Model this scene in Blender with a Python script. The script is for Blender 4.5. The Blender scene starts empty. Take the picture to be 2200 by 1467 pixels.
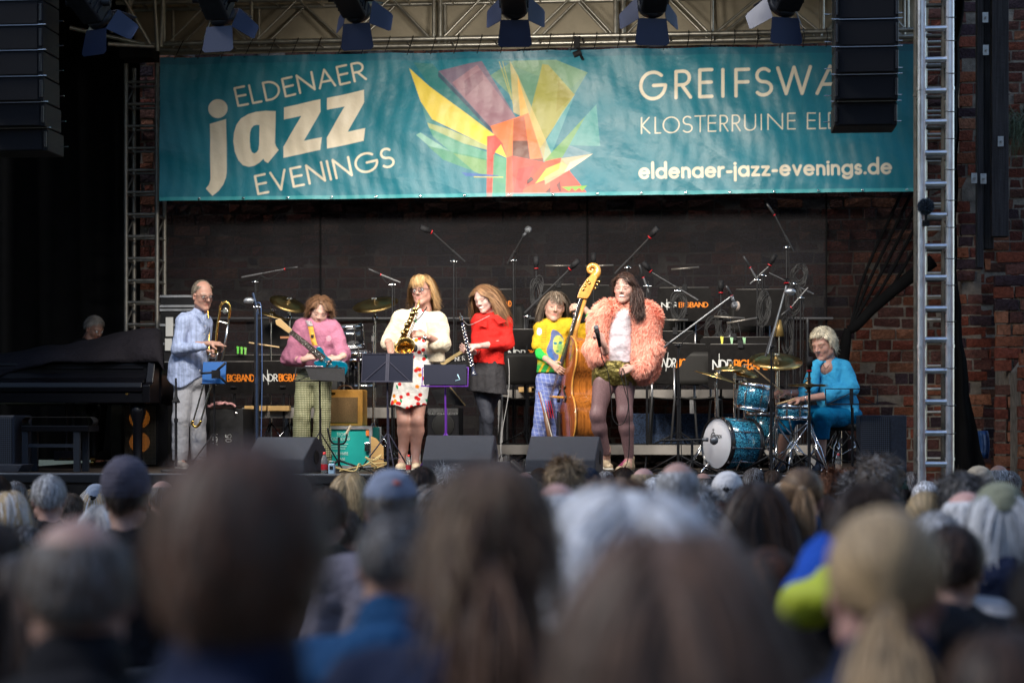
import bpy, math, random
import numpy as np
from mathutils import Vector, Matrix, Euler
random.seed(7); RNG = np.random.default_rng(7)
SC = bpy.context.scene; COL = SC.collection; R = math.radians
# ---------------------------------------------------------------- camera, sky, sun, exposure
ZS = 1.10                     # stage floor height above the ground in front of it
CZ = ZS + 0.456               # eye height of the photographer
YAW = R(5.6); FPX = 4278.0    # focal length in photo pixels (photo 2200 wide)
cam = bpy.data.cameras.new('camera'); camo = bpy.data.objects.new('camera', cam); COL.objects.link(camo)
camo.location = (0, 0, CZ); camo.rotation_euler = (R(90), 0, YAW)
cam.lens = 70.0; cam.sensor_width = 36.0; cam.shift_y = 166.5/2200; cam.clip_start = 0.1; cam.clip_end = 500
cam.dof.use_dof = True; cam.dof.focus_distance = 17.3; cam.dof.aperture_fstop = 2.0
SC.camera = camo
w = bpy.data.worlds.new("World"); SC.world = w; w.use_nodes = True
_bg = w.node_tree.nodes['Background']; _sky = w.node_tree.nodes.new('ShaderNodeTexSky')
_sky.sky_type = 'NISHITA'; _sky.sun_disc = False; _sky.sun_elevation = R(45); _sky.sun_rotation = R(-98)
_sky.air_density = 1.2; _sky.dust_density = .6
w.node_tree.links.new(_sky.outputs[0], _bg.inputs[0]); _bg.inputs[1].default_value = 0.10
sun = bpy.data.lights.new('sun', 'SUN'); sun.energy = 0.9; sun.angle = R(12); sun.color = (1, .97, .93)
suno = bpy.data.objects.new('sun', sun); COL.objects.link(suno); suno.rotation_euler = Vector((.70, .10, -.70)).to_track_quat('-Z', 'Y').to_euler()
SC.view_settings.view_transform = 'Standard'; SC.view_settings.look = 'None'
SC.view_settings.gamma = 1; SC.view_settings.exposure = 1.12
try: SC.cycles.transparent_max_bounces = 16
except Exception: pass
_RV = np.array((math.cos(YAW), math.sin(YAW), 0)); _FV = np.array((-math.sin(YAW), math.cos(YAW), 0))
def W(px, py, Y):             # calibration: the point seen at a photo pixel, on the world plane y = Y
    d = _RV*((px-1100)/FPX) + _FV; t = Y/d[1]
    return np.array((t*d[0], Y, CZ + t*(900-py)/FPX))
def XW(px, Y): return W(px, 900, Y)[0]
def M_(n, Y): return n*Y/FPX  # photo pixels -> metres at depth Y
def V(*a): return np.array(a, float)
def unit(v): v = np.asarray(v, float); return v/(np.linalg.norm(v)+1e-12)
# ---------------------------------------------------------------- materials
def lin(h):                   # '#rrggbb' -> linear
    h = h.lstrip('#'); c = [int(h[i:i+2], 16)/255 for i in (0, 2, 4)]
    return tuple(x/12.92 if x <= .04045 else ((x+.055)/1.055)**2.4 for x in c)
_mc = {}
def mat(name, col=(.5, .5, .5), rough=.6, metal=0., noise=None, bump=None, attr=None, sheen=0., coat=0., emit=None, streak=None, spec=None, trans=None):
    if name in _mc: return _mc[name]
    m = bpy.data.materials.new(name); m.use_nodes = True; nt = m.node_tree; N = nt.nodes; L = nt.links
    p = N['Principled BSDF']; p.inputs['Roughness'].default_value = rough; p.inputs['Metallic'].default_value = metal
    if isinstance(col, str): col = lin(col)
    p.inputs['Base Color'].default_value = (*col, 1)
    if spec is not None: p.inputs['Specular IOR Level'].default_value = spec
    if max(col) < .06 and spec is None and metal < .1 and not coat and rough > .35: p.inputs['Specular IOR Level'].default_value = .22
    if sheen: p.inputs['Sheen Weight'].default_value = sheen; p.inputs['Sheen Roughness'].default_value = .5
    if coat: p.inputs['Coat Weight'].default_value = coat; p.inputs['Coat Roughness'].default_value = .08
    if emit: p.inputs['Emission Color'].default_value = (*emit[0], 1); p.inputs['Emission Strength'].default_value = emit[1]
    src = None
    if attr:
        a = N.new('ShaderNodeAttribute'); a.attribute_name = attr; src = a.outputs['Color']
    tc = N.new('ShaderNodeTexCoord')
    if noise:
        nz = N.new('ShaderNodeTexNoise'); nz.inputs['Scale'].default_value = noise[0]; nz.inputs['Detail'].default_value = 6
        if streak:
            mp = N.new('ShaderNodeMapping'); mp.inputs['Scale'].default_value = streak
            L.new(tc.outputs['Object'], mp.inputs[0]); L.new(mp.outputs[0], nz.inputs['Vector'])
        else: L.new(tc.outputs['Object'], nz.inputs['Vector'])
        mr = N.new('ShaderNodeMapRange'); mr.inputs['From Min'].default_value = .3; mr.inputs['From Max'].default_value = .7
        mr.inputs['To Min'].default_value = 1-noise[1]; mr.inputs['To Max'].default_value = 1+noise[1]
        L.new(nz.outputs['Fac'], mr.inputs['Value'])
        mx = N.new('ShaderNodeVectorMath'); mx.operation = 'SCALE'
        if src: L.new(src, mx.inputs[0])
        else: mx.inputs[0].default_value = col
        L.new(mr.outputs[0], mx.inputs['Scale']); src = mx.outputs[0]
        mr2 = N.new('ShaderNodeMapRange'); mr2.inputs['To Min'].default_value = max(rough-.12, .02); mr2.inputs['To Max'].default_value = min(rough+.12, 1)
        L.new(nz.outputs['Fac'], mr2.inputs['Value']); L.new(mr2.outputs[0], p.inputs['Roughness'])
    if src: L.new(src, p.inputs['Base Color'])
    if bump:
        b = N.new('ShaderNodeBump'); b.inputs['Strength'].default_value = bump[1]; b.inputs['Distance'].default_value = bump[2] if len(bump) > 2 else .01
        nb = N.new('ShaderNodeTexNoise'); nb.inputs['Scale'].default_value = bump[0]; nb.inputs['Detail'].default_value = 5
        L.new(tc.outputs['Object'], nb.inputs['Vector']); L.new(nb.outputs['Fac'], b.inputs['Height']); L.new(b.outputs[0], p.inputs['Normal'])
    if trans is not None:       # an open weave: part of the light passes straight through
        t = N.new('ShaderNodeBsdfTransparent'); ms = N.new('ShaderNodeMixShader'); ms.inputs[0].default_value = 1-trans
        L.new(t.outputs[0], ms.inputs[1]); L.new(p.outputs[0], ms.inputs[2]); L.new(ms.outputs[0], N['Material Output'].inputs[0])
    _mc[name] = m; return m
# ---------------------------------------------------------------- mesh collecting
class MB:
    def __init__(s): s.v = []; s.f = []; s.c = []; s.n = 0; s.sm = []
    def add(s, vs, fs, col=None, smooth=False):
        vs = np.asarray(vs, float).reshape(-1, 3); s.v.append(vs)
        for f in fs: s.f.append(tuple(i+s.n for i in f)); s.sm.append(smooth)
        s.c.append(np.tile(np.array(col if col is not None else (1, 1, 1)), (len(vs), 1))); s.n += len(vs); return s
    def box(s, c, size, rot=None, col=None):
        h = np.array(size)/2; p = np.array([(x, y, z) for x in (-1, 1) for y in (-1, 1) for z in (-1, 1)])*h
        if rot is not None: p = p @ np.array(rot).T
        return s.add(p+np.array(c), [(0, 1, 3, 2), (4, 6, 7, 5), (0, 4, 5, 1), (2, 3, 7, 6), (0, 2, 6, 4), (1, 5, 7, 3)], col)
    def boxr(s, c, size, rz=0, rx=0, ry=0, col=None):
        return s.box(c, size, np.array(Euler((rx, ry, rz)).to_matrix()), col)
    def cyl(s, a, b, r, r2=None, n=12, cap=True, col=None):
        a = np.array(a, float); b = np.array(b, float); d = unit(b-a); u = unit(np.cross(d, (0, 0, 1) if abs(d[2]) < .9 else (1, 0, 0))); v = np.cross(d, u)
        t = np.arange(n)*2*math.pi/n; ring = np.outer(np.cos(t), u)+np.outer(np.sin(t), v); r2 = r if r2 is None else r2
        vs = np.vstack([a+ring*r, b+ring*r2]); s.add(vs, [(i, (i+1) % n, n+(i+1) % n, n+i) for i in range(n)], col, True)
        if cap: s.add(a+ring*r, [tuple(range(n))[::-1]], col); s.add(b+ring*r2, [tuple(range(n))], col)
        return s
    def tube(s, pts, r, n=8, col=None, cap=True):
        P = np.asarray(pts, float); rr = np.full(len(P), r) if np.isscalar(r) else np.array(r)
        T = np.gradient(P, axis=0); T = T/(np.linalg.norm(T, axis=1)[:, None]+1e-9)
        u = unit(np.cross(T[0], (0, 0, 1) if abs(T[0][2]) < .9 else (1, 0, 0))); vs = []; t = np.arange(n)*2*math.pi/n
        for i in range(len(P)):
            u = unit(u-T[i]*np.dot(u, T[i])); v = np.cross(T[i], u); vs.append(P[i]+(np.outer(np.cos(t), u)+np.outer(np.sin(t), v))*rr[i])
        fs = [(k*n+i, k*n+(i+1) % n, (k+1)*n+(i+1) % n, (k+1)*n+i) for k in range(len(P)-1) for i in range(n)]
        if cap: fs += [tuple(range(n))[::-1], tuple(range((len(P)-1)*n, len(P)*n))]
        return s.add(np.vstack(vs), fs, col, True)
    def lathe(s, prof, c=(0, 0, 0), axis=(0, 0, 1), n=24, col=None):
        d = unit(axis); u = unit(np.cross(d, (1, 0, 0) if abs(d[0]) < .9 else (0, 1, 0))); v = np.cross(d, u); t = np.arange(n)*2*math.pi/n
        ring = np.outer(np.cos(t), u)+np.outer(np.sin(t), v); vs = np.vstack([np.array(c)+ring*r+d*h for r, h in prof]); m = len(prof)
        return s.add(vs, [(k*n+i, k*n+(i+1) % n, (k+1)*n+(i+1) % n, (k+1)*n+i) for k in range(m-1) for i in range(n)], col, True)
    def ball(s, c, r, n=12, col=None):
        r = np.ones(3)*r; th = np.linspace(.02, math.pi-.02, n//2+1); t = np.arange(n)*2*math.pi/n
        vs = np.array([(math.sin(a)*math.cos(b), math.sin(a)*math.sin(b), math.cos(a)) for a in th for b in t])*r+np.array(c); m = len(th)
        return s.add(vs, [(k*n+i, (k+1)*n+i, (k+1)*n+(i+1) % n, k*n+(i+1) % n) for k in range(m-1) for i in range(n)]+[tuple(range(n)), tuple(range((m-1)*n, m*n))[::-1]], col, True)
    def prism(s, poly, a, b, col=None):   # polygon in 3D offset from a to b (vectors)
        P = np.asarray(poly, float); n = len(P); vs = np.vstack([P+a, P+b])
        return s.add(vs, [tuple(range(n))[::-1], tuple(range(n, 2*n))]+[(i, (i+1) % n, n+(i+1) % n, n+i) for i in range(n)], col)
    def grid(s, G, col=None, smooth=True):      # G: (a,b,3) array
        a, b, _ = G.shape
        return s.add(G.reshape(-1, 3), [(i*b+j, i*b+j+1, (i+1)*b+j+1, (i+1)*b+j) for i in range(a-1) for j in range(b-1)], col, smooth)
    def xform(s, Mx):
        Mx = np.array(Mx); s.v = [v @ Mx[:3, :3].T + Mx[:3, 3] for v in s.v]; return s
def wloc(o):
    p = np.zeros(3)
    while o is not None: p += np.array(o.location); o = o.parent
    return p
def obj(name, mb, m, parent=None, bevel=0, thick=0, local=False, colattr=False):
    me = bpy.data.meshes.new(name)
    if isinstance(mb, MB): vs = np.vstack(mb.v); fs = mb.f; cols = np.vstack(mb.c); sm = mb.sm
    else: vs, fs, cols = mb; sm = None
    if not local and parent is not None: vs = vs-wloc(parent)
    if isinstance(fs, np.ndarray):
        k = fs.shape[1]; me.vertices.add(len(vs)); me.vertices.foreach_set('co', vs.astype(np.float32).ravel())
        me.loops.add(len(fs)*k); me.loops.foreach_set('vertex_index', fs.astype(np.int32).ravel())
        me.polygons.add(len(fs)); me.polygons.foreach_set('loop_start', np.arange(0, len(fs)*k, k, dtype=np.int32))
        me.update(calc_edges=True); me.polygons.foreach_set('use_smooth', np.ones(len(fs), bool))
    else:
        me.from_pydata(vs.tolist(), [], fs)
        me.polygons.foreach_set('use_smooth', np.array(sm if sm else [True]*len(fs), bool))
    if cols is not None and (colattr or not isinstance(mb, MB)):
        at = me.color_attributes.new('Col', 'FLOAT_COLOR', 'POINT')
        at.data.foreach_set('color', np.hstack([cols, np.ones((len(cols), 1))]).astype(np.float32).ravel())
    me.materials.append(m); o = bpy.data.objects.new(name, me); COL.objects.link(o)
    if parent is not None: o.parent = parent
    if bevel:
        b = o.modifiers.new('bevel', 'BEVEL'); b.width = bevel; b.segments = 2; b.limit_method = 'ANGLE'
    if thick:
        b = o.modifiers.new('solid', 'SOLIDIFY'); b.thickness = thick; b.offset = 0
    return o
def tag(o, label=None, cat=None, group=None, kind=None):
    if label: o['label'] = label
    if cat: o['category'] = cat
    if group: o['group'] = group
    if kind: o['kind'] = kind
    return o
def thing(name, label, cat, loc=(0, 0, 0), group=None, rz=0):
    o = bpy.data.objects.new(name, None); COL.objects.link(o); o.location = tuple(loc); o.rotation_euler = (0, 0, rz); o.empty_display_size = .1
    return tag(o, label, cat, group)
def dup(root, loc, rz=0, label=None, group=None, scale=None):
    def cp(o, par):
        c = o.copy(); COL.objects.link(c); c.parent = par
        for ch in list(kids.get(o.name, [])): cp(ch, c)
        return c
    kids = {}
    def walk(o):
        for ch in o.children: kids.setdefault(o.name, []).append(ch); walk(ch)
    walk(root); r = cp(root, None); r.location = tuple(loc); r.rotation_euler = (0, 0, rz)
    if scale: r.scale = (scale,)*3
    if label: r['label'] = label
    if group: r['group'] = group
    return r
# ---------------------------------------------------------------- smooth volumes -> one continuous surface (surface nets)
def pnoise(P, s, seed=0):
    x, y, z = P[..., 0]*s, P[..., 1]*s, P[..., 2]*s; a = seed*1.7
    return (np.sin(x+1.3*np.sin(y*.9+a)+a)+np.sin(y*1.1+1.1*np.sin(z*1.2+a*2)+2*a)+np.sin(z*.9+1.2*np.sin(x*1.05-a)+a*.5))/3
def cone(a, b, r1, r2=None, k=.02, op='u', fl=None): return ('c', np.array(a, float), np.array(b, float), r1, r1 if r2 is None else r2, k, op, fl)
def ell(c, r, k=.02, op='u', rot=None): return ('e', np.array(c, float), np.array(r, float)*np.ones(3), rot, 0, k, op, None)
def sdf(prims, res, disp=None, clip=None):
    lo = np.full(3, 9e9); hi = -lo
    bbs = []
    for p in prims:
        if p[0] == 'c': m = max(p[3], p[4]); a = np.minimum(p[1], p[2])-m; b = np.maximum(p[1], p[2])+m
        else: m = p[2].max() if p[3] is not None else p[2]; a = p[1]-m; b = p[1]+m
        bbs.append((a, b))
        if p[6] == 'u': lo = np.minimum(lo, a); hi = np.maximum(hi, b)
    lo -= 4*res; hi += 4*res; n = np.ceil((hi-lo)/res).astype(int)+1
    F = np.full(n, .2, np.float32)
    ax = [lo[i]+np.arange(n[i])*res for i in range(3)]
    for p, (a, b) in zip(prims, bbs):
        k = p[5]; m = k+4*res; i0 = np.clip(((a-m-lo)/res).astype(int), 0, n-1); i1 = np.clip(((b+m-lo)/res).astype(int)+2, 1, n)
        if np.any(i1 <= i0): continue
        sl = tuple(slice(i0[i], i1[i]) for i in range(3))
        P = np.stack(np.meshgrid(*[ax[i][sl[i]] for i in range(3)], indexing='ij'), -1)
        if p[0] == 'c':
            ab = p[2]-p[1]; L2 = ab@ab+1e-12; q = P-p[1]; t = np.clip((q@ab)/L2, 0, 1); q = q-t[..., None]*ab
            if p[7] is not None:
                wv = unit(p[7][0]); q = q+(q@wv)[..., None]*wv*(p[7][1]-1)
            d = np.linalg.norm(q, axis=-1)-(p[3]+(p[4]-p[3])*t)
        else:
            q = P-p[1]
            if p[3] is not None: q = q@np.array(p[3])
            k0 = np.linalg.norm(q/p[2], axis=-1); k1 = np.linalg.norm(q/p[2]**2, axis=-1)+1e-9; d = k0*(k0-1)/k1
        f = F[sl]; kk = max(k, 1e-5)
        if p[6] == 'u': h = np.maximum(kk-np.abs(f-d), 0)/kk; F[sl] = np.minimum(f, d)-h*h*kk/4
        elif p[6] == 's': h = np.maximum(kk-np.abs(f+d), 0)/kk; F[sl] = np.maximum(f, -d)+h*h*kk/4
    if disp is not None or clip is not None:
        P = np.stack(np.meshgrid(*ax, indexing='ij'), -1)
        if disp is not None: F = F+disp(P)
        if clip is not None: F = np.maximum(F, clip(P))
    ins = F < 0; c = np.zeros(n-1, np.int8)
    offs = [(x, y, z) for x in (0, 1) for y in (0, 1) for z in (0, 1)]
    for o in offs: c += ins[o[0]:n[0]-1+o[0], o[1]:n[1]-1+o[1], o[2]:n[2]-1+o[2]]
    act = np.argwhere((c > 0) & (c < 8)); idx = np.full(n-1, -1, np.int32); idx[tuple(act.T)] = np.arange(len(act))
    vals = np.stack([F[tuple((act+np.array(o)).T)] for o in offs], 1); acc = np.zeros((len(act), 3)); cnt = np.zeros(len(act))
    for i, o in enumerate(offs):
        for d in range(3):
            if o[d] == 0:
                o2 = list(o); o2[d] = 1; j = offs.index(tuple(o2)); a, b = vals[:, i], vals[:, j]; mk = (a < 0) != (b < 0)
                t = np.where(mk, a/(a-b+1e-20), 0); pt = np.tile(np.array(o, float), (len(act), 1)); pt[:, d] = t
                acc[mk] += pt[mk]; cnt[mk] += 1
    vs = lo+(act+acc/np.maximum(cnt, 1)[:, None])*res; fs = []
    for d in range(3):
        u, v = [(1, 2), (2, 0), (0, 1)][d]; s0 = [slice(None)]*3; s1 = [slice(None)]*3; s0[d] = slice(0, -1); s1[d] = slice(1, None)
        A = ins[tuple(s0)]; B = ins[tuple(s1)]; e = np.argwhere(A != B); e = e[(e[:, u] > 0) & (e[:, v] > 0) & (e[:, u] < n[u]-1) & (e[:, v] < n[v]-1)]
        flip = ~A[tuple(e.T)]; q = []
        for du, dv in ((-1, -1), (0, -1), (0, 0), (-1, 0)):
            g = e.copy(); g[:, u] += du; g[:, v] += dv; q.append(idx[tuple(g.T)])
        q = np.stack(q, 1); q[flip] = q[flip][:, ::-1]; fs.append(q)
    fs = np.vstack(fs); fs = fs[(fs >= 0).all(1)]
    return vs, fs
def relax(vs, fs, it=2):
    for _ in range(it):
        acc = np.zeros_like(vs); cn = np.zeros(len(vs))
        for a, b in ((0, 1), (1, 2), (2, 3), (3, 0)):
            np.add.at(acc, fs[:, a], vs[fs[:, b]]); np.add.at(acc, fs[:, b], vs[fs[:, a]]); np.add.at(cn, fs[:, a], 1); np.add.at(cn, fs[:, b], 1)
        vs = vs*.5+acc/np.maximum(cn, 1)[:, None]*.5
    return vs
def vol(name, prims, res, m, parent=None, col=None, disp=None, clip=None, local=False, sm=1):
    vs, fs = sdf(prims, res, disp, clip); vs = relax(vs, fs, sm)
    c = None
    if col is not None: c = col(vs) if callable(col) else np.tile(np.array(col), (len(vs), 1))
    return obj(name, (vs, fs, c), m, parent, local=local)
def join(parts):   # list of (vs, fs, cols)
    n = 0; V_ = []; F_ = []; C_ = []
    for v, f, c in parts: V_.append(v); F_.append(f+n); C_.append(c); n += len(v)
    return np.vstack(V_), np.vstack(F_), np.vstack(C_)
def bez(P, n=16):   # Catmull-Rom through points
    P = np.asarray(P, float); P = np.vstack([2*P[0]-P[1], P, 2*P[-1]-P[-2]]); out = []
    for i in range(1, len(P)-2):
        for t in np.linspace(0, 1, n, endpoint=False):
            out.append(.5*((2*P[i])+(-P[i-1]+P[i+1])*t+(2*P[i-1]-5*P[i]+4*P[i+1]-P[i+2])*t*t+(-P[i-1]+3*P[i]-3*P[i+1]+P[i+2])*t**3))
    out.append(P[-2]); return np.array(out)
# ---------------------------------------------------------------- stroke lettering
def arc(cx, cy, rx, ry, a0, a1, n=10): return [(cx+rx*math.cos(R(a0+(a1-a0)*i/n)), cy+ry*math.sin(R(a0+(a1-a0)*i/n))) for i in range(n+1)]
GL = {  # unit height 1, (width, strokes)
 'A': (.72, [[(0, 0), (.36, 1), (.72, 0)], [(.13, .33), (.59, .33)]]),
 'B': (.5, [[(0, 0), (0, 1), (.26, 1)]+arc(.24, .76, .22, .24, 90, -90)+[(0, .52)], [(0, 0), (.26, 0)]+arc(.26, .26, .24, .26, -90, 90)+[(0, .52)]]),
 'D': (.66, [[(0, 0), (0, 1), (.18, 1)]+arc(.18, .5, .48, .5, 90, -90, 16)+[(0, 0)]]),
 'E': (.45, [[(.45, 1), (0, 1), (0, 0), (.45, 0)], [(0, .53), (.43, .53)]]),
 'F': (.45, [[(.45, 1), (0, 1), (0, 0)], [(0, .53), (.43, .53)]]),
 'G': (.95, [arc(.5, .5, .5, .5, 48, 360, 26)+[(.52, .5)]]),
 'H': (.62, [[(0, 0), (0, 1)], [(.62, 0), (.62, 1)], [(0, .52), (.62, .52)]]),
 'I': (.0, [[(0, 0), (0, 1)]]),
 'K': (.56, [[(0, 0), (0, 1)], [(.5, 1), (.03, .5), (.56, 0)]]),
 'L': (.4, [[(0, 1), (0, 0), (.4, 0)]]),
 'N': (.7, [[(0, 0), (0, 1), (.7, 0), (.7, 1)]]),
 'O': (1., [arc(.5, .5, .5, .5, 0, 360, 28)]),
 'R': (.5, [[(0, 0), (0, 1), (.24, 1)]+arc(.24, .74, .24, .26, 90, -90)+[(0, .48)], [(.2, .48), (.52, 0)]]),
 'S': (.5, [arc(.25, .75, .23, .25, 40, 270, 12)+arc(.25, .25, .26, .25, 90, -145, 12)]),
 'T': (.56, [[(0, 1), (.56, 1)], [(.28, 1), (.28, 0)]]),
 'U': (.56, [[(0, 1), (0, .28)]+arc(.28, .28, .28, .28, 180, 360, 12)+[(.56, 1)]]),
 'V': (.66, [[(0, 1), (.33, 0), (.66, 1)]]),
 'W': (1.02, [[(0, 1), (.26, 0), (.51, 1), (.76, 0), (1.02, 1)]]),
 'C': (.8, [arc(.5, .5, .5, .5, 45, 315, 22)]), 'M': (.8, [[(0, 0), (.08, 1), (.4, .1), (.72, 1), (.8, 0)]]),
 'P': (.46, [[(0, 0), (0, 1), (.24, 1)]+arc(.22, .74, .22, .26, 90, -90)+[(0, .48)]]),
 'Z': (.56, [[(0, 1), (.56, 1), (0, 0), (.56, 0)]]), '0': (.5, [arc(.25, .5, .25, .5, 0, 360, 20)]),
 '5': (.48, [[(.44, 1), (.08, 1), (.03, .56)]+arc(.22, .32, .26, .32, 115, -150, 14)]),
 'a': (.62, [arc(.31, .31, .31, .31, 0, 360, 22), [(.62, 0), (.62, .62)]]),
 'd': (.62, [arc(.31, .31, .31, .31, 0, 360, 22), [(.62, 0), (.62, 1.05)]]),
 'e': (.62, [[(.03, .33), (.62, .33)]+arc(.31, .31, .31, .31, 4, 318, 20)]),
 'g': (.62, [arc(.31, .31, .31, .31, 0, 360, 22), [(.62, .62), (.62, -.02)]+arc(.31, -.03, .31, .26, 0, -155, 12)]),
 'i': (.0, [[(0, 0), (0, .62)], [(-.01, .86), (.01, .86)]]), 'j': (.0, [[(0, -.3), (0, .62)], [(-.01, .86), (.01, .86)]]),
 'l': (.0, [[(0, 0), (0, 1.05)]]),
 'n': (.46, [[(0, 0), (0, .62)], [(0, .38)]+arc(.23, .38, .23, .24, 180, 0, 12)+[(.46, 0)]]),
 'r': (.3, [[(0, 0), (0, .62)], [(0, .34)]+arc(.26, .34, .26, .27, 180, 80, 8)]),
 's': (.36, [arc(.18, .46, .17, .15, 30, 270, 10)+arc(.18, .16, .18, .15, 90, -150, 10)]),
 'v': (.5, [[(0, .62), (.25, 0), (.5, .62)]]), 'z': (.44, [[(0, .58), (.42, .58), (.02, .02), (.46, .02)]]),
 '-': (.26, [[(0, .3), (.26, .3)]]), '.': (.0, [[(-.01, .03), (.01, .03)]]), ' ': (.3, []),
}
def text_strokes(txt, gap=.24):
    x = 0; out = []
    for ch in txt:
        wd, st = GL[ch]; out += [[(x+p[0], p[1]) for p in s] for s in st]; x += wd+gap
    return out, x-gap
def stroke_mesh(mb, strokes, th, F, off=0., col=None):   # F maps (u,v,h)->xyz ; thickness th
    k = 0
    for s in strokes:
        for (x0, y0), (x1, y1) in zip(s[:-1], s[1:]):
            d = np.array((x1-x0, y1-y0), float); L = np.linalg.norm(d)+1e-9; d /= L; n = np.array((-d[1], d[0]))*th/2; e = d*th*.28; k += 1
            pts = [(x0-e[0]+n[0], y0-e[1]+n[1]), (x0-e[0]-n[0], y0-e[1]-n[1]), (x1+e[0]-n[0], y1+e[1]-n[1]), (x1+e[0]+n[0], y1+e[1]+n[1])]
            mb.add([F(a, b, off+(k % 12)*.00012) for a, b in pts], [(0, 1, 2, 3)], col)
    return mb
# ================================================================ large structure
def PROJ(P):                   # where a world point falls in the photo (used to lay out the banner's print)
    d = P-np.array((0, 0, CZ)); f = d@_FV; return 1100+FPX*(d@_RV)/f, 900-FPX*d[..., 2]/f
m_alu = mat('truss_aluminium', (.42, .42, .43), .42, .85, noise=(14, .18), bump=(60, .15))
m_alub = mat('bright_aluminium', (.78, .79, .84), .33, .85, noise=(14, .12), bump=(60, .12))
m_black = mat('black_lacquered_steel', (.012, .012, .014), .45, noise=(20, .3))
m_blackm = mat('matt_black_paint', (.014, .014, .016), .7, noise=(20, .3))
m_cable = mat('cable_rubber', (.012, .012, .013), .55)
m_chrome = mat('chrome', (.72, .73, .75), .14, 1.)
m_steel = mat('galvanised_steel', (.38, .39, .4), .45, .8, noise=(30, .2))
m_drape = mat('black_molton_cloth', (.005, .005, .0055), .95, noise=(6, .3), bump=(300, .3), spec=.1)
m_white = mat('white_print', (.72, .72, .7), .6); m_orange = mat('orange_print', (.9, .25, .015), .6)
# ground
def hgt(y): return -.05 + (.30 if y < 0 else .30*(1-min(y, 15.6)/15.6))
ys = [-60, -5, 0, 4, 8, 12, 15.6, 25, 60, 200]; xs = [-150, -30, -12, 0, 12, 30, 150]
g = MB(); g.grid(np.array([[(x, y, hgt(y)) for x in xs] for y in ys]))
tag(obj('ground', g, mat('trodden_turf', (.05, .055, .03), .95, noise=(3, .4), bump=(20, .6, .03))), kind='structure')
# stage deck and skirt
XL, XR = XW(-160, 16), XW(1990, 16); YF, YB = 16.0, 21.75
d = MB(); d.box(((XL+XR)/2, (YF+YB)/2, ZS-.05), (XR-XL, YB-YF, .10))
tag(obj('stage_floor', d, mat('worn_stage_plywood', (.05, .038, .03), .55, noise=(3, .45), bump=(40, .3), streak=(1, 6, 1))), kind='structure')
t = thing('stage_skirt', 'black cloth skirt hanging below the front edge of the stage', 'stage skirt', ((XL+XR)/2, YF-.03, 0))
n = 260; gx = np.linspace(XL, XR, n); G = np.array([[(x, YF-.035-.012*math.sin(x*21+z), z) for x in gx] for z in (-.1, .3, .7, ZS-.09)])
obj('cloth', MB().grid(G), m_drape, t, thick=.004)
e = MB(); e.box(((XL+XR)/2, YF-.012, ZS-.035), (XR-XL, .022, .065)); obj('edge_rail', e, mat('dark_rail', (.05, .05, .055), .4, .7), t, bevel=.003)
e = MB(); e.box(((XL+XR)/2, YF-.002, ZS+.006), (XR-XL, .03, .010)); obj('top_trim', e, m_alub, t)
# ---- medieval brick masonry: every brick a block of its own with its own jitter, in one mesh per wall
m_brick = mat('old_brick', (.3, .1, .06), .92, spec=.2, noise=(30, .35), bump=(45, .9, .02), attr='Col')
m_mortar = mat('lime_mortar', (.22, .19, .16), .95, noise=(12, .4), bump=(60, .8, .015))
PALB = [(.155, .045, .028), (.13, .036, .024), (.10, .032, .026), (.17, .06, .034), (.075, .032, .028), (.09, .040, .034), (.11, .05, .038), (.20, .085, .05), (.035, .022, .028)]
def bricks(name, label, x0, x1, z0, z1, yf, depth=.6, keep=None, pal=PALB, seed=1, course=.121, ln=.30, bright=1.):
    rg = np.random.default_rng(seed); t = thing(name, label, 'wall', ((x0+x1)/2, yf+depth/2, z0)); b = MB(); z = z0; r = 0
    while z < z1:
        x = x0-(.5*ln if r % 2 else 0)+rg.uniform(-.04, .04); h = course*rg.uniform(.93, 1.07)
        while x < x1:
            L = (ln if rg.random() < .62 else ln*.5)*rg.uniform(.92, 1.06); a, c = max(x, x0), min(x+L, x1)
            if c-a > .03 and (keep is None or keep((a+c)/2, z+h/2)):
                j = rg.uniform(-.007, .007, (4, 3)); dy = rg.uniform(-.012, .012) - (.03 if rg.random() < .04 else 0)
                g_ = .009; F4 = np.array([(a+g_, 0, z+g_), (c-g_, 0, z+g_), (c-g_, 0, z+h-g_), (a+g_, 0, z+h-g_)])+j*(1, .9, .7)
                fr = F4+(0, yf+dy, 0); bk = F4+(0, yf+.09, 0); md = fr.mean(0)+(rg.uniform(-.03, .03), rg.uniform(-.012, .002), 0)
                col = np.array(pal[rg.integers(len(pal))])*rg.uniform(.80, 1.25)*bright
                b.add(np.vstack([fr, bk, md[None]]), [(0, 1, 8), (1, 2, 8), (2, 3, 8), (3, 0, 8), (0, 4, 5, 1), (1, 5, 6, 2), (2, 6, 7, 3), (3, 7, 4, 0)], col)
            x += L
        z += h; r += 1
    obj('brickwork', b, m_brick, t, colattr=True); return t
YW = 22.4
WX0, WX1 = XW(200, YW), XW(2085, YW)
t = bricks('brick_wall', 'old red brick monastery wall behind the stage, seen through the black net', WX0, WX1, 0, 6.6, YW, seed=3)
obj('mortar_core', MB().box(((WX0+WX1)/2, YW+.32, 3.3), (WX1-WX0-.01, .62, 6.58)), m_mortar, t)
x0, x1 = XW(2052, 21.5), XW(2118, 21.5)
def kp(x, z): return x < x1-.05-.06*math.sin(z*5)-.05*math.sin(z*13+1)
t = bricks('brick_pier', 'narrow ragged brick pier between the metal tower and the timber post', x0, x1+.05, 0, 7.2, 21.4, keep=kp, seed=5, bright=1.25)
obj('mortar_core', MB().box(((x0+x1)/2, 21.4+.32, 3.6), (x1-x0-.12, .62, 7.18)), m_mortar, t)
x0, x1 = XW(2085, 23.4), XW(2420, 23.4)
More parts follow.
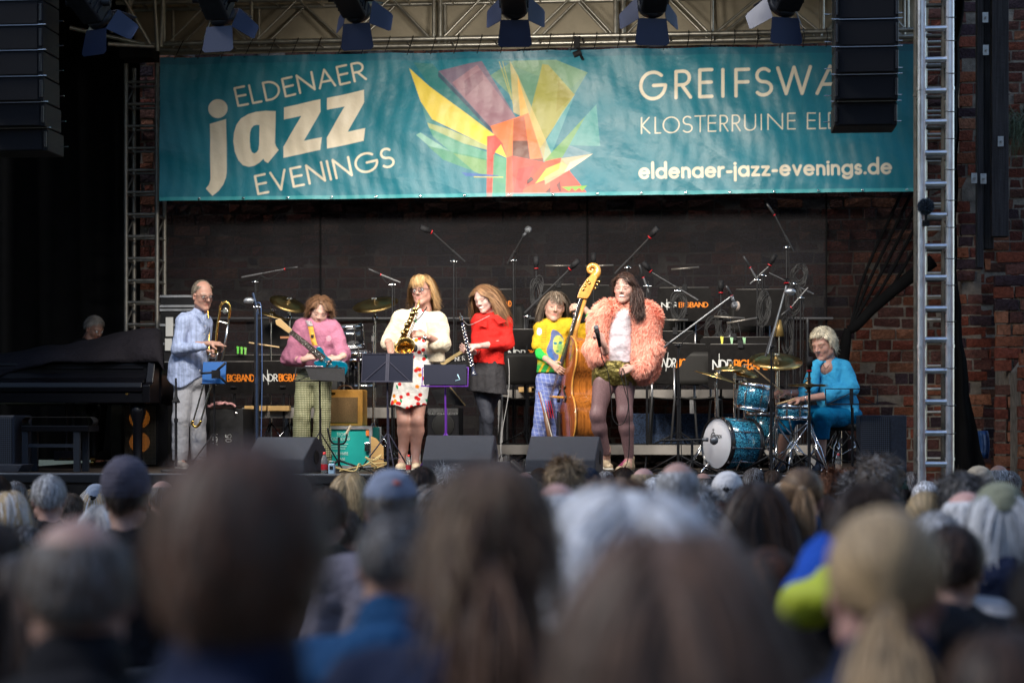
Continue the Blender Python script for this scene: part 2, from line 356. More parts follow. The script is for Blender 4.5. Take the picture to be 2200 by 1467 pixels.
t = bricks('ruin_wall', 'dark recessed brick wall at the far right behind the timber post', x0, x1, 0, 7.2, 23.4, seed=8, bright=.8)
obj('mortar_core', MB().box(((x0+x1)/2, 23.4+.32, 3.6), (x1-x0, .62, 7.18)), m_mortar, t)
x0, x1 = XW(2136, 20.4), XW(2330, 20.4)
zt = W(0, 640, 20.4)[2]
def kp2(x, z): return (z < zt+ (x-x0)*1.5+.12*math.sin(x*19)) and x > x0+.06+.05*math.sin(z*7)+.04*math.sin(z*17)
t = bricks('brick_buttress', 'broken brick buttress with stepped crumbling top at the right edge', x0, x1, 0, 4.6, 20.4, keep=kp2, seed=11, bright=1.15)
obj('mortar_core', MB().prism([(x0+.15, 0, 0), (x1, 0, 0), (x1, 0, zt+.95), (x0+.15, 0, zt-.12)], V(0, 20.44, 0), V(0, 21.4, 0)), m_mortar, t)
x0, x1 = XW(2187, 18.6), XW(2420, 18.6); zt3 = W(0, 790, 18.6)[2]
def kp3(x, z): return z < zt3+(x-x0)*2.2+.05*math.sin(x*25) and x > x0+.02*math.sin(z*11)
t = bricks('brick_corner', 'orange-lit brick corner at the lower right edge of the picture', x0, x1, 0, 3.2, 18.6, keep=kp3, seed=14, pal=[(.36, .12, .06), (.30, .09, .045), (.40, .16, .08), (.25, .08, .05)], bright=1.)  # brighter orange palette: the light on this corner is in the brick colour
obj('mortar_core', MB().prism([(x0+.05, 0, 0), (x1, 0, 0), (x1, 0, zt3+1.2), (x0+.05, 0, zt3-.05)], V(0, 18.64, 0), V(0, 19.4, 0)), m_mortar, t)
# timber posts
m_wood = mat('weathered_timber', (.045, .042, .045), .85, noise=(6, .45), bump=(30, .5), streak=(14, 14, .5))
def W3(px, py, Y): return W(px, py, Y)
t = thing('timber_post', 'tall weathered timber post of three boards hanging beside the brick pier', 'post', (XW(2130, 18), 18, W(0, 525, 18)[2]))
zt = 6.6
for (a, b, yb, yy) in ((2099, 2114, 590, 18.0), (2114, 2136, 552, 18.08), (2131, 2168, 527, 17.92)):
    xa, xb = XW(a, yy), XW(b, yy); zb = W(0, yb, yy)[2]
    obj('board', MB().box(((xa+xb)/2, yy+.06, (zb+zt)/2), (xb-xa-.004, .12, zt-zb)), m_wood, t, bevel=.006)
for px, py in ((2117, 38), (2150, 304), (2118, 108), (2113, 384), (2093, 383)):
    c = W(px, py, 17.9); b = MB(); b.box(c+V(0, .0, 0), (.05, .008, .09)); b.cyl(c, c+V(0, -.04, -.005), .008); obj('bracket', b, m_steel, t)
m_leaf = mat('dry_grass', (.05, .07, .03), .7, noise=(8, .5))
t = thing('grass_tuft', 'tuft of dark grass growing out of the ruined wall right of the timber post', 'plant', W(2185, 300, 21))
b = MB(); rg = np.random.default_rng(5)
for i in range(520):
    p = W(2178, 268, 20.6)+V(rg.uniform(-.1, .4), rg.uniform(-.2, .2), rg.uniform(-.15, .12)); dr = V(rg.normal(0, .35), rg.normal(0, .3)-.2, rg.uniform(.1, .9)); q = [p]
    for k in range(5): dr = dr+V(0, 0, -.42); q.append(q[-1]+unit(dr)*rg.uniform(.05, .10))
    q = np.array(q); s = V(.004, .002, 0); G = np.stack([q-s, q+s*np.linspace(1, -.8, 6)[:, None]], 1); b.grid(G)
obj('leaves', b, m_leaf, t)
# ---- black net behind the band
m_net = mat('black_net', (.016, .0155, .018), .9, noise=(1.2, .35), bump=(500, .2), trans=.23, spec=.15)
m_net2 = mat('thin_black_net', (.008, .008, .010),   .9, noise=(1.2, .35), trans=.46, spec=.1)
YN = 20.95
t = thing('black_net', 'large black see-through net stretched behind the band below the banner', 'net', (0, YN, ZS))
for (a, b_, m) in ((335, 1262, m_net), (1262, 1775, m_net)):
    xs = np.linspace(XW(a, YN), XW(b_, YN), 70); zs = np.linspace(ZS+.01, W(0, 150, YN)[2], 12)
    G = np.array([[(x, YN+.02*math.sin(x*3+z)+.01*math.sin(x*11), z) for x in xs] for z in zs]); obj('net_panel', MB().grid(G), m, t)
for px in (1262, 1775, 690):
    x = XW(px, YN); obj('seam', MB().box((x, YN-.035, (ZS+4.9)/2+.5), (.018, .004, 3.6)), m_drape, t)
xs = np.linspace(XW(1775, YN), XW(1985, YN), 50); rows = []
for v in np.linspace(0, 1, 14):
    row = []
    for x in xs:
        px = 1775+210*(x-xs[0])/(xs[-1]-xs[0]); yb = 1005 if px < 1812 else np.interp(px, [1812, 1830, 1860, 1900, 1940, 1985], [760, 705, 682, 645, 612, 580]); zb = W(0, yb, YN)[2]; zt = W(0, 150, YN)[2]
        row.append((x, YN+.03*math.sin(x*25+v)*(1-v), zb+(zt-zb)*v))
    rows.append(row)
obj('net_panel', MB().grid(np.array(rows)), m_net2, t)
b = MB()
P = bez([W(*p, YN-.06) for p in ((2005, 560), (1960, 592), (1915, 628), (1870, 668), (1838, 702), (1822, 708))], 8)
b.tube(P, np.linspace(.075, .045, len(P)), 10)
P = bez([W(*p, YN-.06) for p in ((1822, 706), (1816, 740), (1806, 800), (1800, 900), (1798, 1000))], 8); b.tube(P, np.linspace(.04, .12, len(P)), 10)
for a in range(5):
    P = bez([W(1985-a*8, 500-a*30, YN-.03), W(1900-a*10, 640-a*14, YN-.05), W(1826, 706, YN-.07)], 8); b.tube(P, .018, 6)
obj('gathered_edge', b, m_drape, t)
# black side drape, left
t = thing('side_drape', 'tall black drape closing the left side of the stage behind the piano', 'curtain', (XW(120, 21), 21, ZS))
xs = np.linspace(XW(-260, 21.2), XW(300, 21.2), 240)
G = np.array([[(x, 21.2-.0+.035*math.sin(x*16+.6*math.sin(x*3))*(1.1-.1*z), z) for x in xs] for z in np.linspace(ZS+.01, 6.5, 8)]); obj('cloth', MB().grid(G), m_drape, t)
ys_ = np.linspace(16.6, 21.1, 90); xx = XW(-230, 19)
G = np.array([[(xx+.03*math.sin(y*14), y, z) for y in ys_] for z in np.linspace(ZS+.01, 6.5, 6)]); obj('cloth', MB().grid(G), m_drape, t)
# black tarpaulin strip behind the right tower
t = thing('black_tarpaulin', 'black tarpaulin strip hanging behind the right metal tower', 'tarpaulin', (XW(2080, 19.5), 19.5, ZS))
rows = []
for py in np.linspace(-60, 1040, 30):
    a = 2028; c = np.interp(py, [-60, 0, 100, 560, 740, 900, 1040], [2078, 2072, 2062, 2055, 2070, 2092, 2128])+2.5*math.sin(py*.05); rows.append([tuple(W(a+(c-a)*u, py, 19.3+.05*math.sin(u*12+py*.01))) for u in np.linspace(0, 1, 16)])
obj('cloth', MB().grid(np.array(rows)), m_drape, t)
b = MB(); rows = [[tuple(W(2092+u*30+4*math.sin(v*3), 925+v*60, 19.9+.05*math.sin(u*9))) for u in np.linspace(0, 1, 8)] for v in np.linspace(0, 1, 6)]
tag(obj('blue_tarpaulin', MB().grid(np.array(rows)), mat('blue_plastic', (.02, .07, .22), .4, bump=(14, .8)), thick=.004), 'crumpled blue plastic sheet low behind the right tower', 'tarpaulin')
# ---- trusses
m_rear = mat('shaded_rear_aluminium', (.13, .12, .10), .5, .6, noise=(14, .3))  # darker copy for rear tubes: the tower's inner shade put into the colour
def tower(name, label, pxa, pxb, Y, z0, z1, m, r, side=.29, pitch=.226, joints=()):
    xa, xb = XW(pxa, Y)+r, XW(pxb, Y)-r; t = thing(name, label, 'truss tower', ((xa+xb)/2, Y+side/2, z0))
    for x in (xa, xb):
        for y in (Y, Y+side):
            b = MB().cyl((x, y, z0), (x, y, z1), r, n=16)
            for jz in joints: b.cyl((x, y, jz-.012), (x, y, jz+.012), r*1.12, n=16)
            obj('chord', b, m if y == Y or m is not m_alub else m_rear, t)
    z = z0+.06; k = 0
    while z < z1:
        for y in (Y, Y+side):
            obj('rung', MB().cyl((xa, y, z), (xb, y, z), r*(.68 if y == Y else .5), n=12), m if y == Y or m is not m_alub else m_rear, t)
        for x in (xa, xb):
            b = MB().cyl((x, Y, z-.02), (x, Y+side, z-.02), r*.5, n=8, cap=False)
            if k % 2 == 0: b.cyl((x, Y, z), (x, Y+side, z+pitch*.95), r*.42, n=8, cap=False)
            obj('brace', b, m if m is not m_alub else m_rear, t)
        z += pitch; k += 1
    return t, xa, xb
zt_ = 6.3
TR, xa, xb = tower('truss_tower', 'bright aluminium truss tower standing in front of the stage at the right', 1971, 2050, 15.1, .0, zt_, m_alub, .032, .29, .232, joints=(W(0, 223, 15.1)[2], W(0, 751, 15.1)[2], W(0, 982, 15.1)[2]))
obj('base_plate', MB().box(((xa+xb)/2, 15.1+.145, -.02), (.5, .5, .03)), m_alub, TR)
for py in (38, 88, 158, 240, 298, 364, 430, 488, 555, 612, 690, 790, 870, 930):    # cable ties and cables running down the tower
    c = W(2043, py, 15.1); b = MB(); th = np.linspace(0, 2*math.pi, 18)
    b.tube(np.array([(c[0]+.036*math.cos(a), 15.1+.036*math.sin(a), c[2]+.006*math.sin(a)) for a in th]), .003, 5); b.tube([c+V(-.03, -.034, 0), c+V(-.055, -.05, -.012)], .002, 4); obj('cable_tie', b, m_cable, TR)
P = [W(2032+2*math.sin(y*.02), y, 15.43) for y in range(-60, 1080, 30)]; tag(obj('tower_cable', MB().tube(np.array(P), .008, 6), m_cable), 'thin black cable tied down the inside of the right truss tower', 'cable')
m_alud = mat('warm_lit_truss_aluminium', (.48, .46, .41), .38, .8, noise=(14, .2))  # warm light on the truss is put into this colour
tower('truss_tower', 'dull grey truss tower at the back left between drape and banner', 266, 342, 20.5, ZS, 5.3, mat('dull_truss_aluminium', (.24, .225, .20), .5, .7, noise=(14, .25)), .024, .29, .232, joints=(W(0, 268, 20.5)[2],))  # duller, darker grey for this tower alone
tower('truss_tower', 'dark brown truss tower half hidden behind the bright right tower', 1982, 2046, 20.3, ZS, 5.5, m_alud, .024, .29, .232)
# horizontal rear truss
YT = 20.3
t = thing('roof_truss', 'long horizontal aluminium truss crossing above the banner', 'truss', (XW(1100, YT), YT, W(0, 100, YT)[2]))
zb, zu = W(0, 101, YT)[2], W(0, 12, YT)[2]; xl, xr = XW(250, YT), XW(2010, YT)
for y in (YT, YT+.36):
    for z in (zb, zu): obj('chord', MB().cyl((xl, y, z), (xr, y, z), .026, n=12), m_alud, t)
posts = [352, 540, 932, 946, 1322, 1338, 1530, 1768, 1950]; segs = [(352, 540), (540, 740), (740, 932), (946, 1130), (1130, 1322), (1338, 1530), (1530, 1768), (1768, 1950)]
for p in posts:
    for y in (YT, YT+.36): x = XW(p, YT); obj('post', MB().cyl((x, y, zb), (x, y, zu), .02, n=10), m_alud, t)
for i, (a, c) in enumerate([(360, 450), (450, 532), (546, 640), (640, 735), (745, 840), (840, 925), (950, 1040), (1040, 1135), (1140, 1235), (1235, 1318), (1344, 1435), (1435, 1524), (1536, 1650), (1650, 1760), (1775, 1865), (1865, 1945)]):
    for y in (YT, YT+.36):
        z1, z2 = (zb, zu) if i % 2 == 0 else (zu, zb); obj('diagonal', MB().cyl((XW(a, YT), y, z1), (XW(c, YT), y, z2), .013, n=8), m_alud, t)
for p in range(300, 2000, 95):
    for z in (zb, zu): x = XW(p, YT); obj('cross_tube', MB().cyl((x, YT, z), (x, YT+.36, z), .012, n=8), m_alud, t)
# upper left corner bracing that leaves the picture
t = thing('corner_truss', 'cluster of slanting truss tubes at the upper left corner of the roof', 'truss', W(290, 60, 19.6))
for a, b_ in (((150, 60), (330, 100)), ((245, -40), (325, 100)), ((278, -40), (278, 95)), ((330, -40), (338, 110)), ((300, -40), (262, 60)), ((212, -40), (240, 70)), ((232, 95), (330, 100)), ((352, -40), (345, 100)), ((262, -30), (210, 30))):
    obj('tube', MB().cyl(W(*a, 19.8), W(*b_, 20.0), .022, n=10), m_alud, t)
b = MB().box(W(300, 118, 20.4), (.35, .3, .12)); obj('hinge_block', b, m_blackm, t, bevel=.01)
# canvas behind the truss, stage roof
m_canvas = mat('beige_canvas', (.42, .37, .28), .85, noise=(2, .25), bump=(2.5, .8, .06))
xs = np.linspace(XW(300, 21.0), XW(1990, 21.0), 160)
G = np.array([[(x, 21.0+.02*math.sin(x*2.2)+.015*math.sin(x*7+z*3)-.25*(z-4.9), z) for x in xs] for z in np.linspace(W(0, 130, 21.0)[2], 6.3, 14)])
tag(obj('roof_canvas', MB().grid(G), m_canvas, thick=.003), 'beige canvas wall under the roof behind the long truss', 'canvas')
xa_, xb_ = XW(-280, 18), XW(2060, 18)
xs = np.linspace(xa_, xb_, 60)
G = np.array([[(x, y, 6.3-.05*math.sin(x*2)) for x in xs] for y in np.linspace(15.3, 21.6, 30)])
tag(obj('stage_roof', MB().grid(G), m_canvas, thick=.01), 'canvas roof stretched over the stage', 'roof')
# ---- banner with its print
YBn = 20.0
c00, c10, c01, c11 = W(343, 432, YBn), W(1972, 411, YBn), W(343, 123, YBn), W(1972, 93, YBn)
nu, nv = 1330, 262; U, Vv = np.meshgrid(np.linspace(0, 1, nu), np.linspace(0, 1, nv), indexing='ij')
B = (c00[None, None]*((1-U)*(1-Vv))[..., None]+c10*(U*(1-Vv))[..., None]+c01*((1-U)*Vv)[..., None]+c11*(U*Vv)[..., None])
PX, PY = PROJ(B); Xb, Zb = B[..., 0], B[..., 2]
rip = .010*np.sin(Xb*2.1+Zb*2.4)+.007*np.sin(Xb*5.3-Zb*4.1+np.sin(Zb*3))+.0045*np.sin(Xb*9+Zb*11+2*np.sin(Xb*1.7))
fold = .006*np.abs(np.sin((Xb*.8+Zb*2.2)*3+.7*np.sin(Xb*3)))*(1-Vv)+.0016*np.sin(Xb*23+2.5*np.sin(Zb*3+Xb*.8))*(.3+.7*Vv**2)+.0009*np.sin(Xb*47+3*np.sin(Zb*4+Xb))
B = B.copy(); B[..., 1] += rip*1.3+fold*1.5; B[..., 2] += .008*np.abs(np.sin(Xb*math.pi*1.25))*Vv*-1
rgb = np.zeros(B.shape)+np.array(lin('#0f7486'))
def over(a, col):
    global rgb; c = np.array(lin(col) if isinstance(col, str) else col); rgb = rgb*(1-a[..., None])+c*a[..., None]
def inpoly(P):
    x, y = PX, PY; ins = np.zeros(x.shape, bool); n = len(P); sd = np.full(x.shape, 1e9)
    for i in range(n):
        (x0, y0), (x1, y1) = P[i], P[(i+1) % n]; c = ((y0 > y) != (y1 > y)) & (x < (x1-x0)*(y-y0)/((y1-y0) or 1e-9)+x0); ins ^= c
        dx, dy = x1-x0, y1-y0; t = np.clip(((x-x0)*dx+(y-y0)*dy)/(dx*dx+dy*dy+1e-9), 0, 1); sd = np.minimum(sd, np.hypot(x-x0-t*dx, y-y0-t*dy))
    return np.clip(.5+np.where(ins, sd, -sd)/1.1, 0, 1)
def poly(P, s, ox, oy, col, a=1.): over(inpoly([(x/s+ox, y/s+oy) for x, y in P])*a, col)
def strokes_px(strokes, th, fn, col):
    sd = np.full(PX.shape, 1e9)
    for s in strokes:
        q = [fn(*p) for p in s]
        for (x0, y0), (x1, y1) in zip(q[:-1], q[1:]):
            xa, xb = min(x0, x1)-th-3, max(x0, x1)+th+3; i0, i1 = np.searchsorted(PX[:, 0], [xa, xb]); i0 = max(i0-3, 0); i1 += 3
            x = PX[i0:i1]; y = PY[i0:i1]; dx, dy = x1-x0, y1-y0; t = np.clip(((x-x0)*dx+(y-y0)*dy)/(dx*dx+dy*dy+1e-9), 0, 1); sd[i0:i1] = np.minimum(sd[i0:i1], np.hypot(x-x0-t*dx, y-y0-t*dy))
    over(np.clip(.5+(th/2-sd)/1.1, 0, 1), col)
CREAM = '#e6d9c0'
def line_px(txt, p0, p1, H, th, gap=.24, col=CREAM):
    st, wd = text_strokes(txt, gap); p0 = np.array(p0, float); p1 = np.array(p1, float); d = (p1-p0)/wd; u = unit(np.append(d, 0))[:2]; up = np.array((u[1], -u[0]))*H
    strokes_px(st, th, lambda a, b: tuple(p0+d*a+up*b), col)
# emblem
for P, c, a in [
 ([(900, 190), (1130, 40), (1560, 40), (1875, 165), (1400, 930), (1280, 570)], '#7f9f62', .55), ([(1000, 40), (1560, 40), (1875, 165), (1700, 330)], '#7fa070', .35),
 ([(130, 60), (320, 70), (935, 780), (640, 570), (290, 290)], '#3f7d6a', .5),
 ([(1420, 80), (1480, 90), (1745, 385), (1395, 930), (1290, 600)], '#aba040', .8), ([(1580, 250), (1745, 385), (1560, 560)], '#8f8320', .5),
 ([(380, 145), (815, 50), (1155, 610), (1010, 670), (905, 715)], '#7d5f74', .85), ([(520, 265), (770, 90), (1155, 610), (905, 715), (640, 420)], '#a87880', .65), ([(640, 250), (815, 130), (830, 240), (650, 410)], '#70485c', .5),
 ([(378, 150), (378, 200), (925, 780), (940, 775), (905, 715)], '#3a3f5c', .8),
 ([(88, 118), (290, 300), (1000, 830), (870, 905), (320, 635), (205, 455)], '#e6cc50', 1), ([(690, 650), (950, 800), (1065, 1020), (870, 905), (695, 790)], '#f0d43c', 1),
 ([(205, 455), (320, 635), (480, 730), (270, 668)], '#4f9088', .7),
 ([(285, 710), (640, 880), (1065, 1030), (1060, 1290), (480, 940), (330, 810)], '#57a083', .9), ([(270, 668), (480, 730), (870, 900), (940, 960), (640, 880), (290, 720)], '#b5bc78', .85),
 ([(275, 900), (480, 950), (1060, 1080), (1060, 1290), (850, 1200), (430, 1040)], '#3f8f6a', .9), ([(530, 975), (860, 1045), (865, 1205), (740, 1160)], '#8aa85e', .6), ([(160, 793), (205, 770), (490, 950), (290, 905)], '#84b9a4', .85),
 ([(1095, 40), (1170, 180), (1420, 760), (1530, 1020), (1440, 1060), (1280, 570), (1210, 600), (1130, 560)], '#d8bc74', .65), ([(1170, 180), (1285, 575), (1200, 605), (1175, 300)], '#e8b45e', .9),
 ([(985, 50), (992, 50), (1115, 430), (1108, 430)], '#c8b83c', .8), ([(1020, 50), (1026, 50), (1135, 480), (1128, 480)], '#c8b83c', .8),
 ([(900, 700), (1280, 570), (1435, 1060), (1120, 1000), (1060, 1020), (940, 790)], '#ea7a42', 1), ([(1120, 650), (1135, 630), (1120, 1000), (1062, 1020)], '#f09050', .6),
 ([(1130, 630), (1240, 600), (1300, 1035), (1125, 1000)], '#a8563c', .8), ([(1125, 850), (1290, 850), (1300, 1035), (1425, 1025), (1435, 1070), (1125, 1000)], '#3a2620', .75), ([(1240, 600), (1282, 570), (1420, 1020), (1300, 1035)], '#f08048', .9),
 ([(868, 805), (948, 792), (1010, 885), (945, 970), (920, 1425), (865, 1425)], '#cc3c30', 1), ([(932, 985), (1065, 1030), (1060, 1400), (920, 1400)], '#4a9a74', .8), ([(1008, 885), (1065, 1020), (945, 965)], '#f0cc3c', 1), ([(948, 792), (1020, 870), (1068, 1020), (1010, 885)], '#a03030', .9),
 ([(1065, 1020), (1120, 1000), (1135, 1385), (1105, 1430), (1055, 1430)], '#dc5c40', 1), ([(1120, 1000), (1460, 1070), (1480, 1022), (1610, 1022), (1670, 1100), (1700, 1160), (1865, 1365), (1135, 1385)], '#d84432', 1),
 ([(1180, 1130), (1340, 1100), (1270, 1250), (1220, 1370), (1140, 1380)], '#9c2c2e', .65), ([(1230, 1340), (1310, 1290), (1500, 1260), (1500, 1375), (1230, 1378)], '#e4643e', .8),
 ([(1480, 1022), (1610, 1022), (1670, 1100), (1350, 1280), (1330, 1200)], '#d8522e', .9), ([(1350, 1280), (1460, 1130), (1620, 1060), (1670, 1100), (1660, 1150)], '#eec444', .95),
 ([(1610, 1022), (1925, 975), (1670, 1155), (1450, 1290), (1440, 1220), (1590, 1130)], '#dcc090', .7), ([(1925, 975), (1670, 1155), (1640, 1160), (1700, 1060)], '#efe0c0', .8), ([(1685, 890), (1925, 975), (1615, 1015)], '#6f93a0', .9),
 ([(1855, 595), (1690, 890), (1620, 1015), (1440, 1060), (1520, 960)], '#6fa058', .9), ([(1855, 595), (1960, 480), (2000, 900), (1690, 890)], '#7fd0b4', .3), ([(1460, 850), (1620, 560), (1745, 385), (1520, 960), (1430, 1060)], '#8fd0c8', .3),
 ([(1310, 1205), (1340, 1240), (1270, 1290), (1268, 1250)], '#30201e', .9), ([(1600, 1250), (1612, 1360), (1590, 1360), (1560, 1290)], '#5a1c1c', .9), ([(1450, 1365), (1505, 1310), (1505, 1375)], '#4a2020', .9),
 ([(1612, 1310), (1870, 1295), (1820, 1350), (1790, 1320), (1750, 1350), (1715, 1320), (1690, 1355)], '#74a832', 1),
 ([(610, 1165), (985, 1198), (980, 1206), (655, 1206)], '#1a5aa0', 1), ([(735, 1208), (1030, 1212), (1030, 1218), (735, 1216)], '#e0c840', 1)]: poly(P, 4.658, 860, 120, c, a)
# lettering
line_px('ELDENAER', (511, 227), (786, 170), 38, 4.6); line_px('EVENINGS', (555, 417), (847, 356.5), 39.5, 5.0, gap=.27)
line_px('.', (0, 0), (1, 0), 1, 1)
th = [i*2*math.pi/40 for i in range(40)]; poly([(180+97*math.cos(a), 535+97*math.sin(a)) for a in th], 4.733, 430, 120, CREAM)
for P in ([(97, 690), (262, 642), (270, 1180), (262, 1240), (235, 1310), (190, 1370), (125, 1425), (57, 1350), (90, 1310), (105, 1260), (107, 1200)],
 [(850, 520), (1225, 443), (1225, 570), (1055, 865), (1235, 827), (1220, 957), (845, 1035), (843, 920), (1028, 610), (850, 645)], [(1292, 430), (1668, 345), (1668, 470), (1500, 770), (1677, 732), (1662, 862), (1288, 942), (1285, 830), (1470, 513), (1292, 550)],
 [(765, 557), (762, 720), (757, 880), (768, 915), (795, 955), (688, 1090), (655, 1070), (640, 1045), (600, 1085), (550, 1115), (490, 1128), (430, 1110), (385, 1060), (350, 980), (333, 870), (340, 780), (365, 700), (410, 635), (480, 590), (560, 563), (660, 552)]): poly(P, 4.733, 430, 120, CREAM)
poly([(596, 698), (596, 900), (590, 950), (570, 980), (545, 990), (520, 975), (505, 930), (500, 850), (503, 780), (515, 735), (540, 705), (570, 697)], 4.733, 430, 120, '#0f7486')
def letters(lst, H, th, y0, slope, x00):
    for ch, x, sx in lst:
        X0 = 1350+x/3.667; Y0 = 120+(y0-slope*(x-x00))/3.667; strokes_px(GL[ch][1], th, lambda a, b: (X0+a*H*sx, Y0-b*H-a*H*sx*slope), CREAM)
letters([('G', 98, .93), ('R', 376, 1.05), ('E', 563, 1.), ('I', 745, 1), ('F', 848, 1.05), ('S', 1008, 1.12), ('W', 1178, 1.2), ('A', 1488, 1.35), ('L', 1770, 1), ('D', 1890, 1)], 57, 7.2, 331, .036, 365)
letters([('K', 104, .95), ('L', 212, .85), ('O', 275, 1.02), ('S', 430, 1.15), ('T', 525, 1.2), ('E', 630, 1.05), ('R', 724, .95), ('R', 820, .95), ('U', 917, 1.22), ('I', 1047, 1), ('N', 1100, 1.32), ('E', 1256, 1.05), ('E', 1412, 1.1), ('L', 1508, 1), ('D', 1580, 1), ('E', 1700, 1), ('N', 1790, 1.2), ('A', 1930, 1)], 33.5, 2.7, 612, .030, 100)
line_px('eldenaer-jazz-evenings.de', (1375, 382), (1914, 371.5), 30.5, 6.2, gap=.29)
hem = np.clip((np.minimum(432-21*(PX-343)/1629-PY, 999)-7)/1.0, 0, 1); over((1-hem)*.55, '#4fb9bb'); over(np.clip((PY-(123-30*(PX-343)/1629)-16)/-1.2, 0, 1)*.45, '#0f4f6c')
idx = np.arange(nu*nv).reshape(nu, nv); q = np.stack([idx[:-1, :-1], idx[1:, :-1], idx[1:, 1:], idx[:-1, 1:]], -1).reshape(-1, 4)
t = thing('festival_banner', 'long turquoise festival banner with cream lettering and a colourful abstract emblem', 'banner', ((c00+c10)/2))
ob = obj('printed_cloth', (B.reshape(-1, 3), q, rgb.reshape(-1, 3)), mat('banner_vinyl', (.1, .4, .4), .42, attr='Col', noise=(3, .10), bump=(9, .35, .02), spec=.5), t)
for i, px in enumerate(range(428, 1960, 95)):
    y = 432-21*(px-343)/1629-4; c = W(px, y, YBn-.02); obj('eyelet', MB().lathe([(.006, 0), (.013, 0), (.013, .004), (.006, .004)], c, (0, -1, 0), 12), m_chrome, t)
for i, px in enumerate(range(375, 1970, 50)):
    y = 123-30*(px-343)/1629; a = W(px, y+4, YBn); c = V(a[0]+.02, YT-.02, zb+.03); obj('cable_tie', MB().tube([a, (a+c)/2+V(.01, -.03, 0), c], .005, 5), m_cable, t)
# ---- hung stage lamps
m_lampblk = mat('lamp_black_enamel', (.02, .021, .026), .5, noise=(20, .3)); m_door = mat('barn_door_sky_blue', (.012, .020, .055), .42, .1, noise=(5, .15))  # blue sky reflection is put into the barn door colour
m_lens = mat('lit_lens', (.9, .8, .6), .3, emit=((1, .72, .38), 9.))
def lamp(px, py, Y, tilt, aim, label, grp='stage lamps hung above the stage front', power=170):
    t = thing('stage_lamp', label, 'stage lamp', W(px, py, Y), grp)
    E = np.array(Euler((-tilt, 0, aim), 'XYZ').to_matrix()); o0 = np.array(t.location)
    def put(mb): return mb.xform(np.vstack([np.hstack([E, o0[:, None]]), [0, 0, 0, 1]]))
    s = .105
    hb = MB().box((0, -.02, 0), (2*s*.92, .30, 2*s*.92)).box((0, -.19, .01), (2*s*.7, .06, 2*s*.66)); obj('housing', put(hb), m_lampblk, t, bevel=.018)
    fb = MB()
    for k in range(5): fb.box((0, -.13+k*.045, s*.92+.008), (2*s*.8, .012, .03))
    for k in range(5): fb.box((s*.93, -.13+k*.045, 0), (.02, .012, 2*s*.7)); fb.box((-s*.93, -.13+k*.045, 0), (.02, .012, 2*s*.7))
    obj('cooling_fins', put(fb), m_lampblk, t)
    obj('front_ring', put(MB().lathe([(s*.78, 0), (s*.98, 0), (s*.98, .05), (s*.78, .05)], (0, .13, 0), (0, 1, 0), 28)), m_lampblk, t)
    obj('lens', put(MB().ball((0, .14, 0), (s*.76, .025, s*.76), 20)), m_lens, t)
    L, wd = .20, .16
    for k, (dx, dz) in enumerate(((0, -1), (0, 1), (1, 0), (-1, 0))):
        n_ = V(dx, 0, dz); sd = V(dz, 0, dx) if dx == 0 else V(0, 0, 1); sd = V(1, 0, 0) if dx == 0 else V(0, 0, 1)
        out = unit(n_*(.62 if k != 1 else .5)+V(0, .85 if k != 1 else .9, 0)) if k else unit(n_*.93+V(0, .55, 0))
        a = n_*s*.95+V(0, .18, 0); w0, w1 = s*1.0, s*(1.22 if k < 2 else .75)
        Q = [a-sd*w0, a+sd*w0, a+out*L*.9+sd*w1, a+out*L+sd*w1*.82, a+out*L-sd*w1*.82, a+out*L*.9-sd*w1]; nn = unit(np.cross(Q[1]-Q[0], Q[2]-Q[1]))*.0015
        obj('barn_door', put(MB().prism(Q, -nn, nn)), m_door, t)
    y0 = np.array(t.location); b = MB().tube([y0+V(-.15, 0, .0), y0+V(-.15, 0, .22), y0+V(.15, 0, .22), y0+V(.15, 0, 0)], .012, 8); b.box(y0+V(0, 0, .26), (.05, .05, .09)); b.cyl(y0+V(-.17, 0, 0), y0+V(-.10, 0, 0), .03); b.cyl(y0+V(.10, 0, 0), y0+V(.17, 0, 0), .03); obj('yoke', b, m_lampblk, t)
    ld = bpy.data.lights.new('lamp_light', 'SPOT'); ld.energy = power; ld.color = (1., .92, .80); ld.spot_size = R(88); ld.spot_blend = .75; ld.shadow_soft_size = .28
    lo = bpy.data.objects.new('lamp_light', ld); COL.objects.link(lo); lo.parent = t; dv = E@V(0, 1, 0); lo.location = tuple(dv*.24); lo.rotation_euler = Vector(dv).to_track_quat('-Z', 'Y').to_euler()
    return t
YL = 14.6
LAMPW = 225
lamp(190, 6, YL, R(38), R(-28), 'stage lamp at the upper left corner, turned right with pale barn doors', power=LAMPW)
lamp(462, -2, YL, R(40), R(-12), 'stage lamp hanging left above the letters of the banner', power=LAMPW)
lamp(754, -4, YL, R(24), R(-9), 'stage lamp hanging between the banner lettering and the emblem', power=LAMPW*1.1)
lamp(1104, -10, YL, R(20), R(3), 'stage lamp hanging in the middle above the banner emblem', power=LAMPW*1.15)
lamp(1406, -18, YL, R(30), R(10), 'stage lamp hanging above the right half of the banner', power=LAMPW)
lamp(1698, -22, YL, R(36), R(22), 'stage lamp at the right beside the hung loudspeaker column', power=LAMPW*.9)
ftr = W(0, -105, YL)[2]
t = thing('front_pipe', 'dark pipe carrying the stage lamps above the picture', 'pipe', (XW(1000, YL), YL, ftr))
obj('tube', MB().cyl((XW(60, YL), YL, ftr), (XW(1950, YL), YL, ftr), .025), m_alu, t)
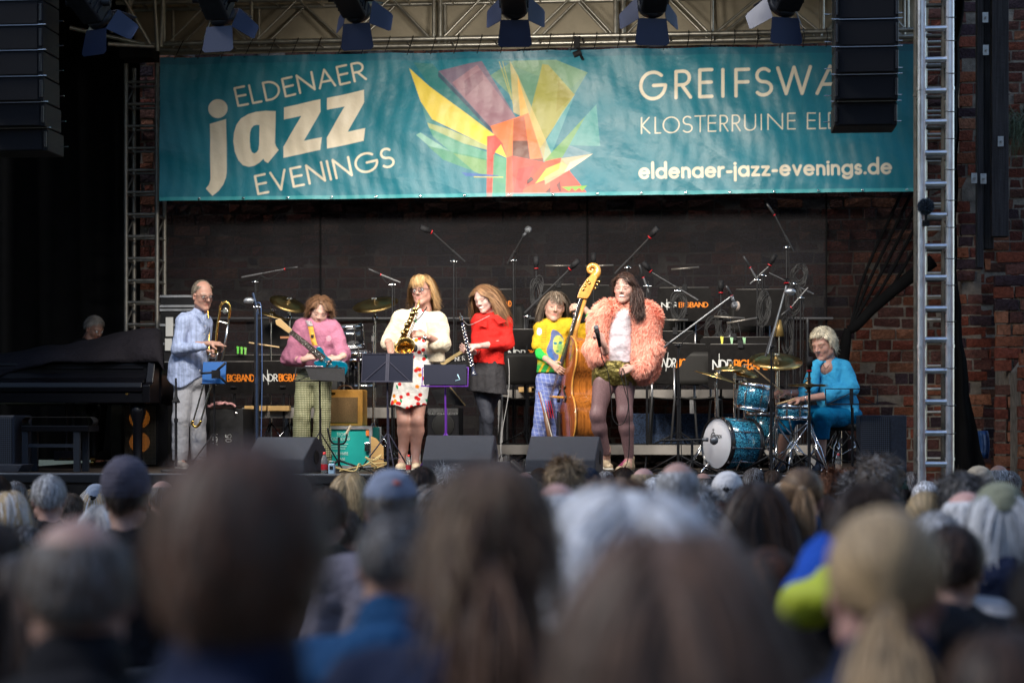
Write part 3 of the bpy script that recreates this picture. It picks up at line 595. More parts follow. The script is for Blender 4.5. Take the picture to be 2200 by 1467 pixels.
# small clamp lamp at the banner top
t = thing('clamp_camera', 'small black device clamped to the truss above the emblem', 'clamp lamp', W(1240, 100, 20.1))
obj('clamp', MB().box(W(1240, 96, 20.15), (.06, .06, .16)), m_blackm, t, bevel=.006); obj('arm', MB().cyl(W(1240, 105, 20.1), W(1252, 128, 19.95), .014), m_blackm, t); obj('head', MB().cyl(W(1232, 119, 19.98), W(1248, 112, 19.98), .03), m_blackm, t)
# ---- hung loudspeaker columns
m_cab = mat('loudspeaker_black', (.013, .013, .017), .6, noise=(40, .3), bump=(200, .3)); m_grille = mat('loudspeaker_grille', (.008, .008, .011), .75, bump=(400, .5))
def array(name, label, xl, xr, ys_, Y, side=0):
    t = thing(name, label, 'loudspeaker', W((xl+xr)/2, ys_[-1], Y)); n = len(ys_)-1
    for k in range(n):
        zt, zb_ = W(0, ys_[k], Y)[2], W(0, ys_[k+1], Y)[2]; kk = max(0, k-n+4); ya = Y+.035*kk*kk*.35; xa, xb = XW(xl, Y), XW(xr, Y); cx = (xa+xb)/2; wd = xb-xa; h = zt-zb_-.008
        c = obj('cabinet', MB().prism([(xa, 0, zb_+.004), (xb, 0, zb_+.004), (xb, 0, zt-.004), (xa, 0, zt-.004)], V(0, ya, 0), V(0, ya+.38, 0)), m_cab, t, bevel=.008)
        obj('grille', MB().box((cx, ya-.006, (zt+zb_)/2), (wd*.84, .012, h*.9)), m_grille, c)
        for sx in (-1, 1):
            b = MB().cyl((cx+sx*wd*.47, ya-.012, zb_+.03), (cx+sx*wd*.47, ya-.012, zt-.03), .012); obj('bumper', b, mat('glossy_black', (.012, .012, .016), .2), c)
            obj('link_pin', MB().cyl((cx+sx*wd*.44, ya-.02, zt), (cx+sx*wd*.56, ya-.02, zt+.001), .0045), m_chrome, c); obj('link_pin', MB().cyl((cx+sx*wd*.44, ya+.3, zt-.1), (cx+sx*(wd*.56+.03), ya+.3, zt-.1), .004), m_chrome, c)
        obj('link_rail', MB().box((cx, ya-.012, zt), (wd*.9, .01, .006)), mat('satin_rail', (.25, .27, .32), .3, .9), c)
    return t
array('line_array', 'hanging black loudspeaker column covering the end of the banner at the right', 1794, 1931, [-92, -38, 20, 78, 134, 189, 242, 293], 14.4)
array('line_array', 'hanging black loudspeaker column cut off by the left picture edge', -48, 92, [-105, -52, 2, 56, 110, 165, 219, 272, 322], 14.4)
# the rigging bar and chains which carry them
for px, lb in ((1862, 'steel chain carrying the right loudspeaker column'), (22, 'steel chain carrying the left loudspeaker column')):
    c = W(px, -100, 14.6); t = thing('chain', lb, 'chain', c); b = MB()
    for k in range(16): th = np.linspace(0, 2*math.pi, 10); q = np.array([(.012*math.cos(a)*(k % 2), .012*math.cos(a)*(1-k % 2), .03*math.sin(a)) for a in th])+c+V(0, 0, k*.05); b.tube(q, .005, 5)
    obj('links', b, m_steel, t)

# ---- unseen walls added round the audience and camera to block the low sky
m_skyblock = mat('block_wall_brick', (.12, .045, .03), .92, noise=(4, .4), bump=(20, .8, .03))
for lb, x0, x1, y0, y1 in (('high unseen brick wall added left of the audience to block low sky', -13.5, -12.7, -9, 14.5), ('high unseen brick wall added right of the audience to block low sky', 11.2, 12., -9, 14.5), ('high unseen brick wall added behind the audience to block low sky', -13.5, 12., -9.8, -9)):
    t = thing('sky_block_wall', lb, 'wall', ((x0+x1)/2, (y0+y1)/2, 0)); b = MB(); L = max(x1-x0, y1-y0); n = int(L/4.2); lx = (x1-x0) > 2
    for k in range(n):
        u0, u1 = k/n, (k+1)/n; h = (9.5 if lx else 8.6)+.8*math.sin(k*2.3)
        def bb(a, c, z0, z1):
            if lx: b.box((x0+(x1-x0)*(a+c)/2, (y0+y1)/2, (z0+z1)/2), ((x1-x0)*(c-a), y1-y0, z1-z0))
            else: b.box(((x0+x1)/2, y0+(y1-y0)*(a+c)/2, (z0+z1)/2), (x1-x0, (y1-y0)*(c-a), z1-z0))
        m1, m2 = u0+(u1-u0)*.36, u0+(u1-u0)*.64; bb(u0, m1-.0005, -.3, h); bb(m2+.0005, u1-.001, -.3, h-.4); bb(m1, m2, -.3, 3.0); bb(m1, m2, 6.8 if lx else 6.8, h-.2)
    obj('masonry', b, m_skyblock, t)
# ================================================================ people: heads, hair, hands
def headM(pos, yaw=0, pitch=0, roll=0, s=1.):
    E = Matrix.Rotation(R(180+yaw), 4, 'Z') @ Matrix.Rotation(R(-pitch), 4, 'X') @ Matrix.Rotation(R(roll), 4, 'Y') @ Matrix.Scale(s, 4)
    E = np.array(E); E[:3, 3] = pos; return E
def tf(M, v): return np.asarray(v) @ M[:3, :3].T + M[:3, 3]
_hc = {}
def head_mesh(res=.0042, smile=0, jaw=1., nose=1., lips=(.36, .08, .07), skin=(.50, .27, .19), brow=(.12, .07, .04), cheek=.05, wide=1., plain=False):
    key = (res, smile, jaw, nose, lips, skin, brow, wide, plain)
    if key in _hc: return _hc[key]
    p = [ell((0, -.015, .03), (.074*wide, .092, .086)), ell((0, .018, -.028), (.061*wide, .066, .078), .03)]
    for s in (-1, 1):
        p += [cone((s*.046*jaw*wide, .0, -.062), (s*.012, .058, -.098), .024, .017, .03), ell((s*.036, .050, -.030), (.019, .019, .019), .025),
              cone((s*.012, .078, .019), (s*.046, .064, .019), .008, .007, .016)]
    p += [cone((0, .078, .012), (0, .098*(.5+.5*nose), -.026), .0065, .0095*nose, .013), ell((0, .066, -.101), (.018, .016, .015), .015)]
    for s in (-1, 1): p += [ell((s*.011, .088, -.030), (.008, .009, .007), .006), ell((s*.031, .093, .003), (.0165, .0125, .0100), .012, 's'),
                            ell((s*.077*wide, -.004, -.012), (.010, .019, .031), .006), ell((s*.082*wide, .002, -.010), (.006, .009, .018), .004, 's')]
    if smile: p += [cone((-.022, .070, -.060), (0, .076, -.071), .006, .008, .012), cone((.022, .070, -.060), (0, .076, -.071), .006, .008, .012), cone((-.022, .074, -.052), (.022, .074, -.052), .006, .006, .006), ell((0, .087, -.0625), (.027, .018, .0105*smile), .004, 's')]
    else: p += [cone((-.02, .073, -.0585), (.02, .073, -.0585), .0058, .0058, .004), cone((-.017, .073, -.068), (.017, .073, -.068), .0065, .0065, .004)]
    if plain: p = p[:2]+[ell((s*.077*wide, -.004, -.012), (.010, .019, .031), .006) for s in (-1, 1)]+[cone((0, .05, -.09), (0, .03, -.05), .02, .03, .03)]
    p.append(cone((0, -.02, -.06), (0, -.035, -.15), .050, .054, .03))
    vs, fs = sdf(p, res); vs = relax(vs, fs, 2); c = np.tile(np.array(skin)*np.array((.86, .92, 1.)), (len(vs), 1)); x, y, z = vs.T
    if not plain:
        a = np.clip(1-np.hypot((np.abs(x)-.04)/.022, (z+.03)/.022), 0, 1)*(y > .02)*cheek*6; c += a[:, None]*np.array((.06, -.03, -.02))
        a = np.clip(1.6-np.hypot(x/.026, (z+.063)/(.011+.004*smile))*1.3, 0, 1)*(y > .06); c = c*(1-a[:, None])+np.array(lips)*a[:, None]
        a = np.clip(1.5-np.hypot((np.abs(x)-.031)/.020, (z-.0245-.1*(.03-np.abs(np.abs(x)-.03)))/.0042)*1.1, 0, 1)*(y > .05)*.85; c = c*(1-a[:, None])+np.array(brow)*a[:, None]
        a = np.clip(1-np.hypot((np.abs(x)-.078)/.01, (z+.01)/.03), 0, 1)*.3; c = c*(1-a[:, None])+np.array(skin)*np.array((1.2, .75, .7))*a[:, None]
    _hc[key] = (vs, fs, c); return _hc[key]
m_skin = mat('skin', (.5, .28, .2), .52, attr='Col', noise=(40, .06), bump=(220, .12)); m_skin.node_tree.nodes['Principled BSDF'].inputs['Subsurface Weight'].default_value = .16
m_skin.node_tree.nodes['Principled BSDF'].inputs['Subsurface Radius'].default_value = (.02, .008, .005)
m_eye = mat('eye', (.8, .8, .8), .15, attr='Col'); m_teeth = mat('teeth', (.78, .75, .68), .3)
m_hair = mat('hair', (.1, .06, .03), .55, attr='Col', spec=.32)
HC = V(0, -.012, .030); HR = V(.080, .099, .090)
def thr_fn(uy, front=.60, side=-.18, back=-.62):
    t = np.clip((uy+1)/2, 0, 1); return np.where(t < .52, back+(side-back)*(t/.52)**1.5, side+(front-side)*np.clip((t-.52)/.33, 0, 1)**1.1)
def ribbons(P, nrm, wd, col):      # P (N,n,3)
    N, n, _ = P.shape; P = np.asarray(P, float); T = np.gradient(P, axis=1); T /= np.linalg.norm(T, axis=2)[..., None]+1e-9
    A = np.cross(T, nrm[:, None, :]); A /= np.linalg.norm(A, axis=2)[..., None]+1e-9
    tap = np.concatenate([np.linspace(.7, 1, n//2), np.linspace(1, .25, n-n//2)]); A = A*(wd[:, None, None]*tap[None, :, None])/2
    vs = np.stack([P-A, P+A], 2).reshape(-1, 3); i = np.arange(N)[:, None]*2*n+np.arange(n-1)[None]*2; q = np.stack([i, i+1, i+3, i+2], -1).reshape(-1, 4)
    return vs, q, np.repeat(col, 2*n, axis=0)
def hair(parent, M, N, col, L=.12, Lv=.25, grav=.5, lift=.35, part=None, comb=(0, 0, 0), curl=0., cf=9., wd=.0032, front=.6, side=-.18, back=-.62, bald=None, off=.006, vo=.012, fringe=None, tie=None, tail=None, seed=1, col2=None, wild=.12, cap=True, name='hair', steps=9, flick=0, clumpy=.5, notop=False, capres=.006, faceclear=True):
    rg = np.random.default_rng(seed); u = rg.normal(size=(N*3, 3)); u /= np.linalg.norm(u, axis=1)[:, None]
    th = thr_fn(u[:, 1], front, side, back); keep = u[:, 2] > th+rg.normal(0, .03, len(u))
    if bald is not None: keep &= ~((u[:, 2] > bald[0]) & (u[:, 1] > bald[1]))
    u = u[keep][:N]; N = len(u); g = np.linalg.inv(M[:3, :3]) @ V(0, 0, -1); g = unit(unit(g)+V(0, -.35, -.6))
    p = HC+u*HR; nrm = u/HR; nrm /= np.linalg.norm(nrm, axis=1)[:, None]; cb = np.tile(np.array(comb, float), (N, 1))
    if part is not None: cb[:, 0] += np.sign(u[:, 0]-part)*np.clip(u[:, 2], 0, 1)*1.5; cb[:, 1] -= .3*np.clip(u[:, 2], 0, 1)
    fr = (u[:, 1] > .25) & (np.abs(u[:, 0]) < .62) if fringe else np.zeros(N, bool)
    cb[fr] = (0, 1.6, 0); ln = L*np.exp(rg.normal(0, Lv*.6, N))
    if fringe: ln[fr] = fringe*rg.uniform(.8, 1.1, fr.sum())
    d = cb+g*1.0; d -= nrm*(d*nrm).sum(1)[:, None]; d /= np.linalg.norm(d, axis=1)[:, None]+1e-6; d = d+nrm*lift*.6; offs = (off+vo*rg.random(N))*.75
    lowf = np.stack([pnoise(u, 5, seed+i) for i in range(3)], -1); ph = pnoise(u, 4, seed+9)*6+rg.normal(0, .8, N)
    rad = HR[None]+offs[:, None]; P = [p.copy()]; T = np.array(tie) if tie is not None else None
    for k in range(steps-1):
        d /= np.linalg.norm(d, axis=1)[:, None]+1e-9; seg = ln/(steps-1)
        if T is not None:
            tv = T-p; dist = np.linalg.norm(tv, axis=1); d = tv/dist[:, None]; seg = dist/(steps-1-k)
        else: d = d+g*grav*(ln/L)[:, None]*.55+lowf*wild*clumpy+rg.normal(0, wild*.5, (N, 3)); d /= np.linalg.norm(d, axis=1)[:, None]
        if flick and k > steps*.6: d[:, 0] += np.sign(p[:, 0])*flick; d[:, 2] += flick*.3
        p = p+d*seg[:, None]; q = (p-HC)/rad; m = np.linalg.norm(q, axis=1); ins = (m < 1)
        if T is not None and k == steps-2: ins[:] = False
        p[ins] = HC+(q[ins]/m[ins][:, None])*rad[ins]
        if faceclear and T is None:
            z0 = (p[:, 2] < .045) & ~fr; f = z0 & (p[:, 1] > .02) & (np.abs(p[:, 0]) < .070); p[f, 0] = np.where(p[f, 0] >= 0, 1, -1)*.072; f = z0 & (p[:, 1] > .030); p[f, 1] = .030+.3*(p[f, 1]-.030)
        P.append(p.copy())
    P = np.stack(P, 1)
    if curl:
        t = np.linspace(0, 1, steps)[None, :]; a = ph[:, None]+t*cf; e1 = np.cross(nrm, g); P += (np.cos(a)*t*curl)[..., None]*nrm[:, None]+(np.sin(a)*t*curl)[..., None]*e1[:, None]
    base = np.array(col, float); c = base[None]*.72*np.exp(rg.normal(0, .28, N)+.42*pnoise(u, 8, seed+4))[:, None]
    if col2 is not None: mk = rg.random(N) < .35; c[mk] = .75*np.array(col2)*np.exp(rg.normal(0, .2, mk.sum()))[:, None]
    parts = [ribbons(P, nrm, np.full(N, wd)*rg.uniform(.7, 1.3, N), c)]
    if tail is not None:
        n2 = int(N*.35); TL, tg, spread = tail; p = np.tile(T, (n2, 1))+rg.normal(0, .008, (n2, 3)); d = np.tile(np.array(tg, float), (n2, 1))+rg.normal(0, spread, (n2, 3)); Q = [p.copy()]
        for k in range(steps-1): d = d+g*.35+rg.normal(0, .05, (n2, 3)); d /= np.linalg.norm(d, axis=1)[:, None]; p = p+d*TL/(steps-1)*rg.uniform(.8, 1.1, (n2, 1)); Q.append(p.copy())
        parts.append(ribbons(np.stack(Q, 1), rg.normal(size=(n2, 3))+V(0, -1, 0), np.full(n2, wd*1.3), base[None]*np.exp(rg.normal(.1, .3, n2))[:, None]))
    if cap:
        cl = None
        def clip(X):
            q = (X-HC)/HR; m = np.linalg.norm(q, axis=-1)+1e-6; uy = q[..., 1]/m; uz = q[..., 2]/m; r = (thr_fn(uy, front, side, back)+.02-uz)*.08
            if bald is not None: r = np.maximum(r, np.minimum(uz-bald[0], uy-bald[1])*.08)
            return r
        vs, fs = sdf([ell(HC, HR+off*.6)], capres, None, clip); parts.append((relax(vs, fs, 1), fs, np.tile(base*.6, (len(vs), 1))))
    vs, fs, cs = join(parts); return obj(name, (tf(M, vs), fs, cs), m_hair, parent)
def face_extras(root, M, eyes='open', iris=(.08, .05, .03), teeth=False, glasses=None):
    if eyes == 'open':
        for s in (-1, 1):
            e = MB().ball((s*.031, .0735, .002), .0125, 14, (.72, .70, .68)); e.ball((s*.031, .0825, .0005), (.0058, .0045, .0058), 10, iris); e.xform(M); obj('eye', e, m_eye, root, colattr=True)
    b = MB()
    for s in (-1, 1):
        a = [(s*(.031+.014*math.cos(t)), .0845-.010*abs(math.cos(t))**2, .002-(.005 if eyes != 'open' else -.0075)*math.sin(t)+(0 if eyes == 'open' else -.001)) for t in np.linspace(0, math.pi, 9)]; b.tube(a, .0021, 5)
    obj('eyelashes', b.xform(M), mat('lash', (.02, .014, .012), .6), root)
    if eyes != 'open':
        for s in (-1, 1): pass
    if not teeth: obj('mouth_line', MB().tube([(x, .0775-.25*x*x/.02, -.0632-(.0012 if abs(x) > .012 else 0)) for x in np.linspace(-.021, .021, 9)], .0015, 5).xform(M), mat('dark_lip', (.12, .03, .025), .6), root)
    if teeth: obj('teeth', MB().ball((0, .0755, -.0615), (.025, .0105, .0082), 14).xform(M), m_teeth, root)
    if glasses:
        b = MB(); col, w_ = glasses
        for s in (-1, 1):
            q = [(s*.033+.023*math.copysign(abs(math.cos(t))**.7, math.cos(t)), .101-.010*abs(math.cos(t)*(s*math.cos(t) > 0)), .0+.0155*math.copysign(abs(math.sin(t))**.7, math.sin(t))) for t in np.linspace(0, 2*math.pi, 22)]; b.tube(q, w_, 6)
            b.tube([(s*.054, .092, .006), (s*.077, .04, .004), (s*.080, -.01, -.004)], w_, 6)
        b.tube([(-.012, .102, .004), (0, .105, .006), (.012, .102, .004)], w_, 6); g = obj('glasses', b.xform(M), mat('spectacle_frame', col, .3), root)
        lz = MB()
        for s in (-1, 1): lz.add([(s*.033+.021*math.cos(t), .100, .015*math.sin(t)) for t in np.linspace(0, 2*math.pi, 16)[:-1]], [tuple(range(15))])
        ml = mat('spectacle_lens', (.9, .92, 1), .05); ml.node_tree.nodes['Principled BSDF'].inputs['Transmission Weight'].default_value = 1; ml.node_tree.nodes['Principled BSDF'].inputs['IOR'].default_value = 1.08
        obj('lens', lz.xform(M), ml, g)
def hand(w, d, n, t, curl=.5, s=1., point=False, curls=None):   # wrist, direction, back-of-hand normal, thumb side
    w = np.array(w, float); d = unit(d); n = unit(np.array(n)-d*np.dot(n, d)); t = unit(np.array(t)-d*np.dot(t, d)-n*np.dot(t, n))
    pr = [cone(w-d*.02, w+d*.02, .023*s, .024*s, .01, fl=(n, 1.25)), cone(w+d*.03*s+t*.010, w+d*.082*s+t*.020, .018*s, .014*s, .012), cone(w+d*.03*s-t*.010, w+d*.078*s-t*.024, .018*s, .013*s, .012), cone(w+d*.03, w+d*.084*s, .019*s, .014*s, .012)]
    for i, (o, ln) in enumerate(((.029, .92), (.010, 1.), (-.010, .95), (-.028, .78))):
        c = (curls[i] if curls else curl); c = (.05 if point and i == 0 else c); p = w+d*(.084-.004*abs(o)/.02)*s+t*o*s; a = 0
        for L, da, r1, r2 in ((.042, .9, .0092, .0085), (.027, 1.25, .0085, .0078), (.022, .8, .0078, .0062)):
            a += c*da; dd = d*math.cos(a)-n*math.sin(a)+t*o*1.5*(1-c); q = p+unit(dd)*L*ln*s; pr.append(cone(p, q, r1*s, r2*s, .0025)); p = q
    p = w+d*.025*s+t*.022*s; q = p+unit(d*.6+t*.7-n*.35)*.038*s; pr.append(cone(p, q, .013*s, .0105*s, .008)); pr.append(cone(q, q+unit(d*.85+t*.15-n*.6*(curl+.1))*.032*s, .0100*s, .0075*s, .003)); return pr
def core(*chains, r=.034): return [cone(a, b, r, r, .03) for ch in chains for a, b in zip(ch[:-1], ch[1:])]
def skinmesh(prims, skin, res): vs, fs = sdf(prims, res); return relax(vs, fs, 1), fs, np.tile(np.array(skin)*np.array((.86, .92, 1.)), (len(vs), 1))
def folds(a=.004, f=20, seed=1, aniso=None):
    def fn(P):
        Q = (P*np.array(aniso) if aniso else P)*2.3
        return a*pnoise(Q, f, seed)+a*.55*pnoise(Q, f*2.3, seed+5)+a*.9*(1-np.abs(pnoise(Q, f*.8, seed+8))*2.2).clip(-1, 1)*.6
    return fn
def shoe(root, heel, toe, m, msole, h=.075, r=.036, high=None, name='shoe'):
    heel = np.array(heel, float); toe = np.array(toe, float); up = V(0, 0, 1); ax = unit(toe-heel); sd = np.cross(ax, up)
    pr = [cone(heel+up*.045, toe+up*.030, r, r*.86, .02), cone(heel+up*.05, heel+ax*.06+up*h, r*.95, r*.9, .03), ell(toe-ax*.03+up*.03, (.035, .035, .028), .02)]
    if high is not None: pr.append(cone(heel+up*.06+ax*.02, high, .040, .043, .02))
    o = vol(name, pr, .006, m, root, clip=lambda P: (min(heel[2], toe[2])+.012)-P[..., 2]-0*P[..., 0])
    vol('sole', [cone(heel+up*.014, toe+up*.012, r*1.06, r*.95, .01, fl=(up, 2.6)), cone(heel+ax*.12+up*.012, toe+up*.012, r*1.1, r, .01, fl=(up, 2.6))], .006, msole, o); return o
def fabric(name, col, rough=.85, noise=(8, .12), bump=None, **k): return mat(name, col, rough, noise=noise, bump=(13, .7, .035), spec=.15, **k)
# ================================================================ the band
def Jf(Y):
    return lambda px, py, dy=0.: W(px, py, Y+dy)
def fl(px, Y_):
    v = W(px, 1000, Y_); v[2] = ZS; return v
def person(label, px, py, Y): return thing('person', label, 'person', (W(px, py, Y)[0], Y, ZS), 'musicians playing on the stage')
m_rubber = mat('white_rubber', (.6, .58, .52), .7); m_rubberd = mat('dark_rubber', (.03, .03, .03), .7)
# ---------- trombone player
Y = 17.7; J = Jf(Y); SK = (.52, .27, .19)
t = person('grey haired man with glasses in a light blue shirt holding a trombone', 405, 1000, Y)
hM = headM(J(436, 634, -.05), 42, 14, 4, 1.10)
P = core([J(425, 680), J(418, 700), J(405, 800), J(390, 830, -.03), J(387, 900, -.08), J(386, 985, -.04), fl(392, Y-.1)+V(0, 0, .04)], [J(405, 800), J(420, 830, .05), J(425, 900, .02), J(427, 985, .05), fl(435, Y-.02)+V(0, 0, .04)], [J(415, 692), J(397, 692, -.1), J(383, 748, -.18), J(425, 742, -.28)], [J(418, 694), J(443, 696, .1), J(440, 750, .1), J(424, 757, .06)])+[cone(J(425, 690), J(434, 650), .055, .052), cone(J(405, 745, -.2), J(452, 738, -.33), .036, .024)]
hd = hand(J(452, 738, -.33), V(1, -.15, -.05), V(.1, -.45, 1), V(0, -1, -.2), .75, point=True)+[cone(J(425, 742, -.28), J(452, 738, -.33), .030, .023)]
hd2 = hand(J(442, 757, .03), V(1, -.25, .05), V(.1, .5, .85), V(0, -.6, .8), 1.1)+[cone(J(420, 757, .06), J(442, 757, .03), .032, .024)]
v_, f_, c_ = head_mesh(jaw=1.05, nose=1.15, skin=SK, brow=(.22, .17, .13), lips=(.36, .14, .12))
obj('body', join([(tf(hM, v_), f_, c_), skinmesh(P, SK, .007), skinmesh(hd, SK, .0038), skinmesh(hd2, SK, .0038)]), m_skin, t)
face_extras(t, hM, glasses=((.015, .01, .012), .0022)); hair(t, hM, 1900, (.22, .17, .12), L=.032, grav=.2, lift=.12, comb=(0, -.8, 0), front=.66, side=-.12, back=-.55, bald=(.60, .05), off=.002, vo=.006, wd=.0026, col2=(.42, .38, .33), seed=2)
m = fabric('light_blue_striped_shirt', (.35, .42, .62), noise=(1.2, .22), streak=(55, 30, 1.2))
sh = [cone(J(397, 688, -.10), J(440, 688, .12), .068, .062, .05), cone(J(415, 705), J(404, 790), .150, .165, .06, fl=((0, 1, 0), 1.12)), cone(J(404, 785), J(396, 825, .0), .165, .168, .05, fl=((0, 1, 0), 1.05)), cone(J(420, 690), J(428, 672), .075, .064, .02),
      cone(J(393, 694, -.12), J(383, 748, -.18), .068, .060, .03), cone(J(383, 750, -.18), J(440, 743, -.31), .060, .037, .025), cone(J(443, 695, .12), J(440, 748, .1), .06, .05, .03), cone(J(440, 750, .1), J(436, 758, .04), .046, .038, .02)]
def clip_sh(P): px = (P[..., 0]-W(395, 0, Y)[0]); return (W(0, 818, Y)[2]-.02-.55*np.abs(px-.02)**1.2*np.where(px < 0, -.0, -.0)+.05*np.cos(px*16)*-1)-P[..., 2]
vol('shirt', sh, .0075, m, t, disp=folds(0.0068, 15, 3, (1, 1, .6)), clip=clip_sh)
cl = MB()
for a, b_, c_ in (((418, 668), (436, 694), (430, 672)), ((440, 694), (446, 672), (438, 676))): cl.prism([J(*a, -.14), J(*b_, -.17), J(*c_, -.16)], V(0, -.004, 0), V(0, .004, 0))
obj('collar', cl, m, t)
b = MB()
for py in (700, 718, 736, 756, 776, 796): b.ball(J(441-(py-700)*.12, py, -.165), .006, 8)
obj('button', b, m_rubber, t)
m = fabric('pale_grey_trousers', (.38, .385, .42), noise=(5, .1))
vol('trousers', [ell(J(405, 815), (.155, .12, .12)), cone(J(396, 828, -.03), J(388, 900, -.08), .092, .078, .04), cone(J(388, 900, -.08), J(386, 984, -.04), .078, .070, .03), cone(J(418, 828, .05), J(425, 900, .02), .092, .076, .03), cone(J(425, 900, .02), J(427, 984, .05), .076, .072, .03)], .0075, m, t, disp=folds(.0034, 9, 9, (1, 1, .9)), clip=lambda P: W(0, 990, Y)[2]+.01-P[..., 2])
ms = mat('pale_canvas_shoe', (.4, .37, .34), .8, noise=(20, .2)); sz = ZS
shoe(t, fl(384, Y-.02), fl(398, Y-.22), ms, m_rubber); shoe(t, fl(427, Y+.06), fl(447, Y-.10), ms, m_rubber)
# trombone
tb = thing('trombone', 'brass and silver trombone held upright by the man at the left', 'trombone', J(440, 900, -.1)); m_brass = mat('lacquered_brass', (.75, .46, .12), .18, 1., noise=(10, .1)); m_silver = mat('nickel_silver', (.68, .68, .66), .16, 1.)
def JJ(*a): return J(*a)
up = bez([J(463, 760, -.2), J(466, 715, -.2), J(472, 672, -.2), J(475, 655, -.2), J(486, 649, -.2), J(494, 660, -.2), J(492, 685, -.2)], 10)
obj('bell_bow', MB().tube(up, .011, 12), m_brass, tb)
obj('inner_slide', MB().tube([J(492, 684, -.2), J(484, 735, -.2), J(476, 780, -.2)], .0095, 12), m_silver, tb)
obj('brace', MB().cyl(J(470, 690, -.2), J(488, 695, -.2), .006), m_silver, tb); obj('brace', MB().cyl(J(451, 759, -.2), J(468, 762, -.2), .005).cyl(J(447, 768, -.2), J(466, 770, -.2), .005), m_silver, tb)
b = MB(); th = np.linspace(0, 2*math.pi, 24); c = J(484, 668, -.2); b.tube([c+V(.022*math.cos(a), 0, .022*math.sin(a)) for a in th], .005, 8); b.cyl(c+V(0, .02, 0), c+V(0, -.02, 0), .014, n=16); b.cyl(J(473, 668, -.2), J(494, 670, -.2), .004); obj('balance_weight', b, m_silver, tb)
sl = bez([J(452, 756, -.2), J(436, 830, -.18), J(415, 905, -.16), J(414, 912, -.16), J(420, 916, -.16), J(427, 912, -.16), J(431, 905, -.16), J(452, 830, -.18), J(468, 756, -.2)], 8)
obj('outer_slide', MB().tube(sl, .0085, 10), m_silver, tb); obj('slide_bow', MB().tube(bez([J(414, 903, -.16), J(413, 911, -.16), J(421, 917, -.16), J(428, 911, -.16), J(432, 903, -.16)], 6), .012, 10), m_brass, tb)
bl = bez([J(449, 762, .0), J(449, 720, .05), J(447, 680, .08), J(444, 655, .1)], 8); n_ = len(bl); obj('bell', MB().tube(bl, np.linspace(.009, .013, n_), 12).tube(bez([J(444, 655, .1), J(442, 640, .12), J(439, 625, .14)], 6), .016, 12), m_brass, tb)
# ---------- guitarist
Y = 17.9; J = Jf(Y); SK = (.60, .35, .27)
t = person('young woman with short brown hair in a pink sweatshirt looking down at her guitar', 670, 1000, Y)
hM = headM(J(687, 668, -.06), 12, 26, -10, 1.08)
hd = hand(J(656, 771, -.27), V(.9, -.1, .35), V(-.2, -.9, .1), V(0, .3, 1), .85, s=.95)+[cone(J(640, 773, -.22), J(656, 771, -.27), .030, .022)]
hd2 = hand(J(724, 770, -.24), V(-1, -.1, -.12), V(.1, -.8, .5), V(0, -.2, .8), .8, s=.95)+[cone(J(738, 764, -.2), J(724, 770, -.24), .030, .022)]
v_, f_, c_ = head_mesh(skin=SK, nose=.92, jaw=.92, brow=(.2, .11, .06), lips=(.5, .2, .18))
obj('body', join([(tf(hM, v_), f_, c_), skinmesh(core([J(680, 690), J(680, 705), J(672, 810), J(655, 830), J(649, 895, -.05), J(645, 985)], [J(672, 810), J(692, 830), J(692, 895, -.02), J(690, 985)], [J(680, 705), J(650, 708), J(628, 766, -.03), J(642, 773, -.22)], [J(680, 705), J(712, 708), J(732, 760, -.02), J(736, 765, -.2)])+[cone(J(678, 702), J(685, 680, -.02), .05, .047)], SK, .007), skinmesh(hd, SK, .0038), skinmesh(hd2, SK, .0038)]), m_skin, t)
face_extras(t, hM, eyes='down'); hair(t, hM, 2100, (.17, .085, .045), L=.12, Lv=.4, grav=.45, lift=.2, part=.1, curl=.012, cf=9, flick=.2, front=.62, side=-.25, back=-.8, off=.010, vo=.018, wd=.0034, col2=(.32, .17, .09), seed=4, wild=.2)
m = fabric('pink_sweatshirt', (.38, .145, .225))
sw = [cone(J(650, 704), J(712, 704), .075, .075, .05), cone(J(681, 715), J(674, 780), .165, .165, .06, fl=((0, 1, 0), 1.3)), cone(J(674, 775), J(670, 800), .165, .158, .03, fl=((0, 1, 0), 1.25)), cone(J(681, 706), J(682, 700), .078, .066, .02),
      cone(J(648, 706, 0), J(627, 768, -.03), .078, .092, .04), cone(J(627, 768, -.03), J(648, 776, -.22), .090, .048, .04), cone(J(714, 706, 0), J(732, 760, -.02), .078, .088, .04), cone(J(732, 760, -.02), J(736, 768, -.17), .085, .048, .04)]
vol('sweatshirt', sw, .0075, m, t, disp=folds(0.0086, 13, 5), clip=lambda P: W(0, 794, Y)[2]-.35*(P[..., 0]-W(680, 0, Y)[0])*.3-P[..., 2])
th = np.linspace(0, 2*math.pi, 20); c = J(706, 727, -.165); bb = MB()
for r_ in (.022, .014, .007): bb.tube([c+V(r_*math.cos(a), -.0, r_*math.sin(a)) for a in th], .002, 5)
obj('chest_emblem', bb, mat('pale_embroidery', (.65, .45, .5), .8), t)
m = mat('lattice_trousers', (.5, .5, .4), .8); nt = m.node_tree; vv = nt.nodes.new('ShaderNodeTexVoronoi'); vv.feature = 'DISTANCE_TO_EDGE'; vv.inputs['Scale'].default_value = 62; vv.inputs['Randomness'].default_value = .12; tc = nt.nodes.new('ShaderNodeTexCoord'); cr = nt.nodes.new('ShaderNodeValToRGB')
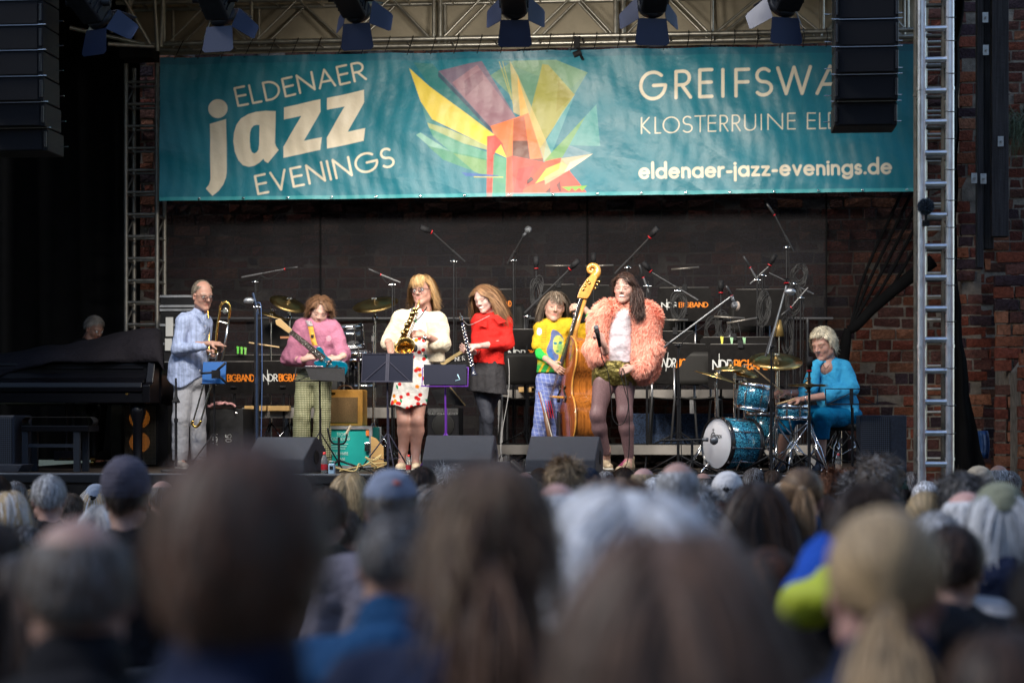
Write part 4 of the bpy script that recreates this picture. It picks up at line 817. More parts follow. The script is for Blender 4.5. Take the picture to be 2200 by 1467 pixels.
mp = nt.nodes.new('ShaderNodeMapping'); mp.inputs['Scale'].default_value = (1.2, .0, .8); nt.links.new(tc.outputs['Object'], mp.inputs[0]); nt.links.new(mp.outputs[0], vv.inputs['Vector']); nt.links.new(vv.outputs['Distance'], cr.inputs[0]); cr.color_ramp.elements[0].position = .10; cr.color_ramp.elements[0].color = (.05, .07, .02, 1); cr.color_ramp.elements[1].position = .24; cr.color_ramp.elements[1].color = (.36, .34, .22, 1); nt.links.new(cr.outputs[0], nt.nodes['Principled BSDF'].inputs['Base Color'])
vol('trousers', [ell(J(672, 812), (.15, .115, .11)), cone(J(655, 822), J(649, 895, -.05), .092, .075, .03), cone(J(649, 895, -.05), J(645, 990), .075, .095, .03), cone(J(692, 822), J(692, 895, -.02), .092, .075, .03), cone(J(692, 895, -.02), J(690, 990), .075, .095, .03)], .0075, m, t, disp=folds(0.0058, 12, 7), clip=lambda P: ZS+.05-P[..., 2])
shoe(t, fl(645, Y+.02), fl(640, Y-.2), m_rubber, m_rubber); shoe(t, fl(690, Y+.04), fl(694, Y-.18), m_rubber, m_rubber)
# guitar
g = thing('electric_guitar', 'teal blue electric guitar held by the woman in pink', 'guitar', J(700, 770, -.25)); m_teal = mat('teal_lacquer', (.0, .10, .17), .15, coat=1.)
a = J(625, 712, -.30); b_ = J(700, 774, -.25); ax = unit(b_-a); ny = unit(np.cross(ax, V(0, 1, 0)))*1; fr = unit(np.cross(ax, ny)); fr = fr if fr[1] < 0 else -fr
ny = unit(np.cross(fr, ax)); ny = ny if ny[2] > 0 else -ny
def G(u, v): return b_+ax*u+ny*v
out = [(-.20, .02), (-.19, .075), (-.13, .075), (-.09, .055), (-.02, .045), (.06, .07), (.14, .12), (.21, .11), (.25, .04), (.25, -.05), (.21, -.12), (.13, -.13), (.06, -.085), (0, -.075), (-.05, -.105), (-.10, -.115), (-.12, -.09), (-.09, -.045), (-.13, -.02)]
obj('guitar_body', MB().prism([G(u*.78+.02, v*.8) for u, v in [(p[0], p[1]) for p in [tuple(q[:2]) for q in bez([(x, y, 0) for x, y in out+[out[0]]], 4)[:-1]]]], fr*-.022, fr*.022), m_teal, g, bevel=.006)
b = MB(); b.prism([G(-.02, -.030), G(-.02, .030), a+ny*.022, a-ny*.022], fr*.014, fr*.036); nk = obj('neck', b, mat('dark_fretboard', (.035, .022, .016), .4), g)
b = MB()
for k in range(21):
    f = 1-2**(-k/12*.95); p0 = a+(b_-a)*min(f*1.38, .97); b.cyl(p0+ny*.023+fr*.037, p0-ny*.023+fr*.037, .0022, n=6)
obj('frets', b, m_silver, nk)
b = MB(); 
for k in range(6): o = ny*(-.015+k*.006); b.cyl(a+o+fr*.041, G(.10, -.012+k*.0048)+fr*.04, .0004, n=4)
obj('strings', b, m_silver, g)
obj('headstock', MB().prism([a+ny*.022, a-ny*.022, a-ax*.14-ny*.035, a-ax*.17-ny*.01, a-ax*.15+ny*.03], fr*.008, fr*.024), mat('maple', (.45, .30, .14), .35), g, bevel=.003)
b = MB(); b.box(G(.02, 0)+fr*.028, (.01, .01, .01)); b.prism([G(.03, -.035), G(.03, .035), G(.05, .035), G(.05, -.035)], fr*.02, fr*.034); b.prism([G(.10, -.035), G(.10, .035), G(.12, .035), G(.12, -.035)], fr*.02, fr*.034); obj('pickups', b, m_blackm, g)
b = MB(); b.prism([G(.14, -.04), G(.14, .04), G(.165, .04), G(.165, -.04)], fr*.02, fr*.036); obj('bridge', b, m_silver, g)
m_strap = mat('mustard_strap', (.55, .27, .03), .7, noise=(30, .2)); st = bez([J(664, 690, -.10), J(668, 706, -.19), J(673, 730, -.235), J(677, 742, -.24)], 8); bb = MB(); bb.grid(np.stack([st-V(.024, 0, 0), st+V(.024, 0, 0)], 1)); s_ = obj('strap', bb, m_strap, g, thick=.004)
st = bez([J(660, 688, -.06), J(664, 692, -.12), J(667, 700, -.18)], 6); obj('strap_weave', MB().grid(np.stack([st-V(.025, .003, 0), st+V(.025, -.003, 0)], 1)), mat('patterned_weave', (.35, .3, .33), .8, noise=(70, .9)), s_, thick=.004)
obj('strap_patch', MB().box(J(671, 722, -.245), (.026, .004, .026)), m_blackm, s_)
# ---------- saxophonist
Y = 17.5; J = Jf(Y); SK = (.50, .25, .18)
t = person('tall blond saxophone player with glasses in a cream jacket and cherry dress', 880, 1000, Y)
hM = headM(J(906, 624, -.04), -14, 2, 5, 1.10)
legs = [cone(J(866, 872), J(868, 905, -.03), .07, .056, .03), cone(J(868, 905, -.03), J(869, 925), .056, .060, .03), cone(J(869, 925), J(866, 972), .060, .038, .03), cone(J(898, 872), J(896, 905, -.03), .07, .056, .02), cone(J(896, 905, -.03), J(896, 925), .056, .060, .03), cone(J(896, 925), J(893, 972), .060, .038, .03)]
arm = [cone(J(834, 728, -.04), J(840, 758, -.2), .037, .028), cone(J(938, 735, -.1), J(916, 722, -.27), .040, .027)]
hd = hand(J(916, 722, -.27), V(-1, -.1, .25), V(.2, -.8, .5), V(0, .2, 1), .55, s=1.05)
hd2 = hand(J(842, 758, -.2), V(.9, -.3, -.45), V(.3, -.5, .8), V(.2, -.8, .3), .5, s=1.05)
v_, f_, c_ = head_mesh(skin=SK, nose=1.1, jaw=1.08, brow=(.25, .15, .08), lips=(.42, .15, .13))
obj('body', join([(tf(hM, v_), f_, c_), skinmesh(core([J(902, 670), J(900, 700), J(892, 800), J(866, 870)], [J(892, 800), J(898, 870)], [J(866, 965), fl(862, Y-.1)+V(0, 0, .04)], [J(893, 965), fl(893, Y-.1)+V(0, 0, .04)], [J(900, 695), J(862, 690), J(836, 728, -.03), J(834, 735, -.1)], [J(900, 695), J(942, 692), J(951, 738, -.04), J(930, 736, -.14)])+[cone(J(902, 680), J(905, 650), .056, .052)]+legs, SK, .007), skinmesh(arm, SK, .006), skinmesh(hd, SK, .004), skinmesh(hd2, SK, .004)]), m_skin, t)
face_extras(t, hM, glasses=((.02, .015, .04), .0022), iris=(.1, .12, .14)); hair(t, hM, 2600, (.50, .29, .12), L=.20, Lv=.22, grav=.65, lift=.2, part=0, curl=.014, cf=5, fringe=.085, front=.58, side=-.2, back=-.75, off=.010, vo=.020, wd=.0036, col2=(.66, .45, .24), seed=6, flick=.12)
def cherries(vs):
    c = np.tile(np.array((.74, .72, .69)), (len(vs), 1)); rg = np.random.default_rng(12)
    for k in range(64):
        px = rg.uniform(838, 918); py = rg.uniform(664, 878); q = W(px, py, Y-.13); d = np.hypot(vs[:, 0]-q[0], vs[:, 2]-q[2]); front = vs[:, 1] < Y+.02; kc = rg.random()
        col = (.62, .02, .02) if kc < .6 else (.75, .25, .02)
        if kc > .8: d = np.hypot((vs[:, 0]-q[0])*1.8+(vs[:, 2]-q[2])*.6, (vs[:, 2]-q[2])*.9); col = (.0, .28, .12)
        a = np.clip((.0185-d)/.003, 0, 1)*front; c = c*(1-a[:, None])+np.array(col)*a[:, None]
    return c
m = fabric('cherry_print_cotton', (.75, .73, .7), attr='Col', noise=(5, .06))
vol('dress', [cone(J(900, 690), J(892, 780), .135, .145, .05, fl=((0, 1, 0), 1.4)), cone(J(892, 780), J(877, 870), .150, .165, .05, fl=((0, 1, 0), 1.2)), cone(J(900, 690), J(903, 676), .08, .065, .02)], .0052, m, t, col=cherries, disp=folds(0.0048, 14, 2, (1, 1, .35)), clip=lambda P: W(0, 880, Y)[2]+.04*np.abs(np.sin((P[..., 0]-W(877, 0, Y)[0])*12))-P[..., 2])
m = fabric('cream_ribbed_wool', (.62, .54, .41), noise=(1.5, .10), streak=(3, 3, 60))
jk = [cone(J(866, 684), J(938, 690), .078, .076, .05), cone(J(868, 700), J(860, 775), .105, .10, .05, fl=((0, 1, 0), 1.15)), cone(J(930, 700, .02), J(928, 775, .03), .115, .115, .04, fl=((0, 1, 0), 1.1)), cone(J(900, 700, .10), J(895, 775, .10), .13, .13, .04, fl=((0, 1, 0), 2.)),
      cone(J(860, 688), J(838, 728, -.02), .078, .066, .04), cone(J(838, 728, -.02), J(832, 738, -.05), .066, .062, .03), cone(J(943, 692), J(952, 738, -.03), .080, .068, .04), cone(J(952, 738, -.03), J(932, 741, -.14), .066, .056, .03)]
def jclip(P):
    x = P[..., 0]; z = P[..., 2]; tz = np.clip((z-W(0, 790, Y)[2])/.45, 0, 1.3); lft = W(880, 0, Y)[0]+(W(893, 0, Y)[0]-W(880, 0, Y)[0])*tz; rgt = W(905, 0, Y)[0]+(W(912, 0, Y)[0]-W(905, 0, Y)[0])*tz
    gap = np.minimum(np.minimum(x-lft, rgt-x), Y-.03-P[..., 1]); return np.maximum(gap, W(0, 781, Y)[2]-z)
vol('jacket', jk, .007, m, t, disp=folds(0.0058, 14, 8), clip=jclip)
b = MB()
for py in (694, 728, 760): b.ball(J(908, py, -.165), .008, 10)
obj('button', b, mat('cream_button', (.6, .5, .35), .3), t)
mk = mat('white_sock', (.66, .64, .63), .9, bump=(200, .3))
for px, o in ((866, 0), (893, 1)): vol('sock', [cone(J(px+.5, 962), J(px, 992), .041, .042, .01)], .006, mk, t, clip=lambda P: np.maximum(P[..., 2]-W(0, 958, Y)[2], -9))
ms = mat('sand_trainer', (.5, .40, .28), .8, noise=(20, .2)); shoe(t, fl(868, Y+.03), fl(858, Y-.22), ms, m_rubber, r=.042); shoe(t, fl(894, Y+.03), fl(893, Y-.23), ms, m_rubber, r=.042)
wt = J(911, 726, -.28); obj('wrist_watch', MB().lathe([(.0, .006), (.017, .006), (.019, 0), (.019, -.006)], wt+V(.012, -.03, 0), (0.2, -1, .1), 20).tube([wt+.031*(V(0, math.cos(a), math.sin(a))) + V(.012, 0, 0) for a in th], .005, 6), m_silver, t)
# saxophone
sx = thing('saxophone', 'gold tenor saxophone played by the person in the cream jacket', 'saxophone', J(875, 720, -.3)); m_sax = mat('aged_brass', (.50, .33, .12), .24, 1., noise=(25, .25))
bp = bez([J(900, 648, -.28), J(898, 660, -.30), J(893, 668, -.30), J(886, 680, -.30), J(872, 712, -.29), J(860, 745, -.27), J(852, 768, -.26)], 8); rr = np.interp(np.linspace(0, 1, len(bp)), [0, .2, .4, 1], [.009, .012, .017, .033]); obj('body_tube', MB().tube(bp, rr, 16), m_sax, sx)
bw = bez([J(852, 766, -.26), J(853, 785, -.30), J(865, 790, -.36), J(875, 778, -.38), J(874, 762, -.39), J(872, 750, -.40)], 8); obj('bow', MB().tube(bw, np.linspace(.034, .05, len(bw)), 18, cap=False), m_sax, sx)
obj('bell', MB().lathe([(.050, -.03), (.054, .01), (.066, .045), (.088, .062), (.092, .063), (.086, .058), (.062, .042), (.050, .0), (.045, -.05)], J(871, 752, -.40), unit(V(.02, -.85, .55)), 28), m_sax, sx)
obj('mouthpiece', MB().tube([J(901, 644, -.21), J(900, 650, -.285)], [.009, .013], 10), mat('ebonite', (.4, .28, .12), .3, .6), sx)
b = MB(); rg = np.random.default_rng(3); dn = unit(bp[-1]-bp[16]); sdv = unit(np.cross(dn, V(0, 1, 0)))
for k in range(15):
    q = bp[14+int(k*2.2)] if 14+int(k*2.2) < len(bp) else bp[-1]; r_ = .014+.0008*k; o = V(0, -.036-.0*k, 0)+sdv*rg.uniform(-.018, .022); b.lathe([(0, .006), (r_, .006), (r_, 0), (r_*.5, -.01)], q+o, (0.1, -1, .1), 14)
obj('keys', b, m_sax, sx)
b = MB()
for o in (-.026, .026, .036): b.cyl(bp[16]+sdv*o+V(0, -.028, 0), bp[-2]+sdv*o*1.2+V(0, -.034, 0), .0035, n=6)
for k in range(9): q = bp[18+3*k]+V(0, -.03, 0); b.cyl(q+sdv*.04, q-sdv*.03, .003, n=6)
obj('key_rods', b, mat('worn_brass', (.62, .44, .2), .2, 1.), sx)
b = MB(); b.tube(bez([J(890, 652, .0), J(884, 668, -.17), J(888, 690, -.26)], 8), .005, 6); b.tube(bez([J(922, 652, .0), J(905, 678, -.18), J(890, 692, -.27)], 8), .005, 6); obj('neck_strap', b, m_cable, sx)
obj('clip_microphone', MB().tube([J(878, 757, -.44), J(877, 772, -.46)], .009, 10).ball(J(892, 748, -.30), (.022, .014, .034)), m_blackm, sx)
# ---------- clarinettist
Y = 17.9; J = Jf(Y); SK = (.64, .38, .31)
t = person('smiling woman in a red blouse and dark skirt holding a clarinet', 1040, 1000, Y)
hM = headM(J(1039, 641, -.05), -26, 20, 8, 1.02)
hd = hand(J(1024, 744, -.28), V(-1, -.15, .0), V(.2, -.6, .8), V(0, -.7, .6), .5, s=.92)+[cone(J(1052, 741, -.17), J(1024, 744, -.28), .033, .022)]
hd2 = hand(J(1014, 756, -.22), V(-.9, -.25, .35), V(.2, -.9, -.3), V(0, .2, 1), .6, s=.92)+[cone(J(1022, 756, -.12), J(1014, 756, -.22), .03, .022)]
v_, f_, c_ = head_mesh(skin=SK, nose=.95, jaw=.92, smile=.75, brow=(.25, .14, .08), lips=(.55, .16, .15))
obj('body', join([(tf(hM, v_), f_, c_), skinmesh(core([J(1048, 680), J(1052, 700), J(1048, 800), J(1036, 840), J(1048, 898, -.06), J(1047, 985)], [J(1048, 800), J(1060, 840, .05), J(1042, 898, .08), J(1036, 985, .12)], [J(1052, 696), J(1086, 694), J(1092, 736, -.03), J(1052, 742, -.17)], [J(1052, 696), J(1027, 694), J(1024, 742, -.02), J(1022, 755, -.13)])+[cone(J(1048, 690), J(1044, 662), .05, .046)], SK, .007), skinmesh(hd, SK, .0038), skinmesh(hd2, SK, .0038)]), m_skin, t)
face_extras(t, hM, eyes='closed', teeth=True); hair(t, hM, 2800, (.24, .12, .06), L=.36, Lv=.18, grav=.7, lift=.3, part=.05, curl=.022, cf=8, front=.60, side=-.2, back=-.8, off=.006, vo=.014, wd=.0036, col2=(.42, .24, .12), seed=8)
m = fabric('red_blouse', (.62, .022, .018), bump=(120, .3))
bl_ = [cone(J(1030, 690), J(1082, 690), .066, .066, .05), cone(J(1055, 702), J(1050, 750), .135, .125, .05, fl=((0, 1, 0), 1.25)), cone(J(1050, 750), J(1050, 790), .125, .150, .04, fl=((0, 1, 0), 1.2)), cone(J(1052, 694), J(1050, 687), .07, .060, .02),
       cone(J(1086, 692), J(1092, 738, -.03), .062, .052, .03), cone(J(1092, 738, -.03), J(1052, 743, -.17), .052, .037, .03), cone(J(1026, 692), J(1024, 742, -.02), .058, .050, .03), cone(J(1024, 742, -.02), J(1022, 755, -.14), .048, .038, .03)]
vol('blouse', bl_, .0072, m, t, disp=folds(0.0068, 14, 11), clip=lambda P: W(0, 784, Y)[2]-.06*(P[..., 0]-W(1050, 0, Y)[0])-P[..., 2])
cl = MB()
for pts in (((1036, 676), (1026, 698), (1046, 704), (1046, 686)), ((1058, 680), (1072, 696), (1088, 690), (1068, 676))): cl.prism([J(x, y, -.125) for x, y in pts], V(0, -.004, 0), V(0, .004, 0))
obj('collar', cl, m, t)
m = fabric('charcoal_skirt', (.035, .034, .038)); vol('skirt', [cone(J(1050, 785), J(1046, 815), .140, .165, .04, fl=((0, 1, 0), 1.2)), cone(J(1046, 815), J(1046, 860), .165, .200, .04, fl=((0, 1, 0), 1.15))], .007, m, t, disp=folds(0.0115, 16, 4, (1, 1, .12)), clip=lambda P: W(0, 845, Y)[2]-.12*(P[..., 0]-W(1046, 0, Y)[0])-P[..., 2])
vol('tights', [cone(J(1034, 840), J(1048, 898, -.06), .078, .054, .03), cone(J(1048, 898, -.06), J(1048, 985, -.02), .050, .036, .03), cone(J(1060, 840, .05), J(1042, 898, .08), .078, .052, .02), cone(J(1042, 898, .08), J(1036, 985, .12), .050, .036, .02)], .007, fabric('grey_tights', (.030, .033, .045), .6), t)
mb_ = mat('black_leather', (.015, .014, .014), .4); shoe(t, fl(1047, Y+.02), fl(1040, Y-.2), mb_, m_rubberd); shoe(t, fl(1036, Y+.14), fl(1026, Y-.05), mb_, m_rubberd)
c = thing('clarinet', 'black clarinet with silver keys held by the woman in red', 'clarinet', J(1005, 740, -.3)); a = J(988, 672, -.32); b_ = J(1019, 806, -.30); ax = unit(b_-a); L = np.linalg.norm(b_-a); me_ = mat('grenadilla_wood', (.012, .018, .045), .3, coat=.5)
obj('tube', MB().cyl(a+ax*.09, b_-ax*.06, .0125, .0145, 16), me_, c); obj('bell', MB().lathe([(.0145, 0), (.017, .03), (.024, .055), (.038, .072), (.036, .072), (.02, .05)], b_-ax*.07, ax, 20), me_, c); obj('mouthpiece', MB().cyl(a, a+ax*.06, .007, .012, 12), mat('black_ebonite', (.02, .02, .02), .25), c)
b = MB()
for u in (.06, .095, .28, .50, .72, .97): b.cyl(a+ax*L*u, a+ax*(L*u+.012), .0175, n=14)
for k in range(26): u = .2+.68*k/26; s_ = (-1)**k; q = a+ax*L*u+V(s_*.012, -.014, 0); b.lathe([(0, .005), (.0085, .004), (.009, 0)], q, (s_*.5, -1, 0), 10)
for s_ in (-1, 1): b.cyl(a+ax*L*.22+V(s_*.017, -.012, 0), a+ax*L*.86+V(s_*.019, -.012, 0), .0028, n=6)
obj('keywork', b, m_silver, c)
P_ = bez([J(996, 690, -.33), J(1008, 698, -.28), J(1028, 690, -.17), J(1052, 678, -.13)], 8); obj('pickup_cable', MB().tube(P_, .003, 5), mat('grey_cable', (.25, .25, .25), .5), c)
P_ = bez([J(1092, 770, -.12), J(1094, 800, -.16), J(1092, 850, -.2), J(1080, 920, -.25), J(1076, 960, -.3), J(1078, 990, -.5)], 8); tag(obj('transmitter_cable', MB().tube(P_, .0035, 5), mat('grey_cable'), None), 'thin pale cable running down beside the red blouse to the small box', 'cable')
# ---------- bassist
Y = 18.1; J = Jf(Y); SK = (.56, .31, .22)
t = person('bassist with long grey brown hair in a yellow t-shirt and green sleeves', 1180, 1000, Y)
hM = headM(J(1192, 658, -.04), 10, 8, -8, 1.10)
arm = [cone(J(1180, 782, -.18), J(1188, 788, -.22), .028, .024)]
hd = hand(J(1184, 779, -.2), V(.75, -.25, -.65), V(-.4, -.8, .2), V(.5, -.2, .7), .35, s=.98)+[cone(J(1172, 770, -.16), J(1184, 779, -.2), .03, .022)]
hd2 = hand(J(1252, 662, -.12), V(-1, -.1, .15), V(.1, -.9, .4), V(0, .1, -1), .75, s=.98)+[cone(J(1272, 678, -.1), J(1252, 662, -.12), .036, .022)]
v_, f_, c_ = head_mesh(skin=SK, nose=1.12, jaw=.98, brow=(.2, .14, .1), lips=(.45, .17, .14))
obj('body', join([(tf(hM, v_), f_, c_), skinmesh(core([J(1192, 695), J(1192, 715), J(1186, 810), J(1172, 830), J(1164, 900, -.04), J(1150, 988)], [J(1186, 810), J(1196, 830, .03), J(1198, 900, .05), J(1196, 988, .1)], [J(1192, 706), J(1164, 706), J(1157, 745, -.03), J(1163, 763, -.06), J(1176, 773, -.16)], [J(1192, 706), J(1224, 702), J(1258, 712, -.01), J(1270, 682, -.1)], r=.028)+[cone(J(1192, 706), J(1191, 680), .05, .047)], SK, .007), skinmesh(hd, SK, .004), skinmesh(hd2, SK, .004)]), m_skin, t)
face_extras(t, hM, eyes='closed'); hair(t, hM, 2800, (.20, .145, .105), L=.29, Lv=.15, grav=.75, lift=.4, part=0, fringe=.075, front=.56, side=-.2, back=-.8, off=.008, vo=.016, wd=.0036, col2=(.34, .28, .22), seed=10, curl=.008, cf=4, flick=.06)
def tsh(vs):
    c = np.tile(np.array((.56, .36, .02)), (len(vs), 1)); x = (vs[:, 0]-W(1190, 0, Y)[0])*FPX/Y; y = 900-(vs[:, 2]-CZ)*FPX/Y; fr_ = vs[:, 1] < Y
    def ov(a, col): nonlocal c; a = (a*fr_)[:, None]; c = c*(1-a)+np.array(col)*a
    s_ = (np.sin(y*1.25) > .3)*1.*(x > -26)*(x < -14)*(y > 700)*(y < 775); ov(s_*.5, (.2, .14, .03))
    q_ = x+4*np.sin(y*.11); e = np.hypot((q_-4)/15, (y-742)/33) < 1; ov(e*.85, (.03, .10, .34)); e = np.hypot((q_+2)/6, (y-770)/22) < 1; ov(e*.8, (.04, .12, .36)); e = np.hypot((x-11)/11.5, (y-741)/21) < 1; ov(e*.9, (.50, .52, .10)); e = np.hypot((x-17)/6, (y-748)/15) < 1; ov(e*.5, (.25, .45, .12)); ov((np.hypot((x-5)/4, (y-738)/3) < 1)*1., (.03, .15, .2)); ov((np.hypot((x-15)/4, (y-737)/3) < 1)*1., (.03, .15, .2)); ov((np.hypot((x-10)/3.5, (y-755)/2) < 1)*1., (.05, .25, .15)); ov((np.hypot((x-14)/5, (y-746)/9) < 1)*.4, (.02, .3, .12))
    ov((np.hypot((x+30)/5.5, (y-712)/8) < 1)*1., (.7, .7, .72)); ov(np.clip((y-772)/14, 0, 1)*(np.sin(x*.35+y*.2) > -.6), (.03, .3, .06)); return c
m = fabric('yellow_print_tshirt', (.7, .45, .03), attr='Col'); vol('tshirt', [cone(J(1165, 704), J(1222, 698), .066, .066, .05), cone(J(1192, 714), J(1188, 760), .140, .135, .05, fl=((0, 1, 0), 1.35)), cone(J(1188, 760), J(1186, 810), .135, .150, .05, fl=((0, 1, 0), 1.25)), cone(J(1192, 704), J(1192, 699), .07, .058, .02),
    cone(J(1163, 706), J(1156, 742, -.03), .068, .062, .03), cone(J(1224, 700), J(1250, 716, .0), .068, .068, .03), cone(J(1250, 716), J(1262, 704, -.03), .066, .056, .03)], .0062, m, t, col=tsh, disp=folds(0.0068, 15, 6), clip=lambda P: W(0, 803, Y)[2]-P[..., 2])
vol('undershirt_sleeve', [cone(J(1156, 738, -.03), J(1161, 762, -.05), .045, .043, .02), cone(J(1161, 762, -.05), J(1178, 775, -.17), .043, .032, .02)], .006, fabric('bright_green_jersey', (.03, .55, .08)), t, disp=folds(0.0029, 30, 2))
def plaid(vs):
    c = np.tile(np.array((.13, .17, .42)), (len(vs), 1)); x = vs[:, 0]-W(1180, 0, Y)[0]+.2*(vs[:, 2]-2); z = vs[:, 2]
    for q in (x, z+.15*x): a = (np.abs(((q/.040) % 1)-.5) > .42)*.45; c = c*(1-a[:, None])+np.array((.42, .46, .6))*a[:, None]
    return c
vol('trousers', [ell(J(1184, 815), (.14, .11, .10)), cone(J(1172, 820), J(1164, 900, -.04), .088, .070, .03), cone(J(1164, 900, -.04), J(1150, 992), .070, .075, .03), cone(J(1196, 820, .03), J(1198, 900, .05), .086, .066, .03), cone(J(1198, 900, .05), J(1196, 992, .1), .066, .068, .03)], .0058, fabric('blue_checked_cotton', (.13, .17, .42), attr='Col'), t, col=plaid, disp=folds(0.0048, 13, 12), clip=lambda P: ZS+.05-P[..., 2])
shoe(t, fl(1150, Y), fl(1144, Y-.2), mb_, m_rubberd); shoe(t, fl(1196, Y+.1), fl(1200, Y-.1), mb_, m_rubberd)
w_ = J(1262, 676, -.1); obj('wristband', MB().tube([w_+.036*(V(.35*math.sin(a), math.cos(a), .93*math.sin(a))) for a in th], .006, 6), mat('green_band', (.02, .4, .1), .5), t)
# double bass
db = thing('double_bass', 'large glossy orange brown double bass standing in front of its player', 'double bass', (J(1240, 985)[0], Y-.15, ZS))
m_bass = mat('bass_varnish', (.36, .115, .018), .2, coat=.8, noise=(2.2, .5), streak=(30, 30, .5)); m_top = mat('bass_top_varnish', (.22, .055, .012), .22, coat=.8, noise=(3, .4), streak=(30, 30, .5)); m_mapl = mat('golden_maple', (.55, .26, .05), .28, coat=.6, noise=(14, .25)); m_ebony = mat('ebony', (.02, .016, .014), .3)
top = J(1244, 724, -.12); bot = J(1231, 962, -.12); upv = unit(top-bot); Lb = np.linalg.norm(top-bot); ffr = unit(V(-.94, -.34, 0)); ffr = unit(ffr-upv*np.dot(ffr, upv)); wv = unit(np.cross(upv, ffr)); ctr = (top+bot)/2+V(.02, 0, 0)
hw = [(0, .03), (.01, .10), (.05, .19), (.12, .245), (.2, .255), (.28, .235), (.36, .185), (.42, .165), (.47, .165), (.53, .185), (.56, .235), (.63, .295), (.74, .335), (.85, .325), (.94, .25), (.985, .14), (1., .03)]
prof = bez([(u, h, 0) for u, h in hw], 5); U_ = prof[:, 0]; H_ = np.clip(prof[:, 1], .02, 1); topc = top+V(.015, 0, 0)
def BP(u, s_, dep): return topc-upv*u*Lb+wv*s_+ffr*dep
b = MB(); loop = [(u, h) for u, h in zip(U_, H_)]+[(u, -h) for u, h in zip(U_[::-1], H_[::-1])]
rib = np.array([[BP(u, s_, dpt) for u, s_ in loop+[loop[0]]] for dpt in (.10, .04, -.03, -.10)]); b.grid(rib); obj('ribs', b, m_bass, db)
def plate(sgn, mm, nm):
    K = 11; Gd = np.array([[BP(u, h*k, sgn*(.10+.045*(1-abs(k)**2.2)*math.sin(math.pi*min(max(u, .03), .97))**.6)) for k in np.linspace(-1.045, 1.045, K)] for u, h in zip(U_, H_)]); return obj(nm, MB().grid(Gd), mm, db, thick=.006)
tp = plate(1, m_top, 'top_plate'); plate(-1, m_bass, 'back_plate')
for sg in (1, -1):
    obj('edge_binding', MB().tube([BP(u, s_*1.03, sg*.103) for u, s_ in loop+[loop[0]]], .009, 6), m_mapl if sg > 0 else m_bass, db)
for s_ in (-1, 1): P_ = [BP(.52+.13*q, s_*(.10+.035*math.sin(q*5.5)), .148-.0*q) for q in np.linspace(-.5, .5, 14)]; obj('f_hole', MB().tube(P_, [.004]+[.009]*12+[.004], 6).ball(P_[0], .012).ball(P_[-1], .014), m_ebony, tp)
nk_top = J(1262, 622, -.13); nk_bot = BP(0, 0, .07)
obj('neck', MB().tube([nk_bot+V(0, 0, -.03), nk_bot+(nk_top-nk_bot)*.15, nk_top], [.04, .026, .024], 12), m_mapl, db)
fbn = nk_top+ffr*.03; brt = J(1184, 852, -.2); fbe = fbn+(brt-fbn)*.72
obj('fingerboard', MB().prism([fbn+wv*.022, fbn-wv*.022, fbe-wv*.042, fbe+wv*.042], ffr*-.012, ffr*.012), m_ebony, db, bevel=.005)
b = MB()
for k in (-1.5, -.5, .5, 1.5): b.cyl(fbn+wv*.008*k+ffr*.018, brt+wv*.026*k, .0022, n=5); b.cyl(brt+wv*.026*k, BP(.84, .018*k, .17), .0022, n=5)
obj('strings', b, m_silver, db)
b = MB(); b.prism([brt+wv*.06+upv*.0, brt-wv*.06, brt-wv*.07-ffr*.10-upv*.0, brt-wv*.03-ffr*.09, brt+wv*.03-ffr*.09, brt+wv*.07-ffr*.10], upv*-.010, upv*.010); obj('bridge', b, m_mapl, db, bevel=.004)
obj('tailpiece', MB().prism([BP(.68, .03, .16), BP(.68, -.03, .16), BP(.9, -.05, .15), BP(.9, .05, .15)], ffr*0, ffr*.018), m_ebony, db, bevel=.004)
obj('end_pin', MB().cyl(BP(1., 0, 0), BP(1., 0, 0)*V(1, 1, 0)+V(0, 0, ZS), .008), m_steel, db)
# pegbox and scroll: flat sweep with thickness
pb = bez([J(1262, 625, -.13), J(1266, 610, -.13), J(1272, 600, -.13), J(1282, 588, -.13), J(1284, 580, -.13), J(1280, 572, -.13), J(1271, 570, -.13), J(1265, 575, -.13), J(1265, 582, -.13), J(1270, 585, -.13), J(1274, 581, -.13), J(1271, 578, -.13)], 7); n_ = len(pb)
b = MB(); b.tube(pb, np.interp(np.linspace(0, 1, n_), [0, .25, .5, .8, 1], [.040, .036, .022, .016, .011]), 12); b.xform(np.eye(4)); obj('scroll', b, m_mapl, db)
b = MB(); b.prism([J(1240, 640, -.15), J(1246, 622, -.15), J(1262, 598, -.15), J(1276, 590, -.15), J(1284, 596, -.15), J(1276, 616, -.15), J(1268, 634, -.15), J(1262, 642, -.15)], V(0, -.03, 0), V(0, .05, 0)); obj('pegbox', b, m_mapl, db, bevel=.006)
b = MB()
for px, py in ((1262, 603), (1257, 614), (1266, 608), (1253, 622)): b.lathe([(0, .006), (.012, .005), (.014, 0)], J(px, py, -.185), (0, -1, 0), 12)
obj('tuning_gears', b, m_brass, db)
for px, py in ((1280, 610), (1276, 618), (1285, 604)): obj('tuning_key', MB().cyl(J(px-10, py-3, -.14), J(px, py, -.14), .004).ball(J(px+2, py+1, -.14), (.017, .008, .013)), m_brass, db)
b = MB(); q = thing('bow_quiver', 'brown leather bow quiver with red strings hanging at the double bass', 'bow quiver', J(1176, 930, -.3)); obj('holster', MB().tube([J(1171, 885, -.28), J(1182, 940, -.26), J(1186, 958, -.26)], [.022, .026, .018], 10), mat('brown_leather', (.10, .045, .02), .5), q)
obj('bow_stick', MB().cyl(J(1157, 842, -.3), J(1186, 955, -.26), .006), mat('pernambuco', (.35, .12, .04), .3), q); obj('bow_hair', MB().cyl(J(1161, 842, -.32), J(1189, 950, -.28), .004), m_rubber, q)
